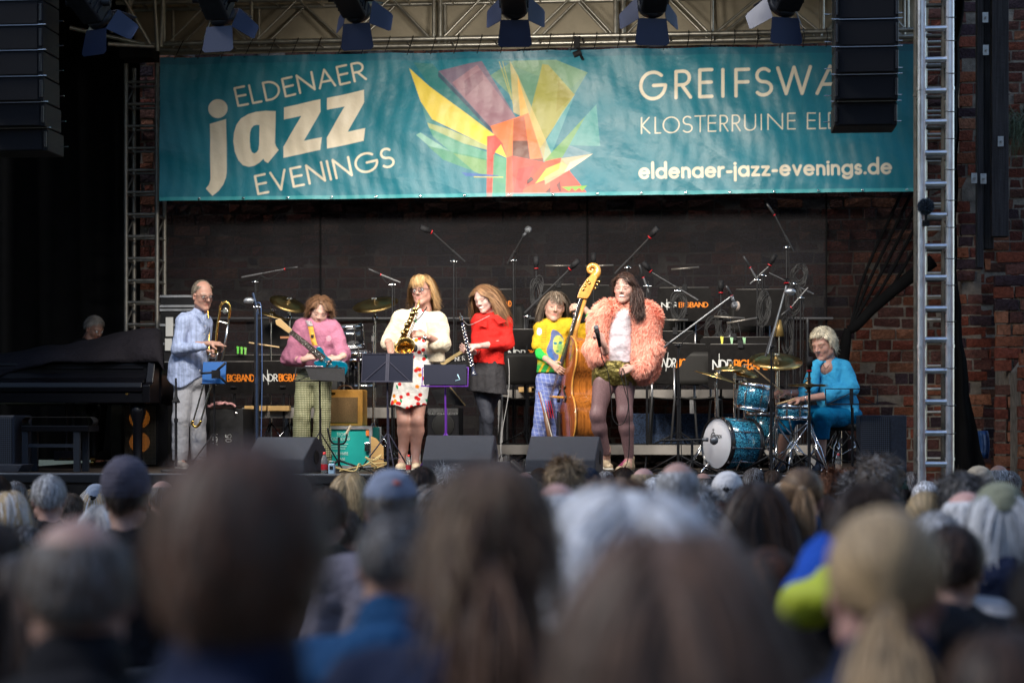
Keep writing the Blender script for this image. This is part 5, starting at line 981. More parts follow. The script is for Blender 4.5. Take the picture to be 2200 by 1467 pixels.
bb = MB()
for k in range(3): bb.cyl(J(1172+k*5, 860, -.3), J(1180+k*5, 898, -.29), .0025, n=5)
obj('red_cord', bb, mat('red_plastic', (.6, .01, .02), .4), q)
# ---------- singer
Y = 16.9; J = Jf(Y); SK = (.60, .33, .25)
t = person('laughing dark haired singer in a fluffy salmon pink fur jacket', 1330, 1010, Y)
hM = headM(J(1342, 619, -.03), -14, 4, -4, 1.06)
SKS = (.17, .10, .105)
hd = hand(J(1296, 738, -.22), V(-.45, -.45, .9), V(.55, -.8, .2), V(.6, -.2, .8), 1.15, s=1.)+[cone(J(1302, 755, -.16), J(1296, 738, -.22), .030, .022)]
hd2 = hand(J(1362, 790, -.17), V(-.95, -.15, -.25), V(-.2, -.9, .3), V(0, -.2, 1), .55, s=.95)
v_, f_, c_ = head_mesh(skin=SK, nose=1., jaw=1., smile=1.25, brow=(.07, .04, .03), lips=(.5, .10, .10), cheek=.07, wide=1.03)
obj('body', join([(tf(hM, v_), f_, c_), skinmesh([cone(J(1338, 676), J(1341, 648), .054, .050), cone(J(1326, 676), J(1350, 676), .05, .05)]+core([J(1338, 676), J(1330, 790), J(1300, 825), J(1285, 890, -.06), J(1303, 968, .02), fl(1303, Y+.08)+V(0, 0, .07)], [J(1330, 790), J(1342, 825), J(1342, 890, -.05), J(1352, 980, .02), fl(1350, Y)+V(0, 0, .05)], [J(1338, 680), J(1296, 676), J(1272, 742, -.05), J(1300, 756, -.15)], [J(1338, 680), J(1386, 676), J(1403, 742, -.03), J(1368, 792, -.15)], r=.032), SK, .007), skinmesh(hd, SK, .0038), skinmesh(hd2, SK, .0038)]), m_skin, t)
face_extras(t, hM, eyes='closed', teeth=True); hair(t, hM, 2400, (.040, .022, .018), L=.13, grav=.5, lift=.18, comb=(-.3, -1, -.2), front=.56, side=-.2, back=-.7, off=.005, vo=.010, wd=.0034, seed=12, col2=(.09, .045, .03), curl=.006)
hp = hM.copy(); rg = np.random.default_rng(4); n2 = 700; p = np.tile(V(.0, 0, 0), (n2, 1)); base = J(1368, 630, -.07)
p = base+rg.normal(0, .022, (n2, 3)); d_ = np.tile(V(.25, -.75, -1), (n2, 1))+rg.normal(0, .2, (n2, 3)); Q = [p.copy()]
for k in range(11): d_ = d_*.8+V(0.02, -.06, -.35)+rg.normal(0, .07, (n2, 3)); d_ /= np.linalg.norm(d_, axis=1)[:, None]; p = p+d_*.024*rg.uniform(.5, 1.15, (n2, 1)); Q.append(p.copy())
Q = np.stack(Q, 1); ph = rg.normal(0, 1.2, n2); tt = np.linspace(0, 1, 12)[None]; Q[..., 0] += .016*np.sin(ph[:, None]+tt*9)*tt; Q[..., 1] += .014*np.cos(ph[:, None]+tt*9)*tt
obj('side_hair', ribbons(Q, rg.normal(size=(n2, 3))+V(0, -1, 0), np.full(n2, .004), np.array((.045, .024, .02))[None]*np.exp(rg.normal(0, .35, n2))[:, None]), m_hair, t)
obj('earring', MB().tube([J(1363, 633, -.09)+.011*V(math.cos(a), 0, math.sin(a)) for a in th], .002, 6), m_brass, t)
m = fabric('white_top', (.58, .53, .58)); vol('top', [cone(J(1336, 685), J(1330, 740), .115, .11, .04, fl=((0, 1, 0), 1.3)), cone(J(1330, 740), J(1330, 790), .11, .12, .04, fl=((0, 1, 0), 1.25)), cone(J(1318, 672), J(1358, 672), .045, .045, .03)], .007, m, t, disp=folds(0.0058, 16, 3), clip=lambda P: W(0, 783, Y)[2]-P[..., 2])
m = mat('gold_lame', (.16, .13, .035), .38, .65, noise=(40, .5), bump=(26, .9, .02)); vol('shorts', [cone(J(1318, 792), J(1318, 800), .150, .155, .04, fl=((0, 1, 0), 1.25)), cone(J(1300, 800), J(1296, 840), .108, .100, .04), cone(J(1340, 800), J(1343, 840), .108, .098, .03)], .007, m, t, disp=folds(0.0058, 22, 13), clip=lambda P: np.maximum(W(0, 831, Y)[2]-P[..., 2], P[..., 2]-W(0, 779, Y)[2]))
m = mat('fishnet_tights', SKS, .42, noise=(160, .35), spec=.3); vol('tights', [cone(J(1298, 822, -.02), J(1284, 892, -.08), .098, .059, .05), cone(J(1284, 892, -.08), J(1288, 920, -.05), .058, .058, .05), cone(J(1288, 920, -.05), J(1303, 972, .02), .058, .037, .04), cone(J(1342, 822), J(1342, 890, -.06), .098, .059, .03), cone(J(1342, 890, -.06), J(1346, 920, -.03), .058, .059, .05), cone(J(1346, 920, -.03), J(1352, 985, .02), .063, .038, .03)], .007, m, t)
ms = mat('gold_glitter_sneaker', (.42, .33, .22), .5, .3, noise=(120, .5)); s1 = shoe(t, fl(1300, Y+.12)+V(0, 0, .03), fl(1309, Y-.08)+V(0, 0, .02), ms, m_rubber, high=J(1302, 962, .06)); s2 = shoe(t, fl(1354, Y+.05), fl(1330, Y-.13), ms, m_rubber, high=J(1353, 985, .03))
b = MB()
for k in range(6): q = fl(1346-k*3, Y-.04-k*.012)+V(0, -.03, .11-k*.012); b.cyl(q+V(-.02, -.005, 0), q+V(.02, -.005, .006), .003, n=5)
obj('laces', b, mat('pink_lace', (.55, .1, .25), .8), s2)
fur = [cone(J(1302, 668), J(1384, 668), .075, .078, .05), cone(J(1290, 690, .0), J(1286, 765, .0), .095, .085, .05), cone(J(1388, 690, .02), J(1382, 790, .03), .125, .120, .05), cone(J(1335, 690, .12), J(1335, 770, .12), .13, .12, .05, fl=((0, 1, 0), 1.6)),
       cone(J(1292, 680), J(1277, 745, -.05), .075, .064, .04), cone(J(1272, 745, -.05), J(1285, 762, -.12), .068, .060, .04), cone(J(1388, 680), J(1399, 745, -.03), .084, .080, .04), cone(J(1399, 745, -.03), J(1378, 792, -.12), .078, .066, .04)]
def fclip(P):
    x = P[..., 0]; lft = W(1309, 0, Y)[0]+.0*x; rgt = W(1364, 0, Y)[0]+.0*x; tz = np.clip((W(0, 690, Y)[2]-P[..., 2])/.2, -.6, .6); g_ = np.minimum(np.minimum(x-(lft+.03-.035*tz), (rgt-.03+.01*tz)-x), Y-.05-P[..., 1]); return g_
vs, fs = sdf(fur, .008, None, fclip); nr = np.zeros_like(vs); fn_ = np.cross(vs[fs[:, 2]]-vs[fs[:, 0]], vs[fs[:, 3]]-vs[fs[:, 1]])
for k in range(4): np.add.at(nr, fs[:, k], fn_)
nr /= np.linalg.norm(nr, axis=1)[:, None]+1e-12; cen = V(J(1338, 740)[0], Y+.05, J(0, 740)[2]); 
if ((vs-cen)*nr).sum() < 0: nr = -nr
rg = np.random.default_rng(21); ix = rg.integers(0, len(vs), 34000); p = vs[ix]; n_ = nr[ix]; lf = np.stack([pnoise(p, 16, k+3) for k in range(3)], -1); d_ = n_*1.0+V(0, 0, -.25)+lf*.9+rg.normal(0, .22, p.shape); d_ /= np.linalg.norm(d_, axis=1)[:, None]; Q = [p-n_*.006]; q = p.copy()
for k in range(4): d_ = d_+V(0, 0, -.34)+lf*.15; d_ /= np.linalg.norm(d_, axis=1)[:, None]; q = q+d_*rg.uniform(.008, .015, (len(q), 1)); Q.append(q.copy())
cc = np.array((.96, .37, .27))[None]*np.exp(rg.normal(0, .16, len(p))+.22*lf[:, 0])[:, None]; mk = rg.random(len(p)) < .3; cc[mk] = np.array((.97, .54, .42))
fv, ff, fc = ribbons(np.stack(Q, 1), n_+rg.normal(0, .4, n_.shape), np.full(len(p), .0038), np.clip(cc, 0, .96))
obj('fur_jacket', join([(vs, fs, np.tile(np.array((.70, .18, .12)), (len(vs), 1))), (fv, ff, fc)]), mat('salmon_fur', (.8, .25, .15), .8, attr='Col', spec=.2), t)
mc = thing('microphone', 'black hand microphone held by the singer', 'microphone', J(1286, 720, -.27)); obj('head', MB().ball(J(1281, 704, -.30), (.023, .023, .026)), mat('mic_mesh', (.18, .19, .21), .4, .8, bump=(900, .6)), mc); obj('body', MB().tube([J(1281, 709, -.30), J(1284, 716, -.29), J(1289, 745, -.26)], [.024, .019, .013], 12), m_blackm, mc)
P_ = bez([J(1289, 745, -.26), J(1294, 770, -.24), J(1306, 800, -.22), J(1313, 850, -.20), J(1316, 895, -.2), J(1328, 912, -.2), J(1342, 905, -.2), J(1350, 870, -.2), J(1340, 830, -.2), J(1335, 805, -.2), J(1340, 795, -.19), J(1350, 860, -.22), J(1352, 930, -.24), J(1350, 980, -.26), J(1340, 1005, -.3), fl(1310, Y-.3)+V(0, 0, .01), fl(1280, Y-.35)+V(0, 0, .01)], 8)
obj('microphone_cable', MB().tube(P_, .0042, 6), m_cable, mc)
# ---------- drummer
Y = 17.45; J = Jf(Y); SK = (.56, .29, .21)
t = person('drummer with short pale blond hair in a turquoise shirt sitting behind the blue drum kit', 1790, 1000, Y)
hM = headM(J(1768, 740, -.05), -36, 16, 4, 1.14)
A = [cone(J(1742, 845, -.12), J(1692, 843, -.30), .040, .026), cone(J(1788, 849, -.22), J(1722, 858, -.30), .042, .026), cone(J(1764, 935, -.27), J(1764, 975, -.26), .050, .040), cone(J(1688, 918, -.14), J(1679, 965, -.1), .048, .04)]
hd = hand(J(1692, 843, -.30), V(-1, -.2, .1), V(0, -.4, 1), V(0, -1, .1), .95, s=1.02); hd2 = hand(J(1722, 858, -.30), V(-1, -.2, -.05), V(0, -.3, 1), V(0, -1, .2), .7, s=1.02)
v_, f_, c_ = head_mesh(skin=SK, nose=1.1, jaw=1.08, brow=(.35, .25, .16), lips=(.4, .15, .13), wide=1.04)
obj('body', join([(tf(hM, v_), f_, c_), skinmesh([ell(J(1778, 792, -.055), (.065, .065, .075), .03)]+core([J(1780, 780), J(1784, 800), J(1802, 880), J(1812, 896), J(1770, 897, -.27), J(1764, 940, -.27), fl(1762, Y-.26)+V(0, 0, .05)], [J(1802, 880), J(1795, 896, .05), J(1702, 892, -.12), J(1688, 920, -.14), fl(1678, Y-.1)+V(0, 0, .05)], [J(1784, 795), J(1754, 794, -.06), J(1745, 838, -.1), J(1735, 845, -.14)], [J(1784, 795), J(1812, 798, .05), J(1821, 838, -.02), J(1785, 849, -.17)])+[cone(J(1780, 790, -.02), J(1774, 765, -.03), .056, .054)]+A, SK, .007), skinmesh(hd, SK, .004), skinmesh(hd2, SK, .004)]), m_skin, t)
face_extras(t, hM, eyes='down', iris=(.1, .1, .12)); hair(t, hM, 2600, (.88, .80, .62), L=.070, Lv=.3, grav=.45, lift=.12, comb=(0, -.1, 0), curl=.008, cf=6, fringe=.035, front=.60, side=-.3, back=-.75, off=.012, vo=.016, wd=.0036, col2=(.78, .70, .54), seed=15, wild=.14)
m = fabric('turquoise_linen', (.045, .35, .62)); vol('shirt', [cone(J(1762, 788, -.05), J(1808, 792, .08), .078, .078, .05), cone(J(1785, 805), J(1798, 865), .140, .165, .05, fl=((0, 1, 0), 1.2)), cone(J(1798, 865), J(1804, 890), .165, .17, .05, fl=((0, 1, 0), 1.1)), cone(J(1784, 797), J(1782, 788), .08, .074, .02),
   cone(J(1752, 794, -.10), J(1742, 832, -.16), .068, .062, .02), cone(J(1742, 832, -.16), J(1724, 845, -.22), .062, .056, .02), cone(J(1814, 796, .0), J(1826, 836, -.10), .080, .074, .02), cone(J(1826, 836, -.10), J(1780, 850, -.24), .072, .058, .02), ell(J(1771, 791, -.135), (.030, .075, .060), .012, 's')], .0075, m, t, disp=folds(0.0096, 12, 4), clip=lambda P: W(0, 890, Y)[2]-.1*(P[..., 0]-W(1800, 0, Y)[0])-P[..., 2])
m = fabric('petrol_blue_trousers', (.0, .12, .27)); vol('trousers', [ell(J(1805, 892), (.19, .16, .10)), cone(J(1815, 896, -.0), J(1768, 896, -.28), .100, .082, .04), cone(J(1768, 898, -.28), J(1764, 938, -.27), .080, .066, .03), cone(J(1795, 896, .05), J(1700, 888, -.12), .098, .08, .03), cone(J(1700, 890, -.12), J(1688, 920, -.14), .078, .068, .03)], .0075, m, t, disp=folds(0.0058, 14, 2), clip=lambda P: W(0, 942, Y-.2)[2]-P[..., 2])
for a, b_ in ((fl(1764, Y-.22), fl(1752, Y-.42)), (fl(1678, Y-.08), fl(1664, Y-.24))): shoe(t, a, b_, mat('navy_sneaker', (.03, .045, .08), .8), m_rubberd); vol('sock', [cone(a+V(0, 0, .08), a+V(0, 0, .14), .042, .043, .01)], .007, mat('navy_sock', (.02, .025, .06), .9), t)
for q in (J(1700, 846, -.29), J(1730, 857, -.29)): obj('bracelet', MB().tube([q+.030*V(.1*math.cos(a), math.cos(a), math.sin(a)) for a in th], .005, 6), m_silver, t)
obj('necklace', MB().tube(bez([J(1768, 782, -.13), J(1774, 792, -.17), J(1782, 784, -.14)], 6), .0025, 5), m_cable, t)
for a, b_, lb in (((1682, 843, -.38), (1614, 785, -.42), 'raised light wooden drumstick above the tom drum'), ((1708, 857, -.38), (1668, 868, -.42), 'light wooden drumstick lying across the snare drum')):
    tag(obj('drumstick', MB().tube([J(*a), J(*b_)], [.008, .005], 10).ball(J(*b_), .007), mat('hickory', (.55, .38, .2), .5)), lb, 'drumstick', 'drumsticks in the hands of the drummer')
# ---------- pianist
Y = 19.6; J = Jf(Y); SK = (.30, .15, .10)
t = person('grey haired man in black bending over the covered grand piano in the dark', 195, 900, Y); hM = headM(J(203, 706, 0), 60, 28, 0, 1.05)
v_, f_, c_ = head_mesh(skin=SK); obj('body', join([(tf(hM, v_), f_, c_), skinmesh([cone(J(190, 740), J(196, 718), .06, .055)], SK, .008)]), m_skin, t); face_extras(t, hM); hair(t, hM, 1300, (.30, .27, .24), L=.035, grav=.2, lift=.2, comb=(0, -.6, 0), front=.6, side=-.15, off=.003, vo=.008, seed=18)
vol('shirt', [cone(J(165, 750), J(215, 755), .08, .08, .05), cone(J(185, 760), J(170, 850), .16, .16, .06, fl=((0, 1, 0), 1.3)), cone(J(165, 755), J(170, 815, -.1), .07, .06, .04), cone(J(170, 815, -.1), J(230, 810, -.25), .055, .04, .03)], .009, fabric('black_shirt', (.008, .008, .009)), t, disp=folds(0.0058))
vol('trousers', [cone(J(172, 860), J(215, 868, -.3), .10, .07, .03), cone(J(215, 868, -.3), J(212, 960, -.3), .07, .05, .03)], .01, mat('black_shirt'), t)
# ================================================================ equipment on the stage
def onfloor(px, Y, z=ZS): v = W(px, 1000, Y); v[2] = z; return v
GR_MIC = 'microphone stands among the band'; GR_DESK = 'black music desks of the big band'; GR_CH = 'black chairs on the risers'
def tripod(b, c, h, r=.30, rr=.008, rot=0., n=3, n_seg=6):
    for k in range(n):
        a = rot+k*2*math.pi/n; f = c+V(r*math.cos(a), r*math.sin(a), .012); b.tube([c+V(0, 0, h), f], rr, n_seg); b.tube([f, f+V(.02*math.cos(a), .02*math.sin(a), 0)], rr*1.5, n_seg)
m_mesh = mat('mic_mesh'); m_micb = mat('mic_body_grey', (.035, .035, .038), .4, .3); m_red = mat('red_plastic')
def mic(parent, p, d, kind='stick', L=.13):
    d = unit(d); q = np.array(p)+d*L
    if kind == 'stick': obj('microphone', MB().tube([p, np.array(p)+d*L*.8, q], [.011, .012, .010], 10), m_micb, parent); obj('red_ring', MB().cyl(np.array(p)-d*.002, np.array(p)+d*.004, .0125, n=12), m_red, parent)
    elif kind == 'big': obj('microphone', MB().tube([p, p+d*.05, p+d*.052, q], [.018, .02, .027, .026], 14), m_blackm, parent, bevel=0); obj('red_ring', MB().cyl(np.array(p)+d*.012, np.array(p)+d*.018, .0215, n=12), m_red, parent)
    elif kind == 'round': obj('microphone', MB().tube([p, p+d*.05], .014, 10).ball(p+d*.085, (.036, .036, .036)), m_mesh, parent)
    elif kind == 'ribbon': obj('microphone', MB().ball(p+d*.06, (.05, .03, .03), 16), mat('pale_mesh', (.4, .42, .45), .35, .8), parent)
def stand(label, px, Y, top, boom=None, kind='stick', base='tripod', z=ZS, col=None, dyb=0., hang=None, rot=.5, r=.30, micdir=None, knob=True, coil=None):
    c = onfloor(px, Y, z); t = thing('microphone_stand', label, 'microphone stand', c, GR_MIC); m = col or m_black; T = W(px, top, Y); b = MB()
    H = T[2]-z; b.cyl(c+V(0, 0, .05), c+V(0, 0, H*.55), .0125, n=10); b.cyl(c+V(0, 0, H*.5), T, .009, n=10); b.cyl(c+V(0, 0, H*.53), c+V(0, 0, H*.57), .018, n=12); obj('pole', b, m, t)
    b = MB()
    if base == 'tripod': tripod(b, c, .16, r, .009, rot); obj('tripod_base', b, m, t)
    else: obj('round_base', MB().lathe([(0, 0), (.13, 0), (.13, .02), (.02, .035), (0, .035)], c, n=28), m, t)
    if boom:
        a = W(boom[0], boom[1], Y-dyb); e = W(boom[2], boom[3], Y+dyb*.3); d = unit(a-e); b = MB().cyl(e, a, .0065, n=8); b.cyl(e, e+d*.20, .011, n=10); obj('boom', b, m if col else mat('worn_boom_steel', (.09, .09, .095), .35, .5), t)
        obj('clutch', MB().ball(T, .021, 10).cyl(T-V(.03, 0, 0), T+V(.035, 0, 0), .008), m_chrome if knob else m, t); md = unit(np.array(micdir)) if micdir is not None else d
        if kind: mic(t, a, md, kind)
        P_ = bez([a, (a+T)/2+V(0, 0, -.03), T+V(.02, -.01, -.02), c+V(.02, -.02, H*.5), c+V(.03, -.03, .05)], 8); obj('cable', MB().tube(P_, .004, 5), m_cable, t)
    elif kind: mic(t, T, micdir if micdir is not None else V(0, 0, 1), kind)
    return t
def coil(label, px, py, Y, w, h, seed=1, n=9):
    rg = np.random.default_rng(seed); b = MB(); c = W(px, py, Y); wm, hm = M_(w, Y)/2, M_(h, Y)/2; th = np.linspace(0, 2*math.pi, 30); P_ = []
    for k in range(n):
        a, s, dx, dz = rg.uniform(-.25, .25), rg.uniform(.72, 1.08), rg.uniform(-.02, .02), rg.uniform(-.04, .02)
        P_ += [c+V(dx+math.cos(q)*wm*s+a*math.sin(q)*.1, rg.uniform(-.004, .004)+.012*math.sin(q*2), dz+math.sin(q)*hm*s) for q in th[:-1]]
    tag(obj('coiled_cable', b.tube(P_, .0045, 5), mat('dusty_cable', (.03, .03, .031), .5)), label, 'cable', 'coiled cables hanging on the stands')
# front stands
stand('straight round-based stand with a rubber cone in front of the trombone player', 378, 16.75, 812, base='round', kind=None, r=.2)
c = W(378, 862, 16.75); tag(obj('mute_holder', MB().lathe([(.012, .10), (.014, .04), (.034, 0), (.036, -.012), (.012, -.015)], c), m_blackm), 'black rubber cone clamped on the straight stand at the left', 'holder')
m_bluest = mat('blue_lit_enamel', (.03, .05, .10), .35, .3)  # blue light falling on the stand is put into its colour
stand('slim blue-lit stand with a round silver microphone between trombone and guitar players', 552, 17.35, 660, (549, 650, 556, 676), 'ribbon', col=m_bluest, micdir=V(-.9, -.2, .25), rot=.2)
P_ = bez([W(553, 650, 17.35), W(560, 655, 17.33), W(562, 700, 17.33), W(563, 820, 17.33), W(560, 990, 17.3)], 8); tag(obj('blue_cable', MB().tube(P_, .0045, 5), mat('blue_cable', (.06, .11, .25), .4)), 'bluish cable falling from the round silver microphone', 'cable')
stand('tall stand with a long boom pointing right above the left drum cymbals', 548, 18.6, 606, (612, 578, 519, 596), 'stick', micdir=V(1, -.1, .12))
stand('stand with a tilted boom between guitarist and saxophone player', 843, 18.4, 612, (818, 590, 860, 607), 'stick', micdir=V(-1, -.2, .45))
stand('tall overhead stand rising behind the saxophone player with its microphone at the upper left', 975, 19.2, 562, (930, 500, 998, 562), 'big', micdir=V(-.8, -.3, .35), dyb=.3)
stand('tall overhead stand rising behind the woman in red with a steep boom', 1103, 19.2, 560, (1124, 508, 1091, 566), 'round', micdir=V(.5, -.3, .6), dyb=.25)
stand('upright stand with a microphone on top hung with a coiled cable behind the bassist', 1152, 19.0, 580, None, 'big')
stand('stand with a boom slanting up right behind the head of the bassist', 1132, 18.7, 680, (1222, 580, 1128, 672), 'big', micdir=V(.75, -.2, .7), dyb=.2)
stand('stand with an upright large microphone behind the bass scroll', 1275, 19.3, 572, None, 'big')
stand('tall stand with a boom slanting up right above the head of the singer', 1348, 18.9, 575, (1394, 512, 1322, 587), 'big', micdir=V(.65, -.3, .75), dyb=.25)
stand('stand with a large microphone just right of the head of the singer', 1390, 18.6, 615, (1382, 596, 1394, 628), 'stick', micdir=V(-.3, -.1, 1))
stand('stand with a long dark boom falling right in front of the rear music desk', 1455, 19.4, 625, (1400, 585, 1500, 645), 'big', micdir=V(-.6, -.1, .7))
stand('high stand with a boom reaching up to the brick wall right of centre', 1690, 19.2, 532, (1664, 462, 1704, 540), 'stick', micdir=V(-.55, -.1, .8), dyb=.2)
stand('stand with a crossing boom and dark microphone above the rear right desk', 1638, 19.3, 592, (1652, 572, 1612, 610), 'big', micdir=V(.45, -.1, .85))
stand('stand with a thin white microphone leaning left above the rear right desk', 1627, 19.1, 602, (1612, 575, 1632, 610), 'stick', micdir=V(-.5, 0, .85))
stand('stand with a long boom pointing down right past the brass bell', 1705, 19.0, 610, (1652, 586, 1748, 632), None)
stand('stand with a red-ringed microphone left of the hanging pale microphone', 1549, 19.2, 632, None, 'big')
stand('stand with a low angled boom in front of the folded net', 1720, 18.9, 640, (1700, 660, 1736, 618), 'stick', micdir=V(-.6, 0, -.5))
t = stand('big front stand with a long silver boom rising over the tilted music desk', 1457, 16.7, 742, (1567, 640, 1427, 746), None, knob=False)
a = W(1572, 636, 16.7); mic(t, a+V(0, -.01, .0), V(.35, -.1, -1), 'round'); obj('pale_capsule', MB().ball(a+V(.045, -.02, -.085), (.026, .026, .04)), mat('pale_foam', (.45, .36, .30), .9), t); obj('silver_boom', MB().cyl(W(1440, 735, 16.69), a, .0075), m_steel, t); mic(t, a, V(-.5, 0, .9), 'stick', .1)
t = stand('front stand with a silver boom standing between tom drum and snare drum', 1657, 16.6, 745, (1690, 612, 1645, 765), None, knob=False)
a = W(1690, 612, 16.6); obj('silver_boom', MB().cyl(W(1650, 760, 16.59), a, .0075), m_steel, t); mic(t, a+V(.02, -.02, .0), V(.1, -.1, -1), 'ribbon'); mic(t, a, V(0, 0, .2), 'big', .05)
stand('short dark stand with a clipped microphone in front of the seated drummer', 1739, 16.7, 800, None, 'big', r=.25)
t = thing('microphone_stand', 'low stand holding a grey microphone in front of the bass drum', 'microphone stand', onfloor(1487, 16.5), GR_MIC); c = onfloor(1487, 16.5); b = MB(); tripod(b, c, .12, .22, .008, .3); b.cyl(c, W(1487, 945, 16.5), .011); b.cyl(W(1418, 946, 16.5), W(1520, 944, 16.5), .009); obj('frame', b, m_black, t)
obj('microphone', MB().tube([W(1508, 944, 16.5), W(1522, 944, 16.5)], [.014, .018], 12).ball(W(1534, 946, 16.48), (.036, .036, .036), 16), mat('grey_mic', (.16, .17, .19), .35, .6), t)
for i, (px, py, Y, w_, h_) in enumerate(((1152, 625, 18.95, 24, 60), (1457, 655, 19.3, 36, 62), (1640, 660, 19.05, 26, 74), (1706, 640, 18.95, 34, 66), (1716, 590, 19.0, 30, 44), (1690, 720, 19.0, 22, 80), (1555, 700, 19.0, 26, 60), (1530, 705, 19.2, 30, 50))):
    coil(['coil of black cable hanging left above the bassist', 'round coil of black cable covering the white letters of the rear desk', 'long coil of cable hanging under the crossing microphones', 'wide coil of cable hanging at the tall stand near the net', 'small loose coil high up beside the net seam', 'narrow long bundle of cable beside the brass bell', 'bundle of cable hanging below the pale microphone', 'dark bundle of cable hanging right of the rear letters'][i], px, py, Y, w_, h_, i+2)
# ---------- big-band desks
def desk(label, x0, y0, x1, y1, Y, tilt=14, slant=0., text=None, z=ZS, lamp=None, skew=0.):
    cx = (x0+x1)/2; c = W(cx, y1, Y); wd, ht = M_(x1-x0, Y), M_(y1-y0, Y)/math.cos(R(tilt)); base = onfloor(cx, Y+.06, z); t = thing('music_desk', label, 'music stand', base, GR_DESK)
    up = unit(V(skew, -math.sin(R(tilt)), math.cos(R(tilt)))); rt = unit(V(math.cos(R(slant)), 0, math.sin(R(slant)))); nm = unit(np.cross(rt, up)); nm = nm if nm[1] < 0 else -nm
    def F(u, v, h=0.): return c+rt*(u*wd)+up*(v*ht)+nm*h
    r_ = .035; q = []
    for cxx, cy, a0 in ((.5, 0, -90), (.5, 1, 0), (-.5, 1, 90), (-.5, 0, 180)):
        for k in range(5):
            a = R(a0+k*22.5); sx = math.copysign(1, cxx); sy = 1 if cy else -1; q.append(F(cxx-sx*r_/wd+math.cos(a)*r_/wd, cy-sy*r_/ht+math.sin(a)*r_/ht))
    obj('panel', MB().prism(q, nm*.004, nm*-.004), mat('desk_panel', (.012, .011, .011), .6, noise=(30, .2), spec=.12), t)
    rim = MB().tube([F(-.46, 1.002, .0), F(.46, 1.002, .0)], .005, 6); obj('top_rim', rim, mat('worn_grey_edge', (.16, .15, .14), .5, .4), t)
    b = MB().cyl(base+V(0, 0, .06), F(0, .2, -.03), .011); b.cyl(F(-.06, .22, .01), F(.06, .22, .01), .014); obj('pole', b, m_black, t); b = MB(); tripod(b, base, .14, .26, .008, cx); obj('tripod_base', b, m_black, t)
    if text:
        tx, ty, tw, th_ = text       # text box in panel units: left, bottom, width, height
        s1, w1 = text_strokes('NDR', .17); s2, w2 = text_strokes('BIGBAND', .15); k = tw/(w1*.95+.3+w2*.78)
        FF = lambda a, b_, h: F(a, b_, h)
        def mapper(x, y, h): return F(tx+x*k, ty+y*th_, h)
        mb = MB(); stroke_mesh(mb, [[(p[0]*.95, p[1]) for p in s] for s in s1], .15, mapper, .006); mb.add([mapper(a, b_, .0075) for a, b_ in ((.68, -.55), (.76, -.55), (.72, 1.75), (.64, 1.75))], [(0, 1, 2, 3)]); obj('white_lettering', mb, m_white, t)
        mb = MB(); stroke_mesh(mb, [[(w1*.95+.3+p[0]*.78, p[1]) for p in s] for s in s2], .155, mapper, .006); obj('orange_lettering', mb, m_orange, t)
    if lamp:
        ax_, ay, bx_, by = lamp; A_, B_ = W(ax_, ay, Y-.05), W(bx_, by, Y-.05); mdp = (A_+B_)/2; tp = F((mdp[0]-c[0])/wd*.5, 1, .0); b = MB().tube([A_, B_], .011, 8); g_ = obj('lamp_bar', b, mat('lamp_bar_metal', (.22, .20, .18), .35, .7), t); obj('gooseneck', MB().tube(bez([tp, tp+V(.0, .01, .10), mdp+V(-.04, 0, .0), mdp], 8), .004, 6), m_black, t); obj('clamp', MB().box(tp+V(0, 0, .0), (.05, .03, .07)), m_blackm, t, bevel=.004)
    return t
Z1, Z2, Z3 = ZS+.20, ZS+.60, ZS+.75
desk('rear music desk half hidden behind the hair of the woman in red', 1036, 622, 1103, 672, 20.0, 8, 0, (-.42, .28, .86, .22), z=Z3)
desk('rear music desk with the full lettering right of the singer', 1413, 619, 1527, 690, 20.0, 8, 0, (-.42, .42, .86, .14), z=Z3, lamp=(1442, 579, 1502, 574))
desk('rear music desk without visible lettering right of the coil stands', 1578, 623, 1690, 700, 20.0, 8, 0, None, z=Z3)
desk('rear music desk just behind the bassist', 1165, 612, 1238, 690, 20.0, 8, 0, None, z=Z3, lamp=(1172, 571, 1228, 571))
desk('rear music desk behind the bass scroll and the singer', 1242, 614, 1312, 690, 20.0, 8, 0, None, z=Z3, lamp=(1258, 572, 1318, 570))
desk('low music desk left of the trombone slide showing only orange letters', 450, 776, 557, 846, 18.9, 12, 0, (-.47, .40, .90, .20))
desk('low music desk with lettering between trombone player and guitarist', 558, 775, 660, 846, 18.85, 12, 0, (-.42, .40, .90, .20))
desk('second-row desk standing higher behind the low left desks', 470, 762, 640, 800, 19.3, 10, 0, None)
desk('dark desk between the woman in red and the bassist', 1085, 708, 1170, 800, 18.75, 12, 0, (-.40, .38, 1.25, .14), z=Z1)
desk('tilted music desk with lettering right of the fur jacket', 1412, 738, 1506, 826, 18.7, 14, -3, (-.44, .42, .86, .20), z=Z1, skew=.14)
desk('large music desk with lettering behind the ride cymbal', 1522, 741, 1652, 836, 18.5, 14, 0, (-.42, .45, .92, .20), z=Z1, lamp=(1562, 694, 1627, 683))
desk('taller desk peeking out behind the large lettered desk', 1505, 725, 1668, 780, 19.0, 10, 0, None, z=Z1, lamp=(1534, 680, 1600, 684))
desk('upper dark desk behind the tilted lettered one', 1415, 712, 1492, 760, 19.2, 10, 0, None, z=Z1, lamp=(1418, 687, 1478, 688))
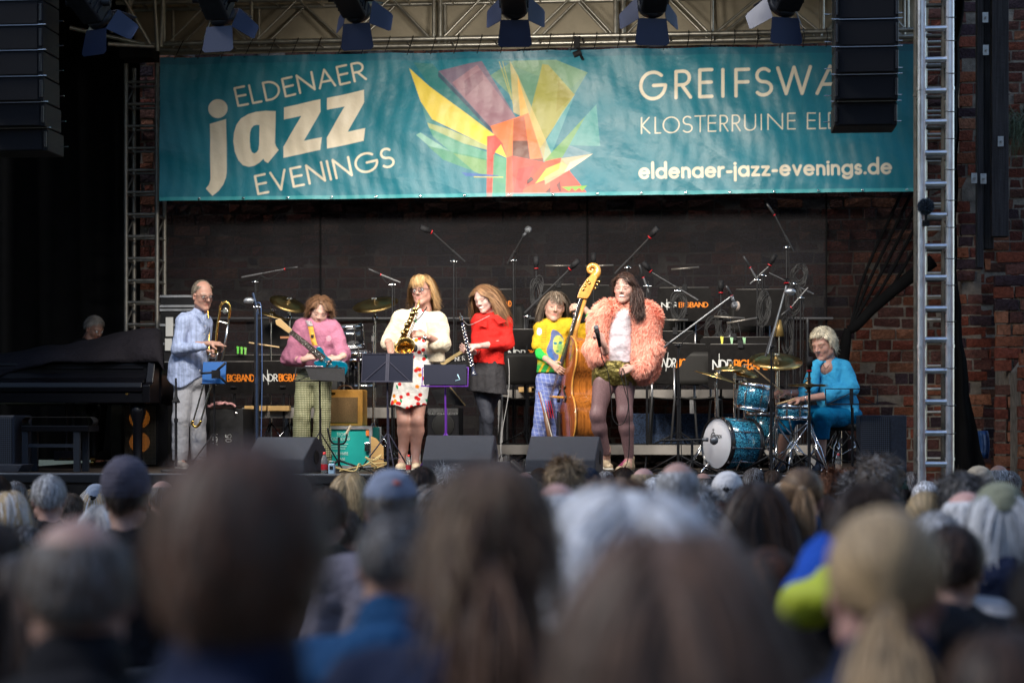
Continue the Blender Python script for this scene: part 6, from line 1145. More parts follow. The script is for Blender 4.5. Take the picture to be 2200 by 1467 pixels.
for i, (px, py, cc) in enumerate(((1551, 731, (.65, .6, .08)), (1572, 733, (.3, .5, .3)), (1599, 733, (.3, .55, .3)), (511, 752, (.1, .5, .05)), (519, 753, (.15, .55, .06)), (527, 754, (.2, .5, .1)))):
    yy = 18.44 if i < 3 else 19.2; c = W(px, py, yy); b = MB().prism([c+V(-.008, 0, -.035), c+V(.008, 0, -.035), c+V(.014, 0, .035), c+V(-.006, 0, .03)], V(0, -.006, 0), V(0, .006, 0)).prism([c+V(-.004, 0, -.03), c+V(.010, 0, -.035), c+V(-.004, 0, .04), c+V(-.016, 0, .032)], V(0, .008, 0), V(0, .016, 0))
    tag(obj('clothes_peg', b, mat('peg_%d' % i, cc, .5)), ['yellow clothes peg on the large lettered desk', 'middle green clothes peg on the large lettered desk', 'right green clothes peg on the large lettered desk', 'left one of three green pegs above the low left desks', 'middle one of three green pegs above the low left desks', 'right one of three green pegs above the low left desks'][i], 'clothes peg', 'coloured clothes pegs on the music desks')
# ---------- folding stands of the soloists
def fold_stand(label, x0, y0, x1, y1, Y, m_, wire=True, panel=None, pole_top=None, tilt=15, base_r=.26, ledge=True):
    cx = (x0+x1)/2; c = W(cx, y1, Y); wd, ht = M_(x1-x0, Y), M_(y1-y0, Y); base = onfloor(cx+2, Y+.05); t = thing('music_stand', label, 'music stand', base, 'music stands of the soloists'); up = unit(V(0, math.sin(R(tilt)), math.cos(R(tilt))))
    F = lambda u, v, h=0: c+V(u*wd, 0, 0)+up*(v*ht)+V(0, -h, 0)
    if panel is not None: obj('panel', MB().prism([F(-.5, 0), F(.5, 0), F(.5, 1), F(-.5, 1)], V(0, -.003, 0), V(0, .003, 0)), panel, t, bevel=.002)
    if wire:
        b = MB(); 
        for a_, b_ in (((-.5, 0), (-.5, 1)), ((.5, 0), (.5, 1)), ((-.5, 1), (.5, 1)), ((-.5, 0), (.5, 0)), ((-.45, 0), (0, .75)), ((.45, 0), (0, .75)), ((0, 0), (0, 1))): b.cyl(F(*a_, .008), F(*b_, .008), .0045, n=6)
        b.prism([F(-.035, -.02, .006), F(.035, -.02, .006), F(.035, 1, .006), F(-.035, 1, .006)], V(0, -.004, 0), V(0, .004, 0)); obj('frame', b, m_, t)
    if ledge: obj('ledge', MB().box(F(0, -.02, .02), (wd*1.02, .05, .008)), m_, t)
    b = MB().cyl(base+V(0, 0, .25), F(0, .1, -.01), .008); b.cyl(base+V(0, 0, .02), base+V(0, 0, .55), .011); obj('pole', b, m_, t); b = MB()
    for k in range(3):
        a = .9+k*2*math.pi/3; f = base+V(base_r*math.cos(a), base_r*math.sin(a), .01); b.tube([base+V(0, 0, .34), f], .006, 6); b.tube([base+V(0, 0, .10), base+(f-base)*.55+V(0, 0, .12)], .004, 5)
    obj('legs', b, m_, t); return t
m_purple = mat('purple_enamel', (.13, .03, .34), .35, .2); m_navy = mat('navy_black_sheet', (.006, .008, .020), .6, spec=.12)
t = fold_stand('small music stand with a bright blue board in front of the trombone player', 433, 775, 485, 824, 17.0, m_black, wire=False, panel=mat('bright_blue_board', (.0, .09, .33), .45), tilt=12)
b = MB()
for a_, b_ in (((432, 802), (462, 800)), ((462, 800), (484, 780)), ((462, 800), (486, 822))): b.tube([W(*a_, 16.95), W(*b_, 16.93)], .011, 6)
b.box(W(464, 804, 16.92), (.07, .04, .07)); obj('clamp_arms', b, m_black, t)
t = fold_stand('folding wire music stand with a leaning black folder in front of the guitarist', 632, 786, 740, 818, 17.2, m_black, tilt=25); obj('folder', MB().prism([W(655, 789, 17.12), W(740, 792, 17.12), W(742, 820, 17.05), W(668, 816, 17.05)], V(0, -.004, 0), V(0, .004, 0)), m_blackm, t); obj('pen', MB().cyl(W(655, 787, 17.1), W(694, 787, 17.1), .004), m_silver, t)
fold_stand('wide dark navy music stand in front of the saxophone player', 776, 757, 887, 819, 16.9, mat('dark_wire', (.03, .03, .05), .5), panel=m_navy, tilt=14)
t = fold_stand('purple folding music stand between saxophone and clarinet players', 906, 788, 1006, 829, 16.9, m_purple, tilt=14); obj('folder', MB().prism([W(910, 783, 16.93), W(1002, 783, 16.93), W(1002, 826, 16.86), W(910, 826, 16.86)], V(0, .004, 0), V(0, .012, 0)), m_navy, t); obj('pen', MB().tube([W(983, 804, 16.82), W(988, 815, 16.82), W(978, 818, 16.82)], .005, 6), mat('pale_blue_plastic', (.3, .5, .6), .4), t)
fold_stand('open wire music stand with silver legs in front of the seated drummer', 1775, 835, 1884, 868, 16.55, m_black, tilt=10)
# open folder behind purple stand
t = thing('sheet_folder', 'open black score folder leaning between the saxophone and clarinet players', 'folder', W(990, 800, 18.3)); obj('cover', MB().prism([W(948, 782, 18.3), W(1000, 752, 18.35), W(1010, 770, 18.3), W(1012, 790, 18.3), W(960, 800, 18.2)], V(0, -.01, 0), V(0, .01, 0)), m_blackm, t); obj('pages', MB().prism([W(946, 780, 18.28), W(998, 748, 18.33), W(1002, 753, 18.33), W(952, 786, 18.28)], V(0, -.012, 0), V(0, .008, 0)), mat('aged_paper', (.45, .33, .15), .8), t)
mb = MB(); s1, w1 = text_strokes('NDR', .2); stroke_mesh(mb, s1, .16, lambda a, b_, h: W(978+a*9, 775+1-b_*9-a*1.2, 18.285), 0); obj('white_lettering', mb, m_white, t)
fb = thing('score_folder', 'large dark folder with a light edge lying under the purple music stand', 'folder', W(960, 860, 18.2)); obj('cover', MB().prism([W(925, 838, 18.2), W(968, 832, 18.25), W(1000, 872, 18.2), W(940, 866, 18.1)], V(0, -.006, 0), V(0, .006, 0)), m_blackm, fb); obj('page_edge', MB().cyl(W(966, 830, 18.18), W(1000, 871, 18.13), .006), mat('aged_paper'), fb)
# ---------- risers
m_rise = mat('riser_birch', (.24, .22, .20), .7, noise=(5, .25)); m_rdeck = mat('riser_deck', (.03, .03, .03), .7, noise=(6, .3))
def riser(label, xa, xb, Ya, Yb, zt, beam=.09, mm=None):
    x0, x1 = XW(xa, Ya), XW(xb, Ya); t = thing('stage_riser', label, 'riser', ((x0+x1)/2, (Ya+Yb)/2, ZS), 'grey risers for the big band'); obj('deck', MB().box(((x0+x1)/2, (Ya+Yb)/2+.002, zt-.012), (x1-x0-.01, Yb-Ya-.01, .02)), m_rdeck, t); obj('front_beam', MB().box(((x0+x1)/2, Ya+.015, zt-beam/2-.004), (x1-x0, .03, beam)), mm or m_rise, t, bevel=.003)
    k = max(2, int((x1-x0)/1.0)+1)
    for i in range(k):
        for y in (Ya+.05, Yb-.06): x = x0+.05+(x1-x0-.1)*i/(k-1); obj('leg', MB().box((x, y, (zt-.02+ZS)/2), (.05, .05, zt-.024-ZS)), m_alu, t)
riser('low pale-edged riser behind bassist, singer and drum kit', 1052, 1760, 18.45, 19.6, Z1+.02)
riser('higher riser at the back centre carrying the rear music desks', 1040, 1720, 19.7, 20.88, Z3, .085)
riser('medium riser at the back left behind guitar amplifier and guitarist', 520, 905, 18.9, 20.8, Z2-.03, .10)
# carpet-like flecked boxes under the right riser
m_fleck = mat('flecked_blue_felt', (.03, .05, .10), .9, noise=(90, .9)); riserb = MB().box((XW(1490, 19.3), 19.5, ZS+.36), (1.2, .3, .3)); tag(obj('felt_box', riserb, m_fleck, bevel=.01), 'blue flecked felt box standing on the low riser left of the bass drum', 'box')
# ---------- chairs
def chair0():
    t = thing('stacking_chair', 'x', 'chair', (0, 0, 0), GR_CH); mp = mat('chair_plastic', (.022, .021, .02), .5, spec=.15); mf = mat('chair_steel', (.30, .30, .31), .3, .9)
    def pan(G, nm): obj(nm, MB().grid(np.array(G)), mp, t, thick=.012)
    pan([[(x, y, .45+.02*(x/.22)**2-.01*math.cos(y*6)) for x in np.linspace(-.22, .22, 9)] for y in np.linspace(-.2, .22, 7)], 'seat')
    pan([[(x*(1-.25*max(0, (z-.78)/.12)**2), -.22-.03*(z-.6)+.03*(x/.2)**2, z) for x in np.linspace(-.21, .21, 9)] for z in np.linspace(.58, .88, 8)], 'backrest')
    for sx in (-1, 1):
        obj('leg', MB().tube([(sx*.2, -.23, .74), (sx*.2, -.2, .44), (sx*.23, -.25, 0)], .011, 8), mf, t); obj('leg', MB().tube([(sx*.2, -.2, .44), (sx*.2, .2, .44), (sx*.22, .22, 0)], .011, 8), mf, t)
    return t
CH = None
for i, (px, Y, z, rz, lb) in enumerate(((1128, 18.9, Z1, 0, 'black chair between the woman in red and the bassist'), (1096, 18.95, Z1, .3, 'black chair half hidden behind the skirt of the clarinettist'), (1447, 19.05, Z1, 0, 'black chair behind the tilted lettered desk'), (1580, 19.2, Z1, -.2, 'black chair behind the large lettered desk'), (1090, 20.5, Z3, 0, 'rear chair behind the desk near the hair of the woman in red'), (1452, 20.5, Z3, 0, 'rear chair with a rounded back below the full lettering'), (1605, 20.5, Z3, .1, 'rear chair with a rounded back below the unlettered desk'), (1215, 20.5, Z3, 0, 'rear chair behind bassist and bass neck'), (1290, 20.5, Z3, .1, 'rear chair hidden behind the singer'), (1500, 18.85, Z1, -.1, 'black chair at the left edge of the large lettered desk'), (600, 19.6, Z2-.03, .1, 'black chair on the left riser behind the guitarist'))):
    loc = onfloor(px, Y, z)
    if CH is None: CH = chair0(); CH.location = tuple(loc); CH['label'] = lb
    else: dup(CH, loc, rz, lb)
# ---------- monitors and boxes
m_wedge = mat('textured_monitor_paint', (.028, .033, .048), .5, noise=(60, .25), bump=(260, .6), spec=.35); m_mg = mat('loudspeaker_grille')
def wedge(label, xl, xr, Y, grp='wedge monitors along the stage edge', turn=0., yt=936):
    xa, xb = XW(xl, Y), XW(xr, Y); c = V((xa+xb)/2, Y+.25, ZS); wd = xb-xa; t = thing('wedge_monitor', label, 'monitor loudspeaker', c, grp); E = np.array(Euler((0, 0, turn)).to_matrix())
    ht = W(0, yt, Y+.2)[2]-ZS; prof_ = [(-.25, .012), (-.25, .13), (.0, ht), (.06, ht-.004), (.25, .20), (.22, .012)]; q = [E@V(-wd/2, y, z)+c for y, z in prof_]
    obj('cabinet', MB().prism(q, V(0, 0, 0), E@V(wd, 0, 0)), m_wedge, t, bevel=.012); g_ = [(.065, ht-.02), (.245, .215)]; pts = [E@V(sx*wd*.46, y+.006, z+.004)+c for sx, (y, z) in ((-1, g_[0]), (1, g_[0]), (1, g_[1]), (-1, g_[1]))]; obj('grille', MB().prism(pts, V(0, 0, 0), V(0, .006, .006)), m_mg, t)
    s_ = E@V(wd/2+.002, .02, ht*.45)+c; obj('side_handle', MB().lathe([(.0, .0), (.045, .0), (.055, .006), (.06, .0)], s_, E@V(1, 0, 0), 20), m_blackm, t)
    for sx in (-1, 1): obj('foot', MB().box(E@V(sx*wd*.4, -.2, .006)+c, (.05, .03, .011)), m_rubberd, t)
    return t
wedge('wedge monitor at the left in front of the guitarist', 535, 668, 16.15, turn=-.18, yt=938); wedge('wedge monitor in the middle below the purple music stand', 907, 1056, 16.12, yt=934); wedge('wedge monitor in front of bassist and singer', 1133, 1285, 16.12, turn=-.08, yt=936)
def cab(name, label, x0, y0, x1, y1, Y, dep, m_, gr=None, cat='loudspeaker', grx=(0, 1), turn=0, bev=.01, zb=None):
    xa, xb = XW(x0, Y), XW(x1, Y); zt = W(0, y0, Y)[2]; zb_ = W(0, y1, Y)[2] if zb is None else zb; t = thing(name, label, cat, ((xa+xb)/2, Y+dep/2, zb_)); obj('case', MB().box(((xa+xb)/2, Y+dep/2, (zt+zb_)/2), (xb-xa, dep, zt-zb_)), m_, t, bevel=bev)
    if gr: w_ = xb-xa; obj('grille', MB().box((xa+w_*(grx[0]+grx[1])/2, Y-.004, (zt+zb_)/2), (w_*(grx[1]-grx[0])*.9, .008, (zt-zb_)*.92)), gr, t, bevel=.003)
    return t, xa, xb, zb_, zt
def hexgrille(nm, c, scale=150):
    if nm in _mc: return _mc[nm]
    m = mat(nm, c, .6); nt = m.node_tree; v = nt.nodes.new('ShaderNodeTexVoronoi'); v.inputs['Scale'].default_value = scale; v.inputs['Randomness'].default_value = 0; tc = nt.nodes.new('ShaderNodeTexCoord'); cr = nt.nodes.new('ShaderNodeValToRGB'); nt.links.new(tc.outputs['Object'], v.inputs['Vector']); nt.links.new(v.outputs['Distance'], cr.inputs[0]); cr.color_ramp.elements[0].color = (.003, .003, .004, 1); cr.color_ramp.elements[0].position = .35; cr.color_ramp.elements[1].color = (*c, 1); cr.color_ramp.elements[1].position = .5; nt.links.new(cr.outputs[0], nt.nodes['Principled BSDF'].inputs['Base Color']); return m
t, *_ = cab('side_loudspeaker', 'black side loudspeaker with a ribbed mesh grille at the right end of the stage', 1848, 892, 1948, 1012, 16.6, .45, m_wedge, hexgrille('mesh_grille_blue', (.05, .06, .085), 60), grx=(0, .68), zb=ZS)
t, *_ = cab('side_loudspeaker', 'black side loudspeaker cut off by the left picture edge', -70, 892, 31, 1005, 16.6, .45, m_wedge, hexgrille('mesh_grille_blue', (.05, .06, .085), 60), grx=(.1, 1), zb=ZS)
t = thing('low_monitor', 'flat grey monitor lying at the lower left stage corner', 'monitor loudspeaker', onfloor(0, 16.1)); obj('cabinet', MB().prism([onfloor(-60, 16.1)+V(0, 0, .012), onfloor(38, 16.1)+V(0, 0, .012), onfloor(48, 16.1)+V(0, 0, .075), onfloor(-60, 16.1)+V(0, 0, .075)], V(0, 0, 0), V(0, .3, 0)), m_wedge, t, bevel=.004)
b = MB(); [b.cyl(onfloor(34+k*4, 16.1)+V(0, -.002, .025+k*.03), onfloor(34+k*4, 16.1)+V(0, .01, .025+k*.03), .004) for k in range(2)]; obj('screws', b, m_chrome, t)
t, xa, xb, zb_, zt = cab('black_flight_box', 'tall black box with sideways white letters right of the trombone player', 450, 878, 522, 1005, 18.2, .5, mat('black_box_paint', (.02, .02, .021), .6, noise=(20, .3)), None, 'box', zb=ZS, bev=.006)
for txt, px, py, H in (('AEN', 462, 955, 9), ('05', 491, 949, 12)):
    mb = MB(); s1, w1 = text_strokes(txt, .25); stroke_mesh(mb, s1, .16, lambda a, b_, h: W(px-b_*H+H/2, py-a*H*1.05, 18.195), 0); obj('white_lettering', mb, m_white, t)
obj('lock', MB().lathe([(0, .006), (.012, .006), (.018, 0)], W(507, 888, 18.195), (0, -1, 0), 16), m_chrome, t)
b = MB(); rg = np.random.default_rng(31); G_ = np.array([[W(446+u*60, 876-8*math.sin(u*3)-5*rg.random(), 18.15+v*.3)+V(0, 0, 0) for u in np.linspace(0, 1, 14)] for v in np.linspace(0, 1, 5)]); tag(obj('striped_towel', MB().grid(G_), mat('red_white_towel', (.5, .25, .25), .9, noise=(18, .8)), thick=.02), 'crumpled red and white cloth lying on the black box', 'towel')
for px, lb in ((550, 'left one of two light wooden blocks on the back riser edge'), (600, 'right one of two light wooden blocks on the back riser edge')):
    tag(obj('wooden_block', MB().box(W(px, 877, 18.85)+V(0, 0, 0), (.21, .08, .05)), mat('fresh_pine', (.62, .38, .14), .6, noise=(8, .15)), bevel=.004), lb, 'wood block', 'light wooden blocks on the risers')
for px, lb in ((1133, 'light wooden block on the riser edge left of the bassist'), (1160, 'light wooden block right behind the bassist')): tag(obj('wooden_block', MB().box(W(px, 837, 19.65), (.17, .08, .05)), mat('fresh_pine'), bevel=.004), lb, 'wood block', 'light wooden blocks on the risers')
# tweed amplifier on turquoise case
m_tweed = mat('honey_tweed', (.60, .29, .05), .6, noise=(160, .2)); t, xa, xb, zb_, zt = cab('guitar_amplifier', 'honey yellow guitar amplifier with brown cloth front standing on the turquoise case', 694, 838, 779, 915, 18.25, .26, m_tweed, None, 'amplifier', bev=.012)
w_ = xb-xa; obj('speaker_cloth', MB().box(((xa+xb)/2, 18.244, (zt+zb_)/2-.02), (w_*.76, .012, (zt-zb_)*.70)), mat('brown_woven_cloth', (.20, .12, .05), .9, noise=(120, .4)), t, bevel=.004); obj('handle', MB().tube(bez([(xa+w_*.3, 18.38, zt), (xa+w_*.4, 18.38, zt+.035), (xa+w_*.6, 18.38, zt+.035), (xa+w_*.7, 18.38, zt)], 6), .008, 6), mat('brown_leather'), t); obj('name_plate', MB().box((xa+w_*.22, 18.24, zt-.035), (.07, .006, .018)), m_brass, t)
m_tq = mat('turquoise_laminate', (.0, .33, .30), .5, noise=(6, .08)); t, xa, xb, zb_, zt = cab('flight_case', 'turquoise flight case with metal edges and white print under the yellow amplifier', 692, 918, 797, 1004, 18.1, .5, m_tq, None, 'flight case', zb=ZS, bev=.004)
b = MB()
for x in (xa, xb): b.box((x, 18.098, (zt+zb_)/2), (.03, .03, zt-zb_+.01)); b.box((x, 18.6, (zt+zb_)/2), (.03, .03, zt-zb_+.01))
for z in (zt, zb_+.015): b.box(((xa+xb)/2, 18.098, z), (xb-xa+.03, .034, .03))
obj('metal_edges', b, m_alu, t)
def case_text(txt, px, py, H, wd, Y=18.094, th_=.13):
    s1, w1 = text_strokes(txt, .28); k = wd/w1; mb = MB(); stroke_mesh(mb, s1, th_, lambda a, b_, h: W(px+a*k, py-b_*H, Y-h), .0008); return mb
for tx in (('TECHNIK', 724, 936, 6.5, 26), ('OSTENDORF', 712, 946, 6.5, 40), ('BARLKEHMRE', 706, 977, 6, 42), ('BASE', 726, 988, 5, 15)): obj('white_lettering', case_text(*tx), mat('soft_white_print', (.5, .68, .64), .6), t)
b = MB()
for k, y in enumerate((953, 958, 963)): b.add([W(705+k, y, 18.093), W(748-k*3, y, 18.093), W(748-k*3, y+1.2, 18.093), W(705+k, y+1.2, 18.093)], [(0, 1, 2, 3)])
obj('small_print', b, mat('soft_white_print'), t); obj('corner_label', MB().box(W(789.5, 930, 18.08), (.03, .004, .05)), mat('orange_sticker', (.8, .2, .03), .5), t)
obj('latch', MB().box(W(789, 960, 18.07), (.05, .02, .08)), m_chrome, t, bevel=.004)
# small bass amp
t, xa, xb, zb_, zt = cab('bass_amplifier', 'small black bass amplifier with a round grille behind the purple music stand', 918, 876, 986, 936, 19.0, .35, m_cab, None, 'amplifier'); obj('knob_strip', MB().box(((xa+xb)/2, 18.992, zt-.03), (xb-xa-.01, .012, .045)), mat('grey_panel', (.12, .12, .12), .4, .5, noise=(120, .6)), t)
mb = case_text('GALLIEN-KRUEGER', 921, 890.5, 3.4, 62, 18.985); obj('lettering', mb, mat('soft_grey_print', (.5, .5, .5), .5), t) ; obj('speaker_grille', MB().lathe([(0, .012), (.09, .012), (.105, .004), (.11, 0)], ((xa+xb)/2, 18.994, (zt+zb_)/2-.03), (0, -1, 0), 30), hexgrille('black_mesh', (.05, .05, .05), 110), t)
# rotating speaker cabinet with orange glow
t, xa, xb, zb_, zt = cab('mesh_cabinet', 'mesh-fronted cabinet glowing orange behind the right leg of the piano', 268, 868, 338, 988, 18.9, .4, m_cab, None, 'loudspeaker', zb=ZS)
m_glow = mat('orange_glow', (.6, .25, .05), .5, emit=((1, .32, .04), .10))
for py in (898, 950): obj('cone', MB().lathe([(0, .0), (.075, .0), (.10, .01), (.10, .0)], W(300, py, 18.893), (0, -1, 0), 24), m_glow, t)
b = MB()
for k in range(24): x = xa+.012+(xb-xa-.024)*k/23; b.box((x, 18.87, (zt+zb_)/2), (.004, .004, zt-zb_-.03))
for k in range(44): z = zb_+.02+(zt-zb_-.04)*k/43; b.box(((xa+xb)/2, 18.874, z), (xb-xa-.02, .003, .004))
obj('wire_mesh', b, mat('grey_wire', (.18, .16, .13), .5, .5), t); obj('warning_label', MB().box(W(291, 966, 18.865), (.045, .003, .035)), mat('yellow_label', (.7, .5, .02), .5), t)
# rack cases and papers behind the trombonist
t, xa, xb, zb_, zt = cab('rack_case', 'black rack case with aluminium rails behind the back of the trombone player', 344, 636, 424, 1000, 19.4, .5, m_blackm, None, 'flight case', zb=ZS, bev=.004)
for py in (639, 660, 668, 700, 740, 780, 826, 834): obj('aluminium_rail', MB().box(((xa+xb)/2, 19.39, W(0, py, 19.4)[2]), (xb-xa, .014, .022)), m_alu, t)
obj('paper_sheet', MB().box(W(364, 702, 19.37), (.075, .002, .19)), mat('paper', (.6, .6, .58), .8), t); obj('paper_sheet', MB().box(W(362, 740, 19.37), (.07, .002, .12)), mat('paper'), t)
t, *_ = cab('grey_case', 'dull grey case under the piano beside the glowing cabinet', 238, 870, 262, 985, 19.2, .3, mat('dull_grey', (.09, .09, .085), .6, noise=(10, .3)), None, 'flight case', zb=ZS)
# ---------- piano, cover, bench
m_piano = mat('piano_black', (.004, .004, .006), .3, spec=.25)
Yp = 17.5; P_ = lambda px, py, dy=0: W(px, py, Yp+dy); zz = lambda py, dy=0: W(0, py, Yp+dy)[2]
t = thing('grand_piano', 'shiny black grand piano at the left, half covered with a dark cloth', 'piano', onfloor(150, Yp+.6)); xa, xb = XW(-190, Yp), XW(322, Yp)
obj('key_bed', MB().box(((xa+xb)/2-.03, Yp+.22, (zz(843)+zz(866))/2), (xb-xa-.06, .44, zz(843)-zz(866))), m_piano, t, bevel=.01)
obj('key_lid', MB().prism([(xa, 0, zz(842)), (xa, 0, zz(822)), (xa, 0, zz(812)), (xa, 0, zz(842))][:3]+[(xa, 0, zz(812))][:0], V(0, Yp+.02, 0), V(xb-xa-.05, Yp+.02, 0)), m_piano, t) if False else None
prof_ = [(-.02, 842), (-.03, 832), (-.015, 822), (.06, 815), (.16, 812), (.20, 800), (.21, 842)]; q = [V(xa, Yp+d_, zz(y)) for d_, y in prof_]; obj('key_lid', MB().prism(q, V(0, 0, 0), V(xb-xa-.07, 0, 0)), m_piano, t, bevel=.006)
q = [V(xa, Yp+d_, zz(y)) for d_, y in ((.22, 812), (.22, 780), (.25, 776), (.9, 776), (.9, 850), (.22, 850))]; obj('case', MB().prism(q, V(0, 0, 0), V(xb-xa-.02, 0, 0)), m_piano, t, bevel=.008)
obj('music_ledge', MB().box(((xa+xb)/2-.05, Yp+.215, zz(790)), (xb-xa-.14, .02, .012)), m_piano, t, bevel=.003)
for x_, w_ in ((xb-.03, .07),): obj('cheek_block', MB().prism([(x_-w_/2, Yp-.02, zz(866)), (x_-w_/2, Yp-.03, zz(828)), (x_-w_/2, Yp+.08, zz(822)), (x_-w_/2, Yp+.16, zz(776)), (x_-w_/2, Yp+.42, zz(776)), (x_-w_/2, Yp+.42, zz(866))], V(0, 0, 0), V(w_, 0, 0)), m_piano, t, bevel=.008)
rim = np.array([[V(x, y, z) for x, y in [tuple(p[:2]) for p in bez([(xb-.005, Yp+.3, 0), (xb+.0, Yp+.9, 0), (xb-.15, Yp+1.5, 0), (xb-.55, Yp+1.9, 0), (xb-1.0, Yp+2.0, 0), (xa+.2, Yp+1.9, 0)], 8)]] for z in np.linspace(zz(868), zz(776), 4)]); obj('curved_rim', MB().grid(rim), m_piano, t, thick=.03)
for px, dy in ((296, .12), (-120, .12), (200, 1.3)):
    c = onfloor(px, Yp+dy); l = obj('leg', MB().lathe([(.0, zz(866)-ZS), (.075, zz(866)-ZS), (.07, .5), (.045, .42), (.042, .12), (.05, .09), (.04, .08), (0, .08)], c, n=20), m_piano, t); obj('caster', MB().cyl(c+V(-.015, 0, .035), c+V(.015, 0, .035), .035, n=16).box(c+V(0, 0, .075), (.05, .05, .03)), m_brass, l)
b = MB(); 
for dx in (-.03, .03): b.cyl(onfloor(150+dx*0, Yp+.35)+V(dx, 0, .1), onfloor(150, Yp+.35)+V(dx, 0, .72), .012)
b.box(onfloor(150, Yp+.35)+V(0, 0, .12), (.26, .12, .09)); obj('pedal_lyre', b, m_piano, t); b = MB(); [b.box(onfloor(150, Yp+.25)+V(dx, 0, .09), (.022, .12, .012)) for dx in (-.07, 0, .07)]; obj('pedals', b, m_brass, t); obj('crown_emblem', MB().prism([P_(270, 848, -.034), P_(276, 848, -.034), P_(277, 844, -.034), P_(274.5, 846, -.034), P_(273, 843, -.034), P_(271.5, 846, -.034), P_(269, 844, -.034)], V(0, 0, 0), V(0, -.002, 0)), m_brass, t)
rows = []; tops = ([-200, -60, 0, 60, 130, 190, 250, 300, 335, 350, 352, 354], [770, 764, 758, 750, 740, 730, 716, 706, 702, 710, 745, 790])
for v in np.linspace(0, 1, 26):
    row = []
    for u in np.linspace(-200, 354, 90):
        tp_ = np.interp(u, *tops)+1.6*math.sin(u*.045)+.8*math.sin(u*.09+v*4); lo_ = np.interp(u, [-200, 0, 60, 110, 340, 354], [840, 808, 790, 778, 778, 800]); k = min(v/.45, 1); yy = lo_+(tp_-lo_)*math.sin(k*math.pi/2); dy = .16+.5*(1-math.cos(k*math.pi/2))+max(0, v-.45)*1.6+.03*math.sin(u*.05+v*6)*(1-k)+.02*math.sin(u*.03+v*5); zd = max(0, v-.72)*1.6
        p_ = W(u, yy, Yp+dy); q_ = W(u, yy, Yp+.16+.5); row.append(V(p_[0], p_[1], q_[2]-zd*.3+ (p_[2]-q_[2])*(1 if v < .45 else 0)+ .006*math.sin(u*.06+v*7)))
    rows.append(row)
tag(obj('piano_cover', MB().grid(np.array(rows)), fabric('dark_cover_cloth', (.016, .014, .018), noise=(3, .25)), thick=.004), 'dark cloth cover thrown over the grand piano, rising to the right', 'cover')
t = thing('piano_bench', 'black padded piano bench with crossbar standing before the piano', 'bench', onfloor(118, 16.75)); Yb_ = 16.6; xa, xb = XW(36, Yb_), XW(196, Yb_); zt = W(0, 898, Yb_)[2]
vol('cushion', [cone((xa+.05, Yb_+.17, zt-.03), (xb-.05, Yb_+.17, zt-.03), .042, .042, .01, fl=((0, 1, 0), .28))], .01, mat('black_leather'), t); obj('frame', MB().box(((xa+xb)/2, Yb_+.17, zt-.09), (xb-xa-.06, .30, .05)), m_piano, t, bevel=.004)
for sx in (0, 1):
    for sy in (.05, .29): x = (xa+.06) if sx == 0 else (xb-.14); obj('leg', MB().box((x, Yb_+sy, (zt-.11+ZS)/2), (.055, .04, zt-.11-ZS)), mat('satin_black_steel', (.03, .035, .045), .4), t, bevel=.004)
obj('stretcher', MB().box(((xa+xb)/2-.04, Yb_+.05, W(0, 957, Yb_)[2]), (xb-xa-.2, .025, .03)), mat('satin_black_steel'), t)
# ---------- small things near the stage edge
def bottle(label, px, py0, py1, Y, lab, cap, body=(.75, .78, .8)):
    c = onfloor(px, Y); H = M_(py1-py0, Y); r = H*.155; t = thing('water_bottle', label, 'bottle', c, 'plastic bottles on the stage'); m = mat('bottle_plastic', body, .08); m.node_tree.nodes['Principled BSDF'].inputs['Transmission Weight'].default_value = .85; m.node_tree.nodes['Principled BSDF'].inputs['IOR'].default_value = 1.2
    obj('body', MB().lathe([(0, 0), (r*.9, 0), (r, .01), (r, H*.18), (r*.9, H*.22), (r, H*.3), (r, H*.62), (r*.7, H*.78), (r*.35, H*.88), (r*.35, H*.93)], c, n=18), m, t); obj('label', MB().lathe([(r*1.02, H*.20), (r*1.02, H*.46)], c, n=18), mat('label_'+lab, lin(lab), .5), t); obj('cap', MB().lathe([(r*.42, H*.90), (r*.45, H*1.0), (0, H*1.01)], c, n=14), mat('cap_'+cap, lin(cap), .4), t)
bottle('plastic bottle with red cap and red label right of the left monitor', 697, 964, 1012, 16.25, '#b0202a', '#d02020'); bottle('plastic bottle with red cap in front of the socks of the saxophone player', 878, 964, 1004, 16.6, '#a82a34', '#d02020'); bottle('small bottle with a red cap beside the stool of the drummer', 1801, 966, 1008, 17.0, '#9a8a80', '#c03040'); bottle('small dark bottle on the riser edge left of the bassist', 1127, 936, 958, 18.5, '#c0c0c0', '#101010', (.03, .03, .03))
bpy.data.objects  # (scene keeps every thing above)
t = thing('blue_pedal_box', 'small light blue box with a handle beside the bottle at the left', 'box', onfloor(713, 16.2)); c = onfloor(713, 16.2); obj('case', MB().box(c+V(0, 0, .045), (.052, .05, .088)), mat('pale_blue_enamel', (.30, .46, .62), .4), t, bevel=.008); obj('handle', MB().tube([c+V(-.022, 0, .085), c+V(-.022, 0, .108), c+V(.022, 0, .108), c+V(.022, 0, .085)], .004, 6), m_steel, t); obj('dark_window', MB().box(c+V(0, -.026, .055), (.03, .003, .03)), m_blackm, t, bevel=.002)
t = thing('direct_box', 'small black electronics box with screws between the two front monitors', 'box', onfloor(1081, 16.25)); c = onfloor(1081, 16.25); obj('case', MB().box(c+V(0, 0, .055), (.13, .10, .105)), m_wedge, t, bevel=.005); b = MB(); [b.cyl(c+V(x, -.051, z), c+V(x, -.054, z), .004) for x in (-.05, 0, .05) for z in (.03, .07)]; obj('screws', b, m_chrome, t); obj('cable', MB().tube(bez([c+V(-.03, 0, .11), c+V(-.02, 0, .16), c+V(.03, .02, .16), c+V(.04, 0, .11)], 6), .004, 6), m_cable, t)
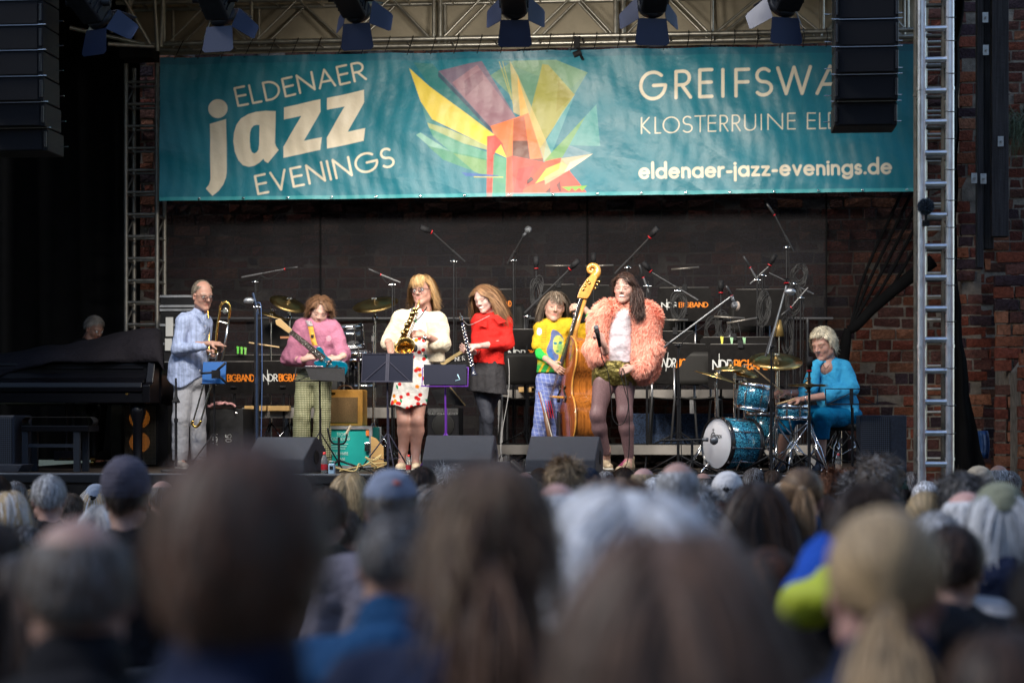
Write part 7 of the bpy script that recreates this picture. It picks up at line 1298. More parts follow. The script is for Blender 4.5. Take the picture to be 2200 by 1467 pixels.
t = thing('pouch', 'black leather pouch lying beside the small electronics box', 'pouch', onfloor(1110, 16.2)); vol('body', [cone(onfloor(1102, 16.2)+V(0, 0, .10), onfloor(1122, 16.15)+V(0, 0, .035), .028, .030, .01, fl=((0, 1, 0), .6))], .006, mat('black_leather'), t)
P_2 = bez([onfloor(1125, 16.15)+V(0, 0, .03), onfloor(1140, 16.12)+V(0, 0, .02), onfloor(1165, 16.1)+V(0, 0, .015), onfloor(1195, 16.08)+V(0, 0, .015)], 8); tag(obj('pale_cable', MB().tube(P_2, .004, 6), mat('grey_cable')), 'pale cable leading from the leather pouch to the right monitor', 'cable')
# yellow cable and guitar stand
m_yc = mat('cream_cable', (.55, .42, .18), .5); rg = np.random.default_rng(8); q = [onfloor(730, 16.5)+V(0, 0, .02)]+[onfloor(rg.uniform(770, 850), rg.uniform(16.6, 17.1))+V(0, 0, rg.uniform(.02, .16)) for k in range(9)]+[onfloor(760, 16.45)+V(0, 0, .02), onfloor(716, 16.6)+V(0, 0, .05)]
tag(obj('cream_cable', MB().tube(bez(q, 8), .0065, 6), m_yc), 'cream yellow cable looping over the floor beside the turquoise case', 'cable')
t = thing('guitar_stand', 'black guitar stand in front of the turquoise case', 'guitar stand', onfloor(728, 16.9)); c = onfloor(728, 16.9); b = MB(); tripod(b, c, .10, .26, .010, .2); b.cyl(c+V(0, 0, .05), c+V(0, 0, .30), .011); obj('frame', b, m_black, t); b = MB()
for s_ in (-1, 1): b.tube(bez([c+V(0, 0, .24), c+V(s_*.06, -.03, .26), c+V(s_*.09, -.05, .38)], 6), .008, 6)
obj('yoke', b, m_black, t); obj('foam_tip', MB().cyl(c+V(.075, -.05, .33), c+V(.115, -.05, .40), .012), mat('worn_foam', (.5, .42, .3), .9), t)
t = thing('wedge_pad', 'yellowish round board leaning behind the cream cable', 'board', onfloor(805, 17.9)); obj('board', MB().prism([onfloor(797, 17.9)+V(0, 0, .02), onfloor(824, 17.9)+V(0, 0, .02), onfloor(824, 17.9)+V(0, 0, .2), onfloor(808, 17.9)+V(0, 0, .28), onfloor(797, 17.9)+V(0, 0, .3)], V(0, 0, 0), V(0, .02, 0)), mat('fresh_pine'), t)
for i in range(16):   # loose cables over the floor
    rg = np.random.default_rng(50+i); px = [560, 700, 820, 1000, 1330, 1420, 1500, 1560, 1620, 1680, 1740, 1800, 1380, 640, 1600, 1700][i]; q = [onfloor(px+rg.uniform(-70, 70), rg.uniform(16.2, 17.6))+V(0, 0, .008+.006*(i % 3)) for k in range(6)]; tag(obj('floor_cable', MB().tube(bez(q, 8), .006, 6), m_cable), 'black cable lying loose on the stage floor', 'cable', 'loose black cables on the stage floor')
# floor wind-shield microphone on the right tower
t = thing('fluffy_microphone', 'round grey fur-covered microphone clamped to the right metal tower', 'microphone', W(1989, 480, 15.0)); c = W(1989, 444, 15.0); rg = np.random.default_rng(2); u = rg.normal(size=(2600, 3)); u /= np.linalg.norm(u, axis=1)[:, None]; r_ = M_(15, 15)
Q = np.stack([c+u*r_*k for k in (.8, .95, 1.05, 1.15)], 1)+np.cumsum(rg.normal(0, .002, (2600, 4, 3)), axis=1); v1 = ribbons(Q, rg.normal(size=u.shape), np.full(2600, .004), np.tile(np.array((.07, .09, .12)), (2600, 1))*np.exp(rg.normal(0, .3, (2600, 1)))); s0 = sdf([ell(c, r_*.9)], .008); obj('fur_ball', join([v1, (s0[0], s0[1], np.tile(np.array((.05, .06, .08)), (len(s0[0]), 1)))]), m_hair, t)
obj('holder', MB().cyl(W(1989, 455, 15.0), W(1989, 478, 15.0), .01).box(W(1989, 480, 15.03), (.05, .06, .04)), m_blackm, t)
# ---------- the blue drum kit
m_pearl = mat('blue_pearl', (.0, .2, .4), .2, coat=.5); nt = m_pearl.node_tree; v = nt.nodes.new('ShaderNodeTexVoronoi'); v.inputs['Scale'].default_value = 42; v.distance = 'MINKOWSKI' if hasattr(v, 'distance') else v.distance; nz = nt.nodes.new('ShaderNodeTexNoise'); nz.inputs['Scale'].default_value = 40; nz.inputs['Distortion'].default_value = 3.5; tc = nt.nodes.new('ShaderNodeTexCoord'); cr = nt.nodes.new('ShaderNodeValToRGB'); nt.links.new(tc.outputs['Object'], nz.inputs['Vector']); nt.links.new(nz.outputs['Fac'], cr.inputs[0])
e = cr.color_ramp.elements; e[0].position = .42; e[0].color = (.0, .008, .02, 1); e[1].position = .66; e[1].color = (.12, .60, .80, 1); x_ = cr.color_ramp.elements.new(.5); x_.color = (.0, .10, .22, 1); nt.links.new(cr.outputs[0], nt.nodes['Principled BSDF'].inputs['Base Color'])
m_head = mat('drum_head', (.70, .70, .74), .5); m_hoop = mat('black_hoop', (.015, .015, .017), .25, coat=.6)
def drum(name, label, c, axis, r, dep, m_, hoop=m_chrome, lugs=8, head=m_head, bottom=m_head, hw=.018):
    t = thing(name, label, 'drum', c); ax = unit(axis); c = np.array(c, float); u = unit(np.cross(ax, (0, .2, 1) if abs(ax[2]) < .9 else (1, 0, 0))); w2 = np.cross(ax, u)
    obj('shell', MB().lathe([(r, -dep/2), (r, dep/2)], c, ax, 48), m_, t, thick=.006); obj('head', MB().lathe([(0, .004), (r*.98, .004), (r*1.0, 0)], c+ax*dep/2, ax, 48), head, t); obj('rear_head', MB().lathe([(r*1.0, 0), (r*.98, -.004), (0, -.004)], c-ax*dep/2, ax, 48), bottom, t)
    for s_ in (-1, 1): obj('hoop', MB().lathe([(r*1.01, -hw), (r*1.045, -hw), (r*1.045, hw), (r*1.01, hw), (r*1.01, -hw)], c+ax*s_*(dep/2-.004), ax, 48), hoop, t)
    for k in range(lugs): a = 2*math.pi*(k+.5)/lugs; o = (u*math.cos(a)+w2*math.sin(a)); b = MB().cyl(c+o*r*1.035-ax*dep*.5, c+o*r*1.035+ax*dep*.5, .0035, n=6); b.cyl(c+o*r*1.02-ax*min(.03, dep*.2), c+o*r*1.02+ax*min(.03, dep*.2), .010, n=8); b.box(c+o*r*1.05+ax*dep*.5, (.014, .014, .02)); obj('lug', b, m_chrome, t)
    return t, c, ax, u, w2
n_ = unit(V(-.81, -.58, .03)); rB = M_(53, 16.9); fc = W(1542, 952, 16.75); depB = .31
t, c, ax, u, w2 = drum('bass_drum', 'blue pearl bass drum with white front head lying on its side', fc-n_*depB/2, n_, rB, depB, m_pearl, m_hoop, 10, hw=.022)
mb = MB(); fu = unit(np.cross(V(0, 0, 1), n_)); s1, w1 = text_strokes('GRETSCH', .16)
fup = unit(np.cross(n_, fu)); fup = fup if fup[2] > 0 else -fup; fuu = fu if fu[0] > 0 else -fu
def LG(a, b_, h): return fc+n_*(.0065+h)+fuu*(a)+fup*(b_)
stroke_mesh(mb, [[(-.07+p[0]*.024*1.0, .045+p[1]*.024) for p in s] for s in s1], .005, LG, 0); mb.tube([LG(-.058+.030*math.cos(a), .055+.034*math.sin(a), 0) for a in np.linspace(.7, 5.6, 20)], .003, 5); mb.tube([LG(-.058, .09, 0), LG(-.058, .125, 0)], .002, 5).tube([LG(-.075, .115, 0), LG(-.041, .115, 0)], .002, 5); obj('dark_logo', mb, mat('dark_print', (.02, .02, .02), .5), t)
for s_ in (-1, 1): obj('spur', MB().tube([c+fuu*s_*rB*.9+V(0, 0, -.05), onfloor(1542+s_*36, 16.7)+V(0, 0, .01)], .008, 8), m_chrome, t)
t, c, ax, u, w2 = drum('tom_drum', 'blue pearl tom drum tilted above the bass drum', W(1618, 852, 16.9), unit(V(.16, -.06, 1)), M_(32.5, 16.9), M_(52, 16.9), m_pearl, lugs=6, bottom=mat('clear_head', (.3, .31, .27), .25)); obj('tom_arm', MB().tube([W(1590, 850, 16.95), W(1578, 836, 17.0)], .012, 8).box(W(1586, 842, 16.95), (.06, .04, .05)), m_chrome, t)
t, c, ax, u, w2 = drum('snare_drum', 'blue pearl snare drum on a low chrome stand before the drummer', W(1703, 885, 16.95), unit(V(.02, -.03, 1)), M_(35, 16.95), M_(26, 16.95), m_pearl, lugs=8); b = MB()
for k in range(3): a = .3+k*2.094; b.tube([c+V(0, 0, -.2), c+V(.15*math.cos(a), .15*math.sin(a), -.07)], .007, 6); b.tube([c*V(1, 1, 0)+V(0, 0, ZS+.28), c*V(1, 1, 0)+V(.22*math.cos(a), .22*math.sin(a), ZS+.012)], .007, 6)
b.cyl(c+V(0, 0, -.22), c*V(1, 1, 0)+V(0, 0, ZS+.12), .012); obj('stand', b, m_chrome, t)
t, c, ax, u, w2 = drum('floor_tom', 'blue pearl floor tom standing behind the bass drum', W(1640, 925, 17.6), unit(V(.02, 0, 1)), M_(42, 17.6), M_(72, 17.6), m_pearl, lugs=8)
for k in range(3): a = .8+k*2.094; o = V(math.cos(a), math.sin(a), 0)*M_(44, 17.6); obj('leg', MB().cyl(c+o+V(0, 0, .05), (c+o)*V(1, 1, 0)+V(0, 0, ZS+.01), .007), m_chrome, t)
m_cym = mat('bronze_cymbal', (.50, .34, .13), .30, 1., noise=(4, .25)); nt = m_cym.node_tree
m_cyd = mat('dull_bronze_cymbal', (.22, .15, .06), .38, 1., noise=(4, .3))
def cymbal(t, c, ax, r, m_=None):
    o = obj('cymbal', MB().lathe([(.006, .030), (.02, .028), (r*.16, .016), (r*.24, .008), (r*.6, .001), (r, -.012), (r*.99, -.0135), (r*.6, -.0005), (r*.24, .006), (r*.16, .014), (.006, .028)], c, ax, 56), m_ or m_cym, t); obj('wing_nut', MB().cyl(np.array(c)+unit(ax)*.03, np.array(c)+unit(ax)*.055, .012).box(np.array(c)+unit(ax)*.05, (.05, .01, .014)), m_chrome, o)
def hstand(t, base, top, double=True, r=.26, rot=.4, m_=m_chrome):
    b = MB().cyl(base+V(0, 0, .05), base+V(0, 0, .45), .0125).cyl(base+V(0, 0, .4), V(base[0], base[1], top[2]-.12), .010).cyl(V(base[0], base[1], top[2]-.14), top, .006); b.cyl(base+V(0, 0, .43), base+V(0, 0, .47), .019).box(V(base[0], base[1], top[2]-.12), (.03, .03, .05)); obj('pole', b, m_, t)
    for k in range(3):
        a = rot+k*2.094; d_ = V(math.cos(a), math.sin(a), 0); s_ = V(-d_[1], d_[0], 0)*.012; b = MB()
        for sg in (-1, 1): b.tube([base+V(0, 0, .42)+s_*sg, base+d_*r*.45+V(0, 0, .25)+s_*sg, base+d_*r*.52+V(0, 0, .22)+s_*sg*2, base+d_*r+V(0, 0, .03)+s_*sg*.4], .006, 6); 
        b.tube([base+V(0, 0, .14), base+d_*r*.52+V(0, 0, .22)], .006, 6); b.ball(base+d_*r+V(0, 0, .018), .016, 8); obj('leg', b, m_, t)
for lb, cx, cy, Y, rx, ax, bpx, m_ in (('large ride cymbal with a scribbled mark above the snare drum', 1667, 773, 17.1, 57, V(.06, -.38, 1), 1668, m_cym), ('thin crash cymbal seen nearly edge on left of the tom drum', 1540, 808, 17.0, 50, V(.30, -.03, 1), 1538, m_cym), ('small splash cymbal over the tom drum', 1570, 789, 17.15, 36, V(-.02, -.16, 1), 1578, m_cym), ('second small cymbal tilted behind the splash cymbal', 1598, 797, 17.3, 34, V(.25, -.30, 1), 1600, m_cym)):
    base = onfloor(bpx, Y+.05); t = thing('cymbal_stand', lb, 'cymbal', base, 'cymbals of the blue drum kit'); c = W(cx, cy, Y); hstand(t, base, c+unit(ax)*.05, rot=cx*.7); cymbal(t, c, ax, M_(rx, Y), m_)
    if rx == 57:
        sc = MB().tube([c+V(-.13+.012*k, -.05-.016*(k % 2), -.02+.03*(k % 3)) for k in range(6)], .0018, 4)
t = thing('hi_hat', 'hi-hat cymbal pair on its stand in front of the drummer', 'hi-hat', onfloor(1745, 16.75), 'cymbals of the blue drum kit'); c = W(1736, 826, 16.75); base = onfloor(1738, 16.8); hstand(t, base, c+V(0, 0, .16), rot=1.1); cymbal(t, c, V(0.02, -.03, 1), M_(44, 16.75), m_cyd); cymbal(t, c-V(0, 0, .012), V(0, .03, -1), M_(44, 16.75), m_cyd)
t = thing('drum_stool', 'round black stool with chrome legs under the drummer', 'stool', onfloor(1806, 17.5)); c = onfloor(1806, 17.5); zt = W(0, 905, 17.5)[2]-ZS; obj('seat', MB().lathe([(0, zt), (.15, zt), (.17, zt-.02), (.17, zt-.06), (.15, zt-.08), (0, zt-.08)], c, n=28), mat('black_leather'), t); hstand(t, c, c+V(0, 0, zt-.05), rot=.2)
t = thing('cowbell', 'brass coloured cowbell on a thin rod behind the ride cymbal', 'cowbell', W(1673, 725, 18.9)); obj('bell', MB().lathe([(.0, .16), (.025, .155), (.055, .0), (.052, 0), (.022, .15)], W(1673, 723, 18.9), n=20), mat('dull_brass', (.30, .2, .07), .5, .6), t); obj('rod', MB().cyl(W(1673, 723, 18.9), onfloor(1673, 18.9), .007), m_chrome, t)
m_dst = mat('hickory')
# ---------- the dark drum kit at the back left
m_dk = mat('black_shell', (.012, .012, .014), .1, coat=1.)
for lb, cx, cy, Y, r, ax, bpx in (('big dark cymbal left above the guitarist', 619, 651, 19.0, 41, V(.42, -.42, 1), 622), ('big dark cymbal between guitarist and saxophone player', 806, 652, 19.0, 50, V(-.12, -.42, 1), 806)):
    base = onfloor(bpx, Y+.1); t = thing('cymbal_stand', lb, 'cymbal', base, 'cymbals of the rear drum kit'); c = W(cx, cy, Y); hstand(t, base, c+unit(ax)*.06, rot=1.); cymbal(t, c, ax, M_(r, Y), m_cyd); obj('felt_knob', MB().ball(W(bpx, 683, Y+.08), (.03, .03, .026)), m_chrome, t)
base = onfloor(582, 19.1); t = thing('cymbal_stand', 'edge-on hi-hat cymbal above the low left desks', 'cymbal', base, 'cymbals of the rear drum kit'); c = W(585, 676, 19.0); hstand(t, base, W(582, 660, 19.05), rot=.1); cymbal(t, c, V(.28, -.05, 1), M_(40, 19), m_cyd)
drum('tom_drum', 'black rear tom drum with chrome hoops right of the guitarist', W(752, 722, 18.9), unit(V(-.05, -.12, 1)), M_(29, 18.9), M_(44, 18.9), m_dk, lugs=6); drum('snare_drum', 'black rear snare drum below the black tom', W(766, 765, 18.8), unit(V(-.02, -.1, 1)), M_(28, 18.8), M_(16, 18.8), m_dk, lugs=8); drum('bass_drum', 'black rear bass drum behind the guitarist', W(700, 830, 19.2), unit(V(-.2, -1, .05)), M_(46, 19.2), .4, m_dk, m_hoop, 10, head=mat('dark_head', (.03, .03, .03), .4)); drum('tom_drum', 'black rear floor drum beside the wide navy music stand', W(778, 800, 19.1), unit(V(0, -.05, 1)), M_(30, 19.1), M_(60, 19.1), m_dk, lugs=8)
for i, (px, py, Y) in enumerate(((802, 700, 18.7), (770, 745, 18.6), (738, 760, 18.6))):
    base = onfloor(px, Y, ZS); t = thing('drum_hardware_stand', ['chrome hardware stand right of the rear tom', 'chrome hardware stand below the rear tom', 'chrome hardware stand at the elbow of the guitarist'][i], 'stand', base, 'chrome hardware of the rear drum kit'); hstand(t, base, W(px, py, Y), rot=i*1.3)
obj_ = tag(obj('wooden_shelf', MB().box(W(614, 725, 19.0), (.10, .05, .02)), mat('reddish_wood', (.30, .12, .05), .5)), 'small reddish woodblock beside the rear cymbal stand', 'wood block')
b = MB().cyl(W(535, 736, 18.8), W(566, 741, 18.8), .007).cyl(W(568, 741, 18.8), W(600, 746, 18.8), .007)
tag(obj('drumsticks_pair', b, m_dst), 'pair of drumsticks lying end to end on the rear hi-hat', 'drumstick')
t = thing('handrail', 'thin horizontal handrail on posts running behind the band in front of the net', 'handrail', onfloor(1100, 20.84)); obj('rail', MB().cyl(W(343, 684, 20.84), W(1790, 684, 20.84), .016), mat('dim_pipe', (.08, .08, .085), .5, .5), t)
for px in (343, 720, 1090, 1540, 1735): obj('post', MB().cyl(W(px, 685, 20.84), onfloor(px, 20.84), .016), mat('dim_pipe'), t)
# ================================================================ the audience, seen from behind
GRP = 'people of the audience seen from behind'
HM = headM((0, .03, 1.20), 180, 4, 0, 1.)
def fake_body(sk):
    v_, f_, c_ = head_mesh(res=.0055, skin=sk, nose=1., jaw=1.)
    pr = core([V(0, 0, 1.1), V(0, -.01, .95), V(0, -.03, .55), V(-.1, 0, .52), V(-.12, .44, .50), V(-.12, .45, .08)], [V(0, -.03, .55), V(.1, 0, .52), V(.12, .44, .50), V(.12, .45, .08)], [V(0, 0, .98), V(-.17, 0, .97), V(-.23, -.02, .70), V(-.13, .22, .62)], [V(0, 0, .98), V(.17, 0, .97), V(.23, -.02, .70), V(.13, .22, .62)])+[cone((0, .0, 1.02), (0, .015, 1.14), .056, .054)]
    hs = []
    for s_ in (-1, 1): hs.append(skinmesh(hand(V(s_*.12, .23, .62), V(-s_*.5, .8, -.1), V(0, .2, 1), V(-s_*.3, .8, 0), .4), sk, .005))
    return join([(tf(HM, v_), f_, c_), skinmesh(pr, sk, .009)]+hs)
_t0 = thing('person', 'x', 'person', (0, 0, 0)); BODY = [obj('body', fake_body(k), m_skin, _t0) for k in ((.50, .27, .20), (.56, .30, .24), (.40, .22, .16))]
def cloth(nm, prims, res, **k): return vol(nm, prims, res, m_wedge, _t0, **k)
jp = [cone((-.155, 0, .97), (.155, 0, .97), .078, .078, .06), cone((0, -.005, .92), (0, -.02, .50), .165, .175, .08, fl=((0, 1, 0), 1.25))]+[c for s_ in (-1, 1) for c in (cone((s_*.18, 0, .97), (s_*.245, -.02, .70), .075, .060, .04), cone((s_*.245, -.02, .70), (s_*.14, .20, .63), .060, .042, .04))]
JK = [cloth('jacket', jp+[cone((0, -.005, 1.0), (0, .0, 1.05), .085, .075, .03)], .011, disp=folds(.008, 13, 3)), cloth('jacket', jp+[cone((0, -.01, 1.02), (0, .0, 1.085), .088, .08, .02), ell((0, -.105, .99), (.12, .045, .09), .03)], .011, disp=folds(.011, 11, 6))]
TR_ = cloth('trousers', [ell((0, -.02, .52), (.19, .15, .12))]+[c for s_ in (-1, 1) for c in (cone((s_*.1, 0, .53), (s_*.12, .45, .50), .095, .075, .03), cone((s_*.12, .45, .50), (s_*.12, .45, .10), .072, .06, .03))], .014, disp=folds(.007, 13, 3))
FT = [shoe(_t0, V(s_*.12, .42, 0), V(s_*.13, .62, 0), mb_, m_rubberd) for s_ in (-1, 1)]
PROTO = BODY+JK+[TR_]+FT+[o for f in FT for o in f.children]
_cm = {}
def cmat(c):
    if c not in _cm: _cm[c] = fabric('garment_%d' % len(_cm), c, noise=(5, .2))
    return _cm[c]
def put(src, root, m=None):
    o = src.copy(); COL.objects.link(o); o.parent = root
    if m is not None: o.material_slots[0].link = 'OBJECT'; o.material_slots[0].material = m
    return o
def cover(root, kind, col, M=HM):
    def clipz(fr_, bk):
        def f(P): q = (P-HC)/HR; m_ = np.linalg.norm(q, axis=-1)+1e-6; uy = q[..., 1]/m_; return ((fr_*(uy+1)/2+bk*(1-(uy+1)/2))-q[..., 2]/m_)*.08
        return f
    if kind == 'beanie':
        vs, fs = sdf([ell(HC+V(0, 0, .006), HR+.016), ell(HC+V(0, -.01, .05), HR+V(.012, .012, .008))], .005, lambda P: .0022*np.sin(P[..., 2]*330)+.002*pnoise(P, 60, 2), clipz(.25, -.25)); obj('knitted_hat', (tf(M, relax(vs, fs, 1)), fs, None), fabric('knit_hat', col, bump=(200, .8)), root)
    else:
        b, c = sdf([ell(HC+V(0, 0, .004), HR+.012)], .005, lambda P: .0012*np.sin(np.arctan2(P[..., 1]+.012, P[..., 0])*6), clipz(.35, -.05) if kind == 'cap' else clipz(.42, .0)); o = obj('cap' if kind == 'cap' else 'flat_cap', (tf(M, relax(b, c, 1)), c, None), fabric('cap_cloth_%d' % len(_cm), col, bump=(90, .4), noise=(18, .2)), root); _cm['k%d' % len(_cm)] = 1
        br = np.array([[(.075*math.sin(a)*(1-.12*k), .075+.028*k*math.cos(a)*1.4+.02*math.cos(a), .052-.008*k) for a in np.linspace(-1.2, 1.2, 9)] for k in range(4)]); obj('brim', (tf(M, br.reshape(-1, 3)), [(i*9+j, i*9+j+1, i*9+j+10, i*9+j+9) for i in range(3) for j in range(8)], None), o.data.materials[0], o)
        if kind == 'cap':
            q = MB().ball((0, -.118, .028), (.028, .006, .020), 14); obj('strap_opening', q.xform(M), m_blackm, o)
        if kind == 'capo': obj('badge', MB().ball((.03, -.095, .085), (.018, .012, .010), 12).xform(M), mat('orange_badge', (.5, .10, .06), .7), o)
BR, DB, GR, WH, BL, RB, GB = (.085, .044, .026), (.032, .019, .014), (.33, .32, .32), (.85, .85, .88), (.55, .39, .21), (.20, .075, .035), (.13, .095, .072)
NAVY, BLK, GREY, BLUE = (.012, .018, .045), (.010, .010, .013), (.06, .06, .068), (.01, .05, .13)
K = dict(
 short=dict(L=.040, grav=.2, lift=.3, comb=(0, -.3, 0), off=.004, vo=.010, N=1500, back=-.58), buzz=dict(L=.014, grav=.1, lift=.6, off=.001, vo=.004, N=2600, back=-.58, wd=.003), tousled=dict(L=.065, grav=.15, lift=.8, off=.010, vo=.018, curl=.010, cf=6, wild=.4, N=1700, back=-.62),
 mopr=dict(L=.055, grav=.4, lift=.3, off=.012, vo=.016, N=2600, back=-.9, side=-.35), mop=dict(L=.11, grav=.6, lift=.25, off=.010, vo=.018, N=2200, back=-.85, side=-.3), thin=dict(L=.035, grav=.2, lift=.25, bald=(.55, -.9), off=.002, vo=.006, N=1100, back=-.58), bob=dict(L=.20, grav=.6, lift=.3, part=0, off=.008, vo=.018, N=1900, back=-.8), long=dict(L=.38, grav=.8, lift=.2, part=0, off=.006, vo=.018, N=2200, back=-.8),
 wavy=dict(L=.30, grav=.5, lift=.5, part=.1, off=.012, vo=.03, curl=.018, cf=7, N=2200, back=-.8), pony=dict(off=.004, vo=.008, N=1700, tie=(0, -.125, .03), tail=(.20, (0, -.5, -.2), .16), back=-.75), low=dict(off=.004, vo=.008, N=1900, tie=(0, -.125, -.035), tail=(.24, (0, -.3, -.5), .22), back=-.8), bun=dict(off=.005, vo=.01, N=1500, tie=(0, -.095, .085), tail=(.07, (0, -.3, .9), .6), back=-.75))
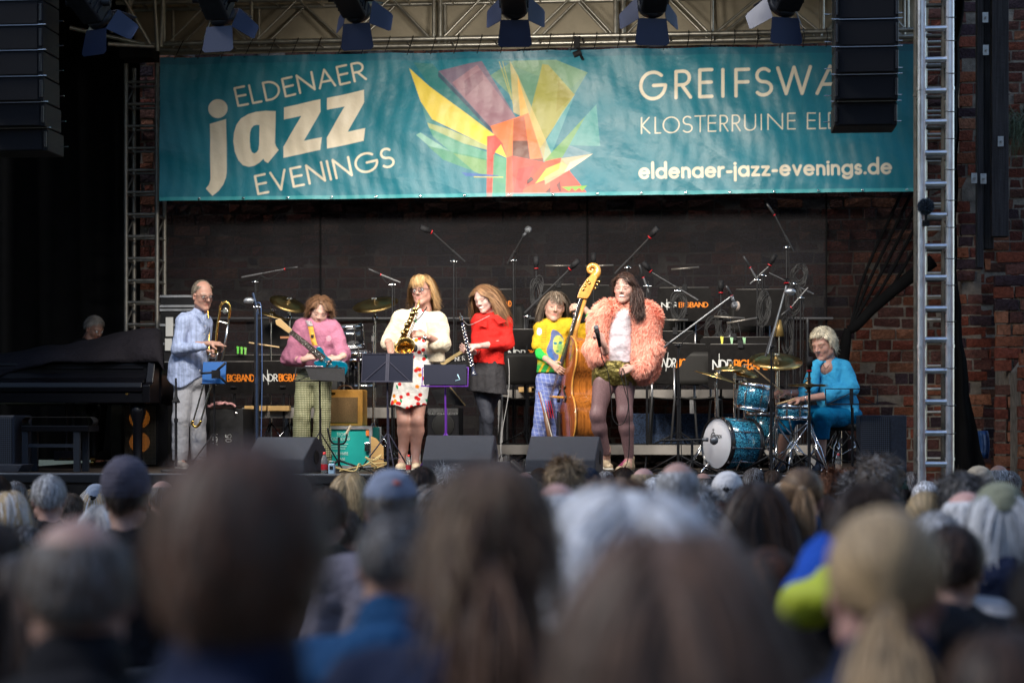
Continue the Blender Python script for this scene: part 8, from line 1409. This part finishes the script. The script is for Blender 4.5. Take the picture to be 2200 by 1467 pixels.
crowd = [ # px, top, width px, hair, colour, second colour, garment, hooded, turn, cover, label
 (105, 1020, 78, 'short', GR, WH, BLK, 0, -32, None, 'man with short grey hair and dark collar looking right, at the lower left'),
 (62, 1052, 50, 'low', GB, BL, BLK, 0, 10, None, 'dark blond person half hidden left of the short grey haired man'),
 (14, 1056, 92, 'bob', BL, WH, GREY, 0, 10, None, 'blurred grey blond bob haircut at the left picture edge'),
 (-8, 1022, 60, 'short', DB, BR, BLK, 0, 0, None, 'dark haired head cut off by the left picture edge below the stage'),
 (205, 1042, 62, 'long', BL, WH, NAVY, 0, -8, ('cap', (.30, .34, .42)), 'blond long haired person in a faded denim cap'),
 (268, 1008, 108, 'short', DB, BR, BLK, 0, 0, ('beanie', (.085, .078, .105)), 'person in a grey purple knitted hat below the trombone player'),
 (347, 1030, 60, 'thin', GB, GR, BLK, 0, 0, None, 'bald pink head just left of the huge brown head'),
 (222, 1084, 104, 'bob', GR, WH, GREY, 0, 6, None, 'blurred silver grey haired person below the knitted hat'),
 (165, 1104, 235, 'thin', GB, GR, BLK, 1, -24, None, 'big blurred balding brown grey head at the lower left'),
 (-28, 1120, 150, 'short', DB, BR, BLK, 0, 0, None, 'big dark blurred head at the left edge beside the balding one'),
 (505, 974, 385, 'mopr', (.12, .055, .032), GB, NAVY, 1, 4, None, 'huge out of focus brown head with rounded hair in the left foreground'),
 (700, 1048, 96, 'short', BR, GB, BLK, 0, 0, None, 'brown head looking out right of the huge brown head'),
 (750, 1016, 76, 'bob', BL, (.6, .42, .2), NAVY, 0, 4, None, 'golden blond bob in front of the turquoise flight case'),
 (838, 1015, 128, 'short', GB, GR, (.16, .15, .19), 0, 0, ('capo', (.20, .23, .31)), 'person in a heather grey blue cap with an orange badge'),
 (905, 1003, 66, 'short', DB, BR, BLK, 0, 0, None, 'dark brown head right behind the grey blue cap'),
 (962, 1003, 58, 'tousled', GR, WH, GREY, 0, 0, None, 'pale grey curly head below the middle monitor'),
 (935, 1042, 92, 'wavy', GB, GR, GREY, 0, 0, None, 'long greyish hair blurred left of the half-up hairstyle'),
 (850, 1088, 176, 'buzz', (.07, .06, .06), GR, BLUE, 1, 0, None, 'dark cropped head above a bright blue padded jacket'),
 (1058, 994, 270, 'low', BR, (.26, .17, .10), NAVY, 1, -3, None, 'large blurred brown half-up hair with loose long strands in the centre'),
 (1128, 1012, 50, 'thin', GB, GR, GREY, 0, -20, None, 'greyish head with pink scalp below the electronics box'),
 (1147, 1031, 52, 'short', GB, BL, BLK, 0, 0, None, 'streaked dark blond short hair in front of the pink scalp'),
 (1214, 990, 82, 'tousled', (.30, .2, .12), BL, GREY, 0, 0, None, 'tousled sandy hair in front of the right monitor'),
 (1196, 1034, 108, 'thin', WH, WH, NAVY, 0, 0, None, 'pink bald head with a white rim of hair below the sandy one'),
 (1262, 1008, 66, 'short', DB, DB, BLK, 0, 0, ('flat', (.012, .018, .035)), 'person in a navy blue cap right of the sandy hair'),
 (1330, 1026, 112, 'wavy', (.20, .12, .07), BR, BLK, 0, 0, None, 'light brown wavy hair below the feet of the singer'),
 (1383, 1003, 58, 'thin', (.4, .3, .2), BL, GREY, 0, 0, None, 'pale beige bald head at the feet of the singer'),
 (1213, 1092, 112, 'short', (.02, .018, .02), DB, NAVY, 0, 0, None, 'black haired head below the white rimmed bald head'),
 (1456, 990, 90, 'thin', GR, WH, BLK, 0, 0, None, 'grey tousled head with a pink bald spot left of the bass drum'),
 (1408, 1026, 64, 'short', WH, GR, NAVY, 0, 0, None, 'white haired head between beige bald head and pink bald spot'),
 (1352, 1058, 250, 'wavy', WH, (.95, .95, .98), GREY, 0, 0, None, 'big blurred head of long white wavy hair right of the centre'),
 (1440, 1142, 430, 'bob', (.17, .10, .07), GB, (.03, .018, .016), 1, 0, None, 'huge out of focus brown head in the right foreground'),
 (1563, 1016, 72, 'short', GR, WH, BLK, 0, -6, ('cap', (.62, .60, .60)), 'person in a white baseball cap below the bass drum'),
 (1630, 1034, 112, 'long', DB, BR, BLK, 0, 0, None, 'long dark brown hair right of the white baseball cap'),
 (1598, 1084, 74, 'bob', BR, GB, BLK, 0, 0, None, 'light brown head below the white baseball cap'),
 (1690, 1036, 66, 'bob', (.42, .34, .26), WH, GREY, 0, -12, None, 'silvery blond bob beside the long dark brown hair'),
 (1722, 1006, 96, 'pony', (.20, .12, .06), BR, BLUE, 1, 0, None, 'brown ponytail with a pale hair tie above a blue jacket'),
 (1792, 1012, 64, 'tousled', RB, BR, BLK, 0, 0, None, 'reddish brown short hair below the drum stool'),
 (1888, 982, 84, 'tousled', GB, GR, BLK, 0, 0, None, 'grey brown head rising highest before the right side loudspeaker'),
 (1846, 1014, 76, 'tousled', (.05, .04, .04), GR, BLK, 0, 0, None, 'dark grey haired head left of the highest head'),
 (1942, 1026, 46, 'short', DB, DB, (.02, .04, .03), 0, 0, ('flat', (.02, .045, .035)), 'person in a dark green hat near the foot of the metal tower'),
 (1990, 1034, 62, 'short', WH, GR, GREY, 0, 0, None, 'white grey haired head at the foot of the metal tower'),
 (1990, 1056, 92, 'low', (.26, .19, .10), BL, GREY, 0, 10, None, 'dark blond combed-back hair below the white grey head'),
 (2048, 1014, 50, 'tousled', (.16, .11, .07), BR, BLK, 0, 0, None, 'small brown tousled head right of the metal tower'),
 (2104, 1004, 64, 'short', GB, GR, GREY, 0, 0, ('flat', (.34, .29, .22)), 'person in a light beige hat at the right below the brick buttress'),
 (2146, 997, 44, 'thin', GR, WH, BLK, 0, 0, None, 'far grey head with pink scalp right of the beige hat'),
 (2072, 1020, 100, 'tousled', (.06, .055, .055), GR, BLK, 0, -8, None, 'broad dark grey head in front of the beige hat'),
 (2080, 1052, 92, 'thin', WH, WH, NAVY, 0, -38, None, 'bald pink man with a big ear left of the olive cap'),
 (2150, 1042, 132, 'bob', (.55, .56, .58), WH, NAVY, 1, 0, ('flat', (.20, .21, .15)), 'white haired person in an olive cap and navy coat at the right'),
 (1868, 1044, 168, 'bun', DB, BR, BLK, 0, 0, None, 'dark brown hair with a bun above a blue and neon yellow raised sleeve'),
 (1902, 1096, 262, 'low', (.34, .24, .14), BL, NAVY, 1, 6, None, 'blurred blond low ponytail over a navy collar in the right foreground'),
 (2300, 1160, 240, 'short', (.02, .016, .014), DB, BLK, 0, 0, None, 'dark person cut off by the lower right picture edge'),
 (40, 1190, 210, 'long', DB, BR, (.02, .03, .08), 0, 0, None, 'dark shoulder and long hair in the lower left corner'),
 (1650, 1180, 150, 'short', DB, RB, (.03, .012, .012), 0, 0, None, 'dark red brown person behind the huge right head'),
 (1020, 1012, 56, 'short', DB, BR, BLK, 0, 0, None, 'dark brown head just right of the pale grey curly one'),
 (1085, 1020, 52, 'short', GB, BR, NAVY, 0, 0, None, 'dull brown head right behind the half-up hairstyle'),
 (1160, 1006, 44, 'short', DB, BR, BLK, 0, 0, None, 'small dark head between the two front monitors'),
 (1300, 1012, 50, 'short', GR, WH, GREY, 0, 0, None, 'grey short haired head right of the navy blue cap'),
 (1510, 1014, 48, 'thin', GB, GR, BLK, 0, 0, None, 'thin haired head left of the white baseball cap'),
 (1500, 1046, 76, 'tousled', GR, WH, BLK, 0, 0, None, 'grey tousled head below and left of the white baseball cap'),
 (1660, 1010, 46, 'short', BR, GB, BLK, 0, 0, None, 'small brown head below the tom drum stands'),
 (1748, 1018, 50, 'short', GB, BR, BLK, 0, 0, None, 'brownish grey head left of the reddish brown hair'),
 (1925, 1004, 48, 'short', GB, BL, BLK, 0, 0, None, 'small dark blond head left of the metal tower foot'),
 (1760, 1062, 96, 'bob', DB, BR, BLK, 0, 0, None, 'dark bob haircut below the reddish brown hair'),
 (2010, 1100, 120, 'short', GR, WH, (.3, .3, .32), 0, 0, None, 'blurred grey head and pale collar right of the blond ponytail'),
 (800, 1034, 60, 'short', DB, BR, BLK, 0, 0, None, 'dark head between golden bob and heather grey blue cap'),
 (640, 1022, 62, 'short', GB, GR, BLK, 0, 0, None, 'brownish head just right of the huge brown head'),
 (300, 1090, 84, 'short', DB, BR, BLK, 0, 0, None, 'dark head between knitted hat and huge brown head'),
 (1290, 1062, 86, 'short', BR, GB, NAVY, 0, 0, None, 'brown head left of the long white wavy hair'),
 (1000, 1100, 100, 'short', DB, BR, BLK, 0, 0, None, 'dark head left of the centre half-up hairstyle'),
 (1180, 1220, 150, 'short', DB, BR, (.012, .02, .06), 1, 0, None, 'dark haired person in a navy hood between the two big centre heads'),
 (50, 1130, 96, 'short', DB, GR, BLK, 0, 0, None, 'dark grey head left of the big balding one'),
 (575, 1034, 70, 'short', DB, BR, BLK, 0, 0, None, 'brown black head behind the huge brown head at its right shoulder'),
 (735, 1092, 84, 'short', GB, BR, NAVY, 0, 0, None, 'greyish brown head below the golden bob'),
 (690, 1130, 90, 'tousled', DB, BR, GREY, 0, 0, None, 'dark tousled head between the huge brown head and the blue padded jacket'),
 (1065, 1046, 50, 'short', GR, BR, BLK, 0, 0, None, 'small grey head behind the loose long strands'),
 (1100, 1070, 64, 'bob', BR, BR, NAVY, 0, 0, None, 'brown bob right behind the half-up hair'),
 (1240, 1052, 60, 'short', GB, BR, GREY, 0, 0, None, 'brownish head right of the white rimmed bald head'),
 (1180, 1066, 60, 'short', DB, BR, BLK, 0, 0, None, 'dark head left below the white rimmed bald head'),
 (1430, 1040, 62, 'tousled', GB, BR, NAVY, 0, 0, None, 'tousled brown head below the pink bald spot'),
 (1530, 1062, 66, 'short', BR, BR, GREY, 0, 0, None, 'brown head right of the white wavy hair'),
 (1480, 1004, 40, 'short', GB, BR, BLK, 0, 0, None, 'tiny brownish head at the bass drum foot'),
 (1620, 1006, 40, 'short', GR, BR, NAVY, 0, 0, None, 'tiny grey head under the drum stands'),
 (1830, 1002, 44, 'short', BR, BR, GREY, 0, 0, None, 'tiny brown head below the wire music stand'),
 (1960, 1014, 40, 'short', GR, BR, BLK, 0, 0, None, 'tiny grey head at the left foot of the metal tower'),
 (2075, 1010, 44, 'short', DB, BR, NAVY, 0, 0, None, 'tiny dark head left of the beige hat'),
 (2170, 1012, 50, 'short', GR, BR, GREY, 0, 0, None, 'small grey head at the far right edge'),
 (820, 1008, 40, 'short', GR, BR, BLK, 0, 0, None, 'tiny grey head left above the heather grey blue cap'),
 (1340, 1004, 40, 'short', DB, BR, NAVY, 0, 0, None, 'tiny dark head below the sneakers of the singer'),
 (30, 1034, 56, 'short', GR, BR, GREY, 0, 0, None, 'small grey head at the left edge below the low monitor'),
 (150, 1060, 60, 'short', GB, BR, BLK, 0, 0, None, 'brownish head between grey haired man and denim cap'),
 (1720, 1092, 90, 'short', DB, BR, NAVY, 0, 0, None, 'dark head below the brown ponytail'),
 (1840, 1090, 80, 'short', GB, BR, GREY, 0, 0, None, 'greyish head between bun and ponytail'),
 (2050, 1130, 130, 'short', DB, BR, BLK, 0, 0, None, 'dark head below the bald man with the big ear'),
 (2160, 1370, 300, 'mop', DB, BR, NAVY, 0, 0, None, 'big dark blurred head in the lower right corner'),
]
rg = np.random.default_rng(77)
for i, (px, top, wp, kd, c1, c2, gc, hood, turn, cv, lb) in enumerate(crowd):
    wm = {'short': .180, 'mop': .20, 'mopr': .19, 'buzz': .168, 'thin': .165, 'tousled': .20, 'bob': .205, 'long': .20, 'wavy': .225, 'pony': .178, 'low': .185, 'bun': .185}[kd]+(.012 if cv else 0)
    Y = min(max(wm*FPX/wp, 1.7), 15.35); p = W(px, top, Y); s_ = 1.; root = thing('person', lb, 'person', (p[0], p[1], p[2]-1.325), GRP, rz=R(-turn*.6+rg.uniform(-4, 4)))
    put(BODY[i % 3], root); put(JK[hood], root, cmat(gc)); put(TR_, root, cmat([NAVY, BLK, GREY][i % 3])); 
    for f in FT: o = put(f, root); put(f.children[0], o)
    M = headM((0, .03, 1.20), 180, 4, 0, 1.); k = dict(K[kd]); N = k.pop('N'); big = wp > 150
    if big: N = int(N*1.7); k['wd'] = .0032
    if cv: k['front'] = .3; k['vo'] = .006; k['off'] = .002
    root_loc = wloc(root); Mw = M.copy(); Mw[:3, 3] += root_loc
    hair(root, Mw, N, tuple(np.array(c1)*1.25), col2=c2, seed=100+i, capres=.008, faceclear=False, steps=7 if kd in ('short', 'buzz', 'thin') else 9, **k)
    if kd in ('low', 'bun') and wp > 100 and wp != 262: hair(root, Mw, 900, tuple(np.array(c1)*1.3), col2=c2, seed=300+i, cap=False, faceclear=False, L=.17, Lv=.5, grav=.6, lift=.1, part=.1, off=.008, vo=.012, curl=.012, cf=8, wild=.14, side=-.1, back=-.5, name='loose_strands')
    if cv: cover(root, cv[0], cv[1], Mw)
    if kd in ('pony', 'low') and wp > 60: T_ = k['tie']; obj('hair_tie', MB().lathe([(.012, -.008), (.019, 0), (.012, .008)], tf(Mw, V(*T_))+V(0, -.004, 0), (0, -1, -.2), 12), mat('pale_hair_tie' if kd == 'pony' else 'dark_hair_tie', (.5, .42, .3) if kd == 'pony' else (.03, .03, .04), .7), root)
    if 'neon' in lb:
        Q = lambda x, y, d=0: W(x, y, Y+d); vol('blue_sleeve', [cone(Q(1840, 1330), Q(1782, 1212, -.05), .070, .066, .03), cone(Q(1782, 1212, -.05), Q(1728, 1275, -.12), .062, .050, .03)], .01, cmat((.012, .06, .34)), root, disp=folds(.008, 12, 2))
        vol('yellow_cuff', [cone(Q(1706, 1300, -.16), Q(1745, 1300, -.20), .030, .056, .02), cone(Q(1745, 1300, -.20), Q(1790, 1282, -.24), .056, .050, .02), cone(Q(1775, 1285, -.24), Q(1790, 1240, -.2), .042, .034, .02)], .01, mat('neon_yellow_cloth', (.40, .46, .02), .7, bump=(60, .3)), root, disp=folds(.006, 14, 4))
    if 'broad dark grey' in lb: obj('headphones', MB().tube([tf(Mw, V(.098*math.cos(a), -.02, .03+.10*math.sin(a))) for a in np.linspace(-.3, 3.44, 20)], .008, 6).ball(tf(Mw, V(-.095, -.01, -.01)), (.02, .035, .04)).ball(tf(Mw, V(.095, -.01, -.01)), (.02, .035, .04)), m_blackm, root)
    if 'short grey hair and dark collar' in lb: obj('glasses', MB().tube([tf(Mw, V(.082, y, .004)) for y in (-.01, .05, .095)], .002, 5), m_blackm, root)
for o in PROTO+[_t0]: bpy.data.objects.remove(o, do_unlink=True)
for o in bpy.data.objects:
    if o.type == 'MESH' and o.parent is None and 'kind' not in o and 'label' not in o: print('UNTAGGED', o.name)
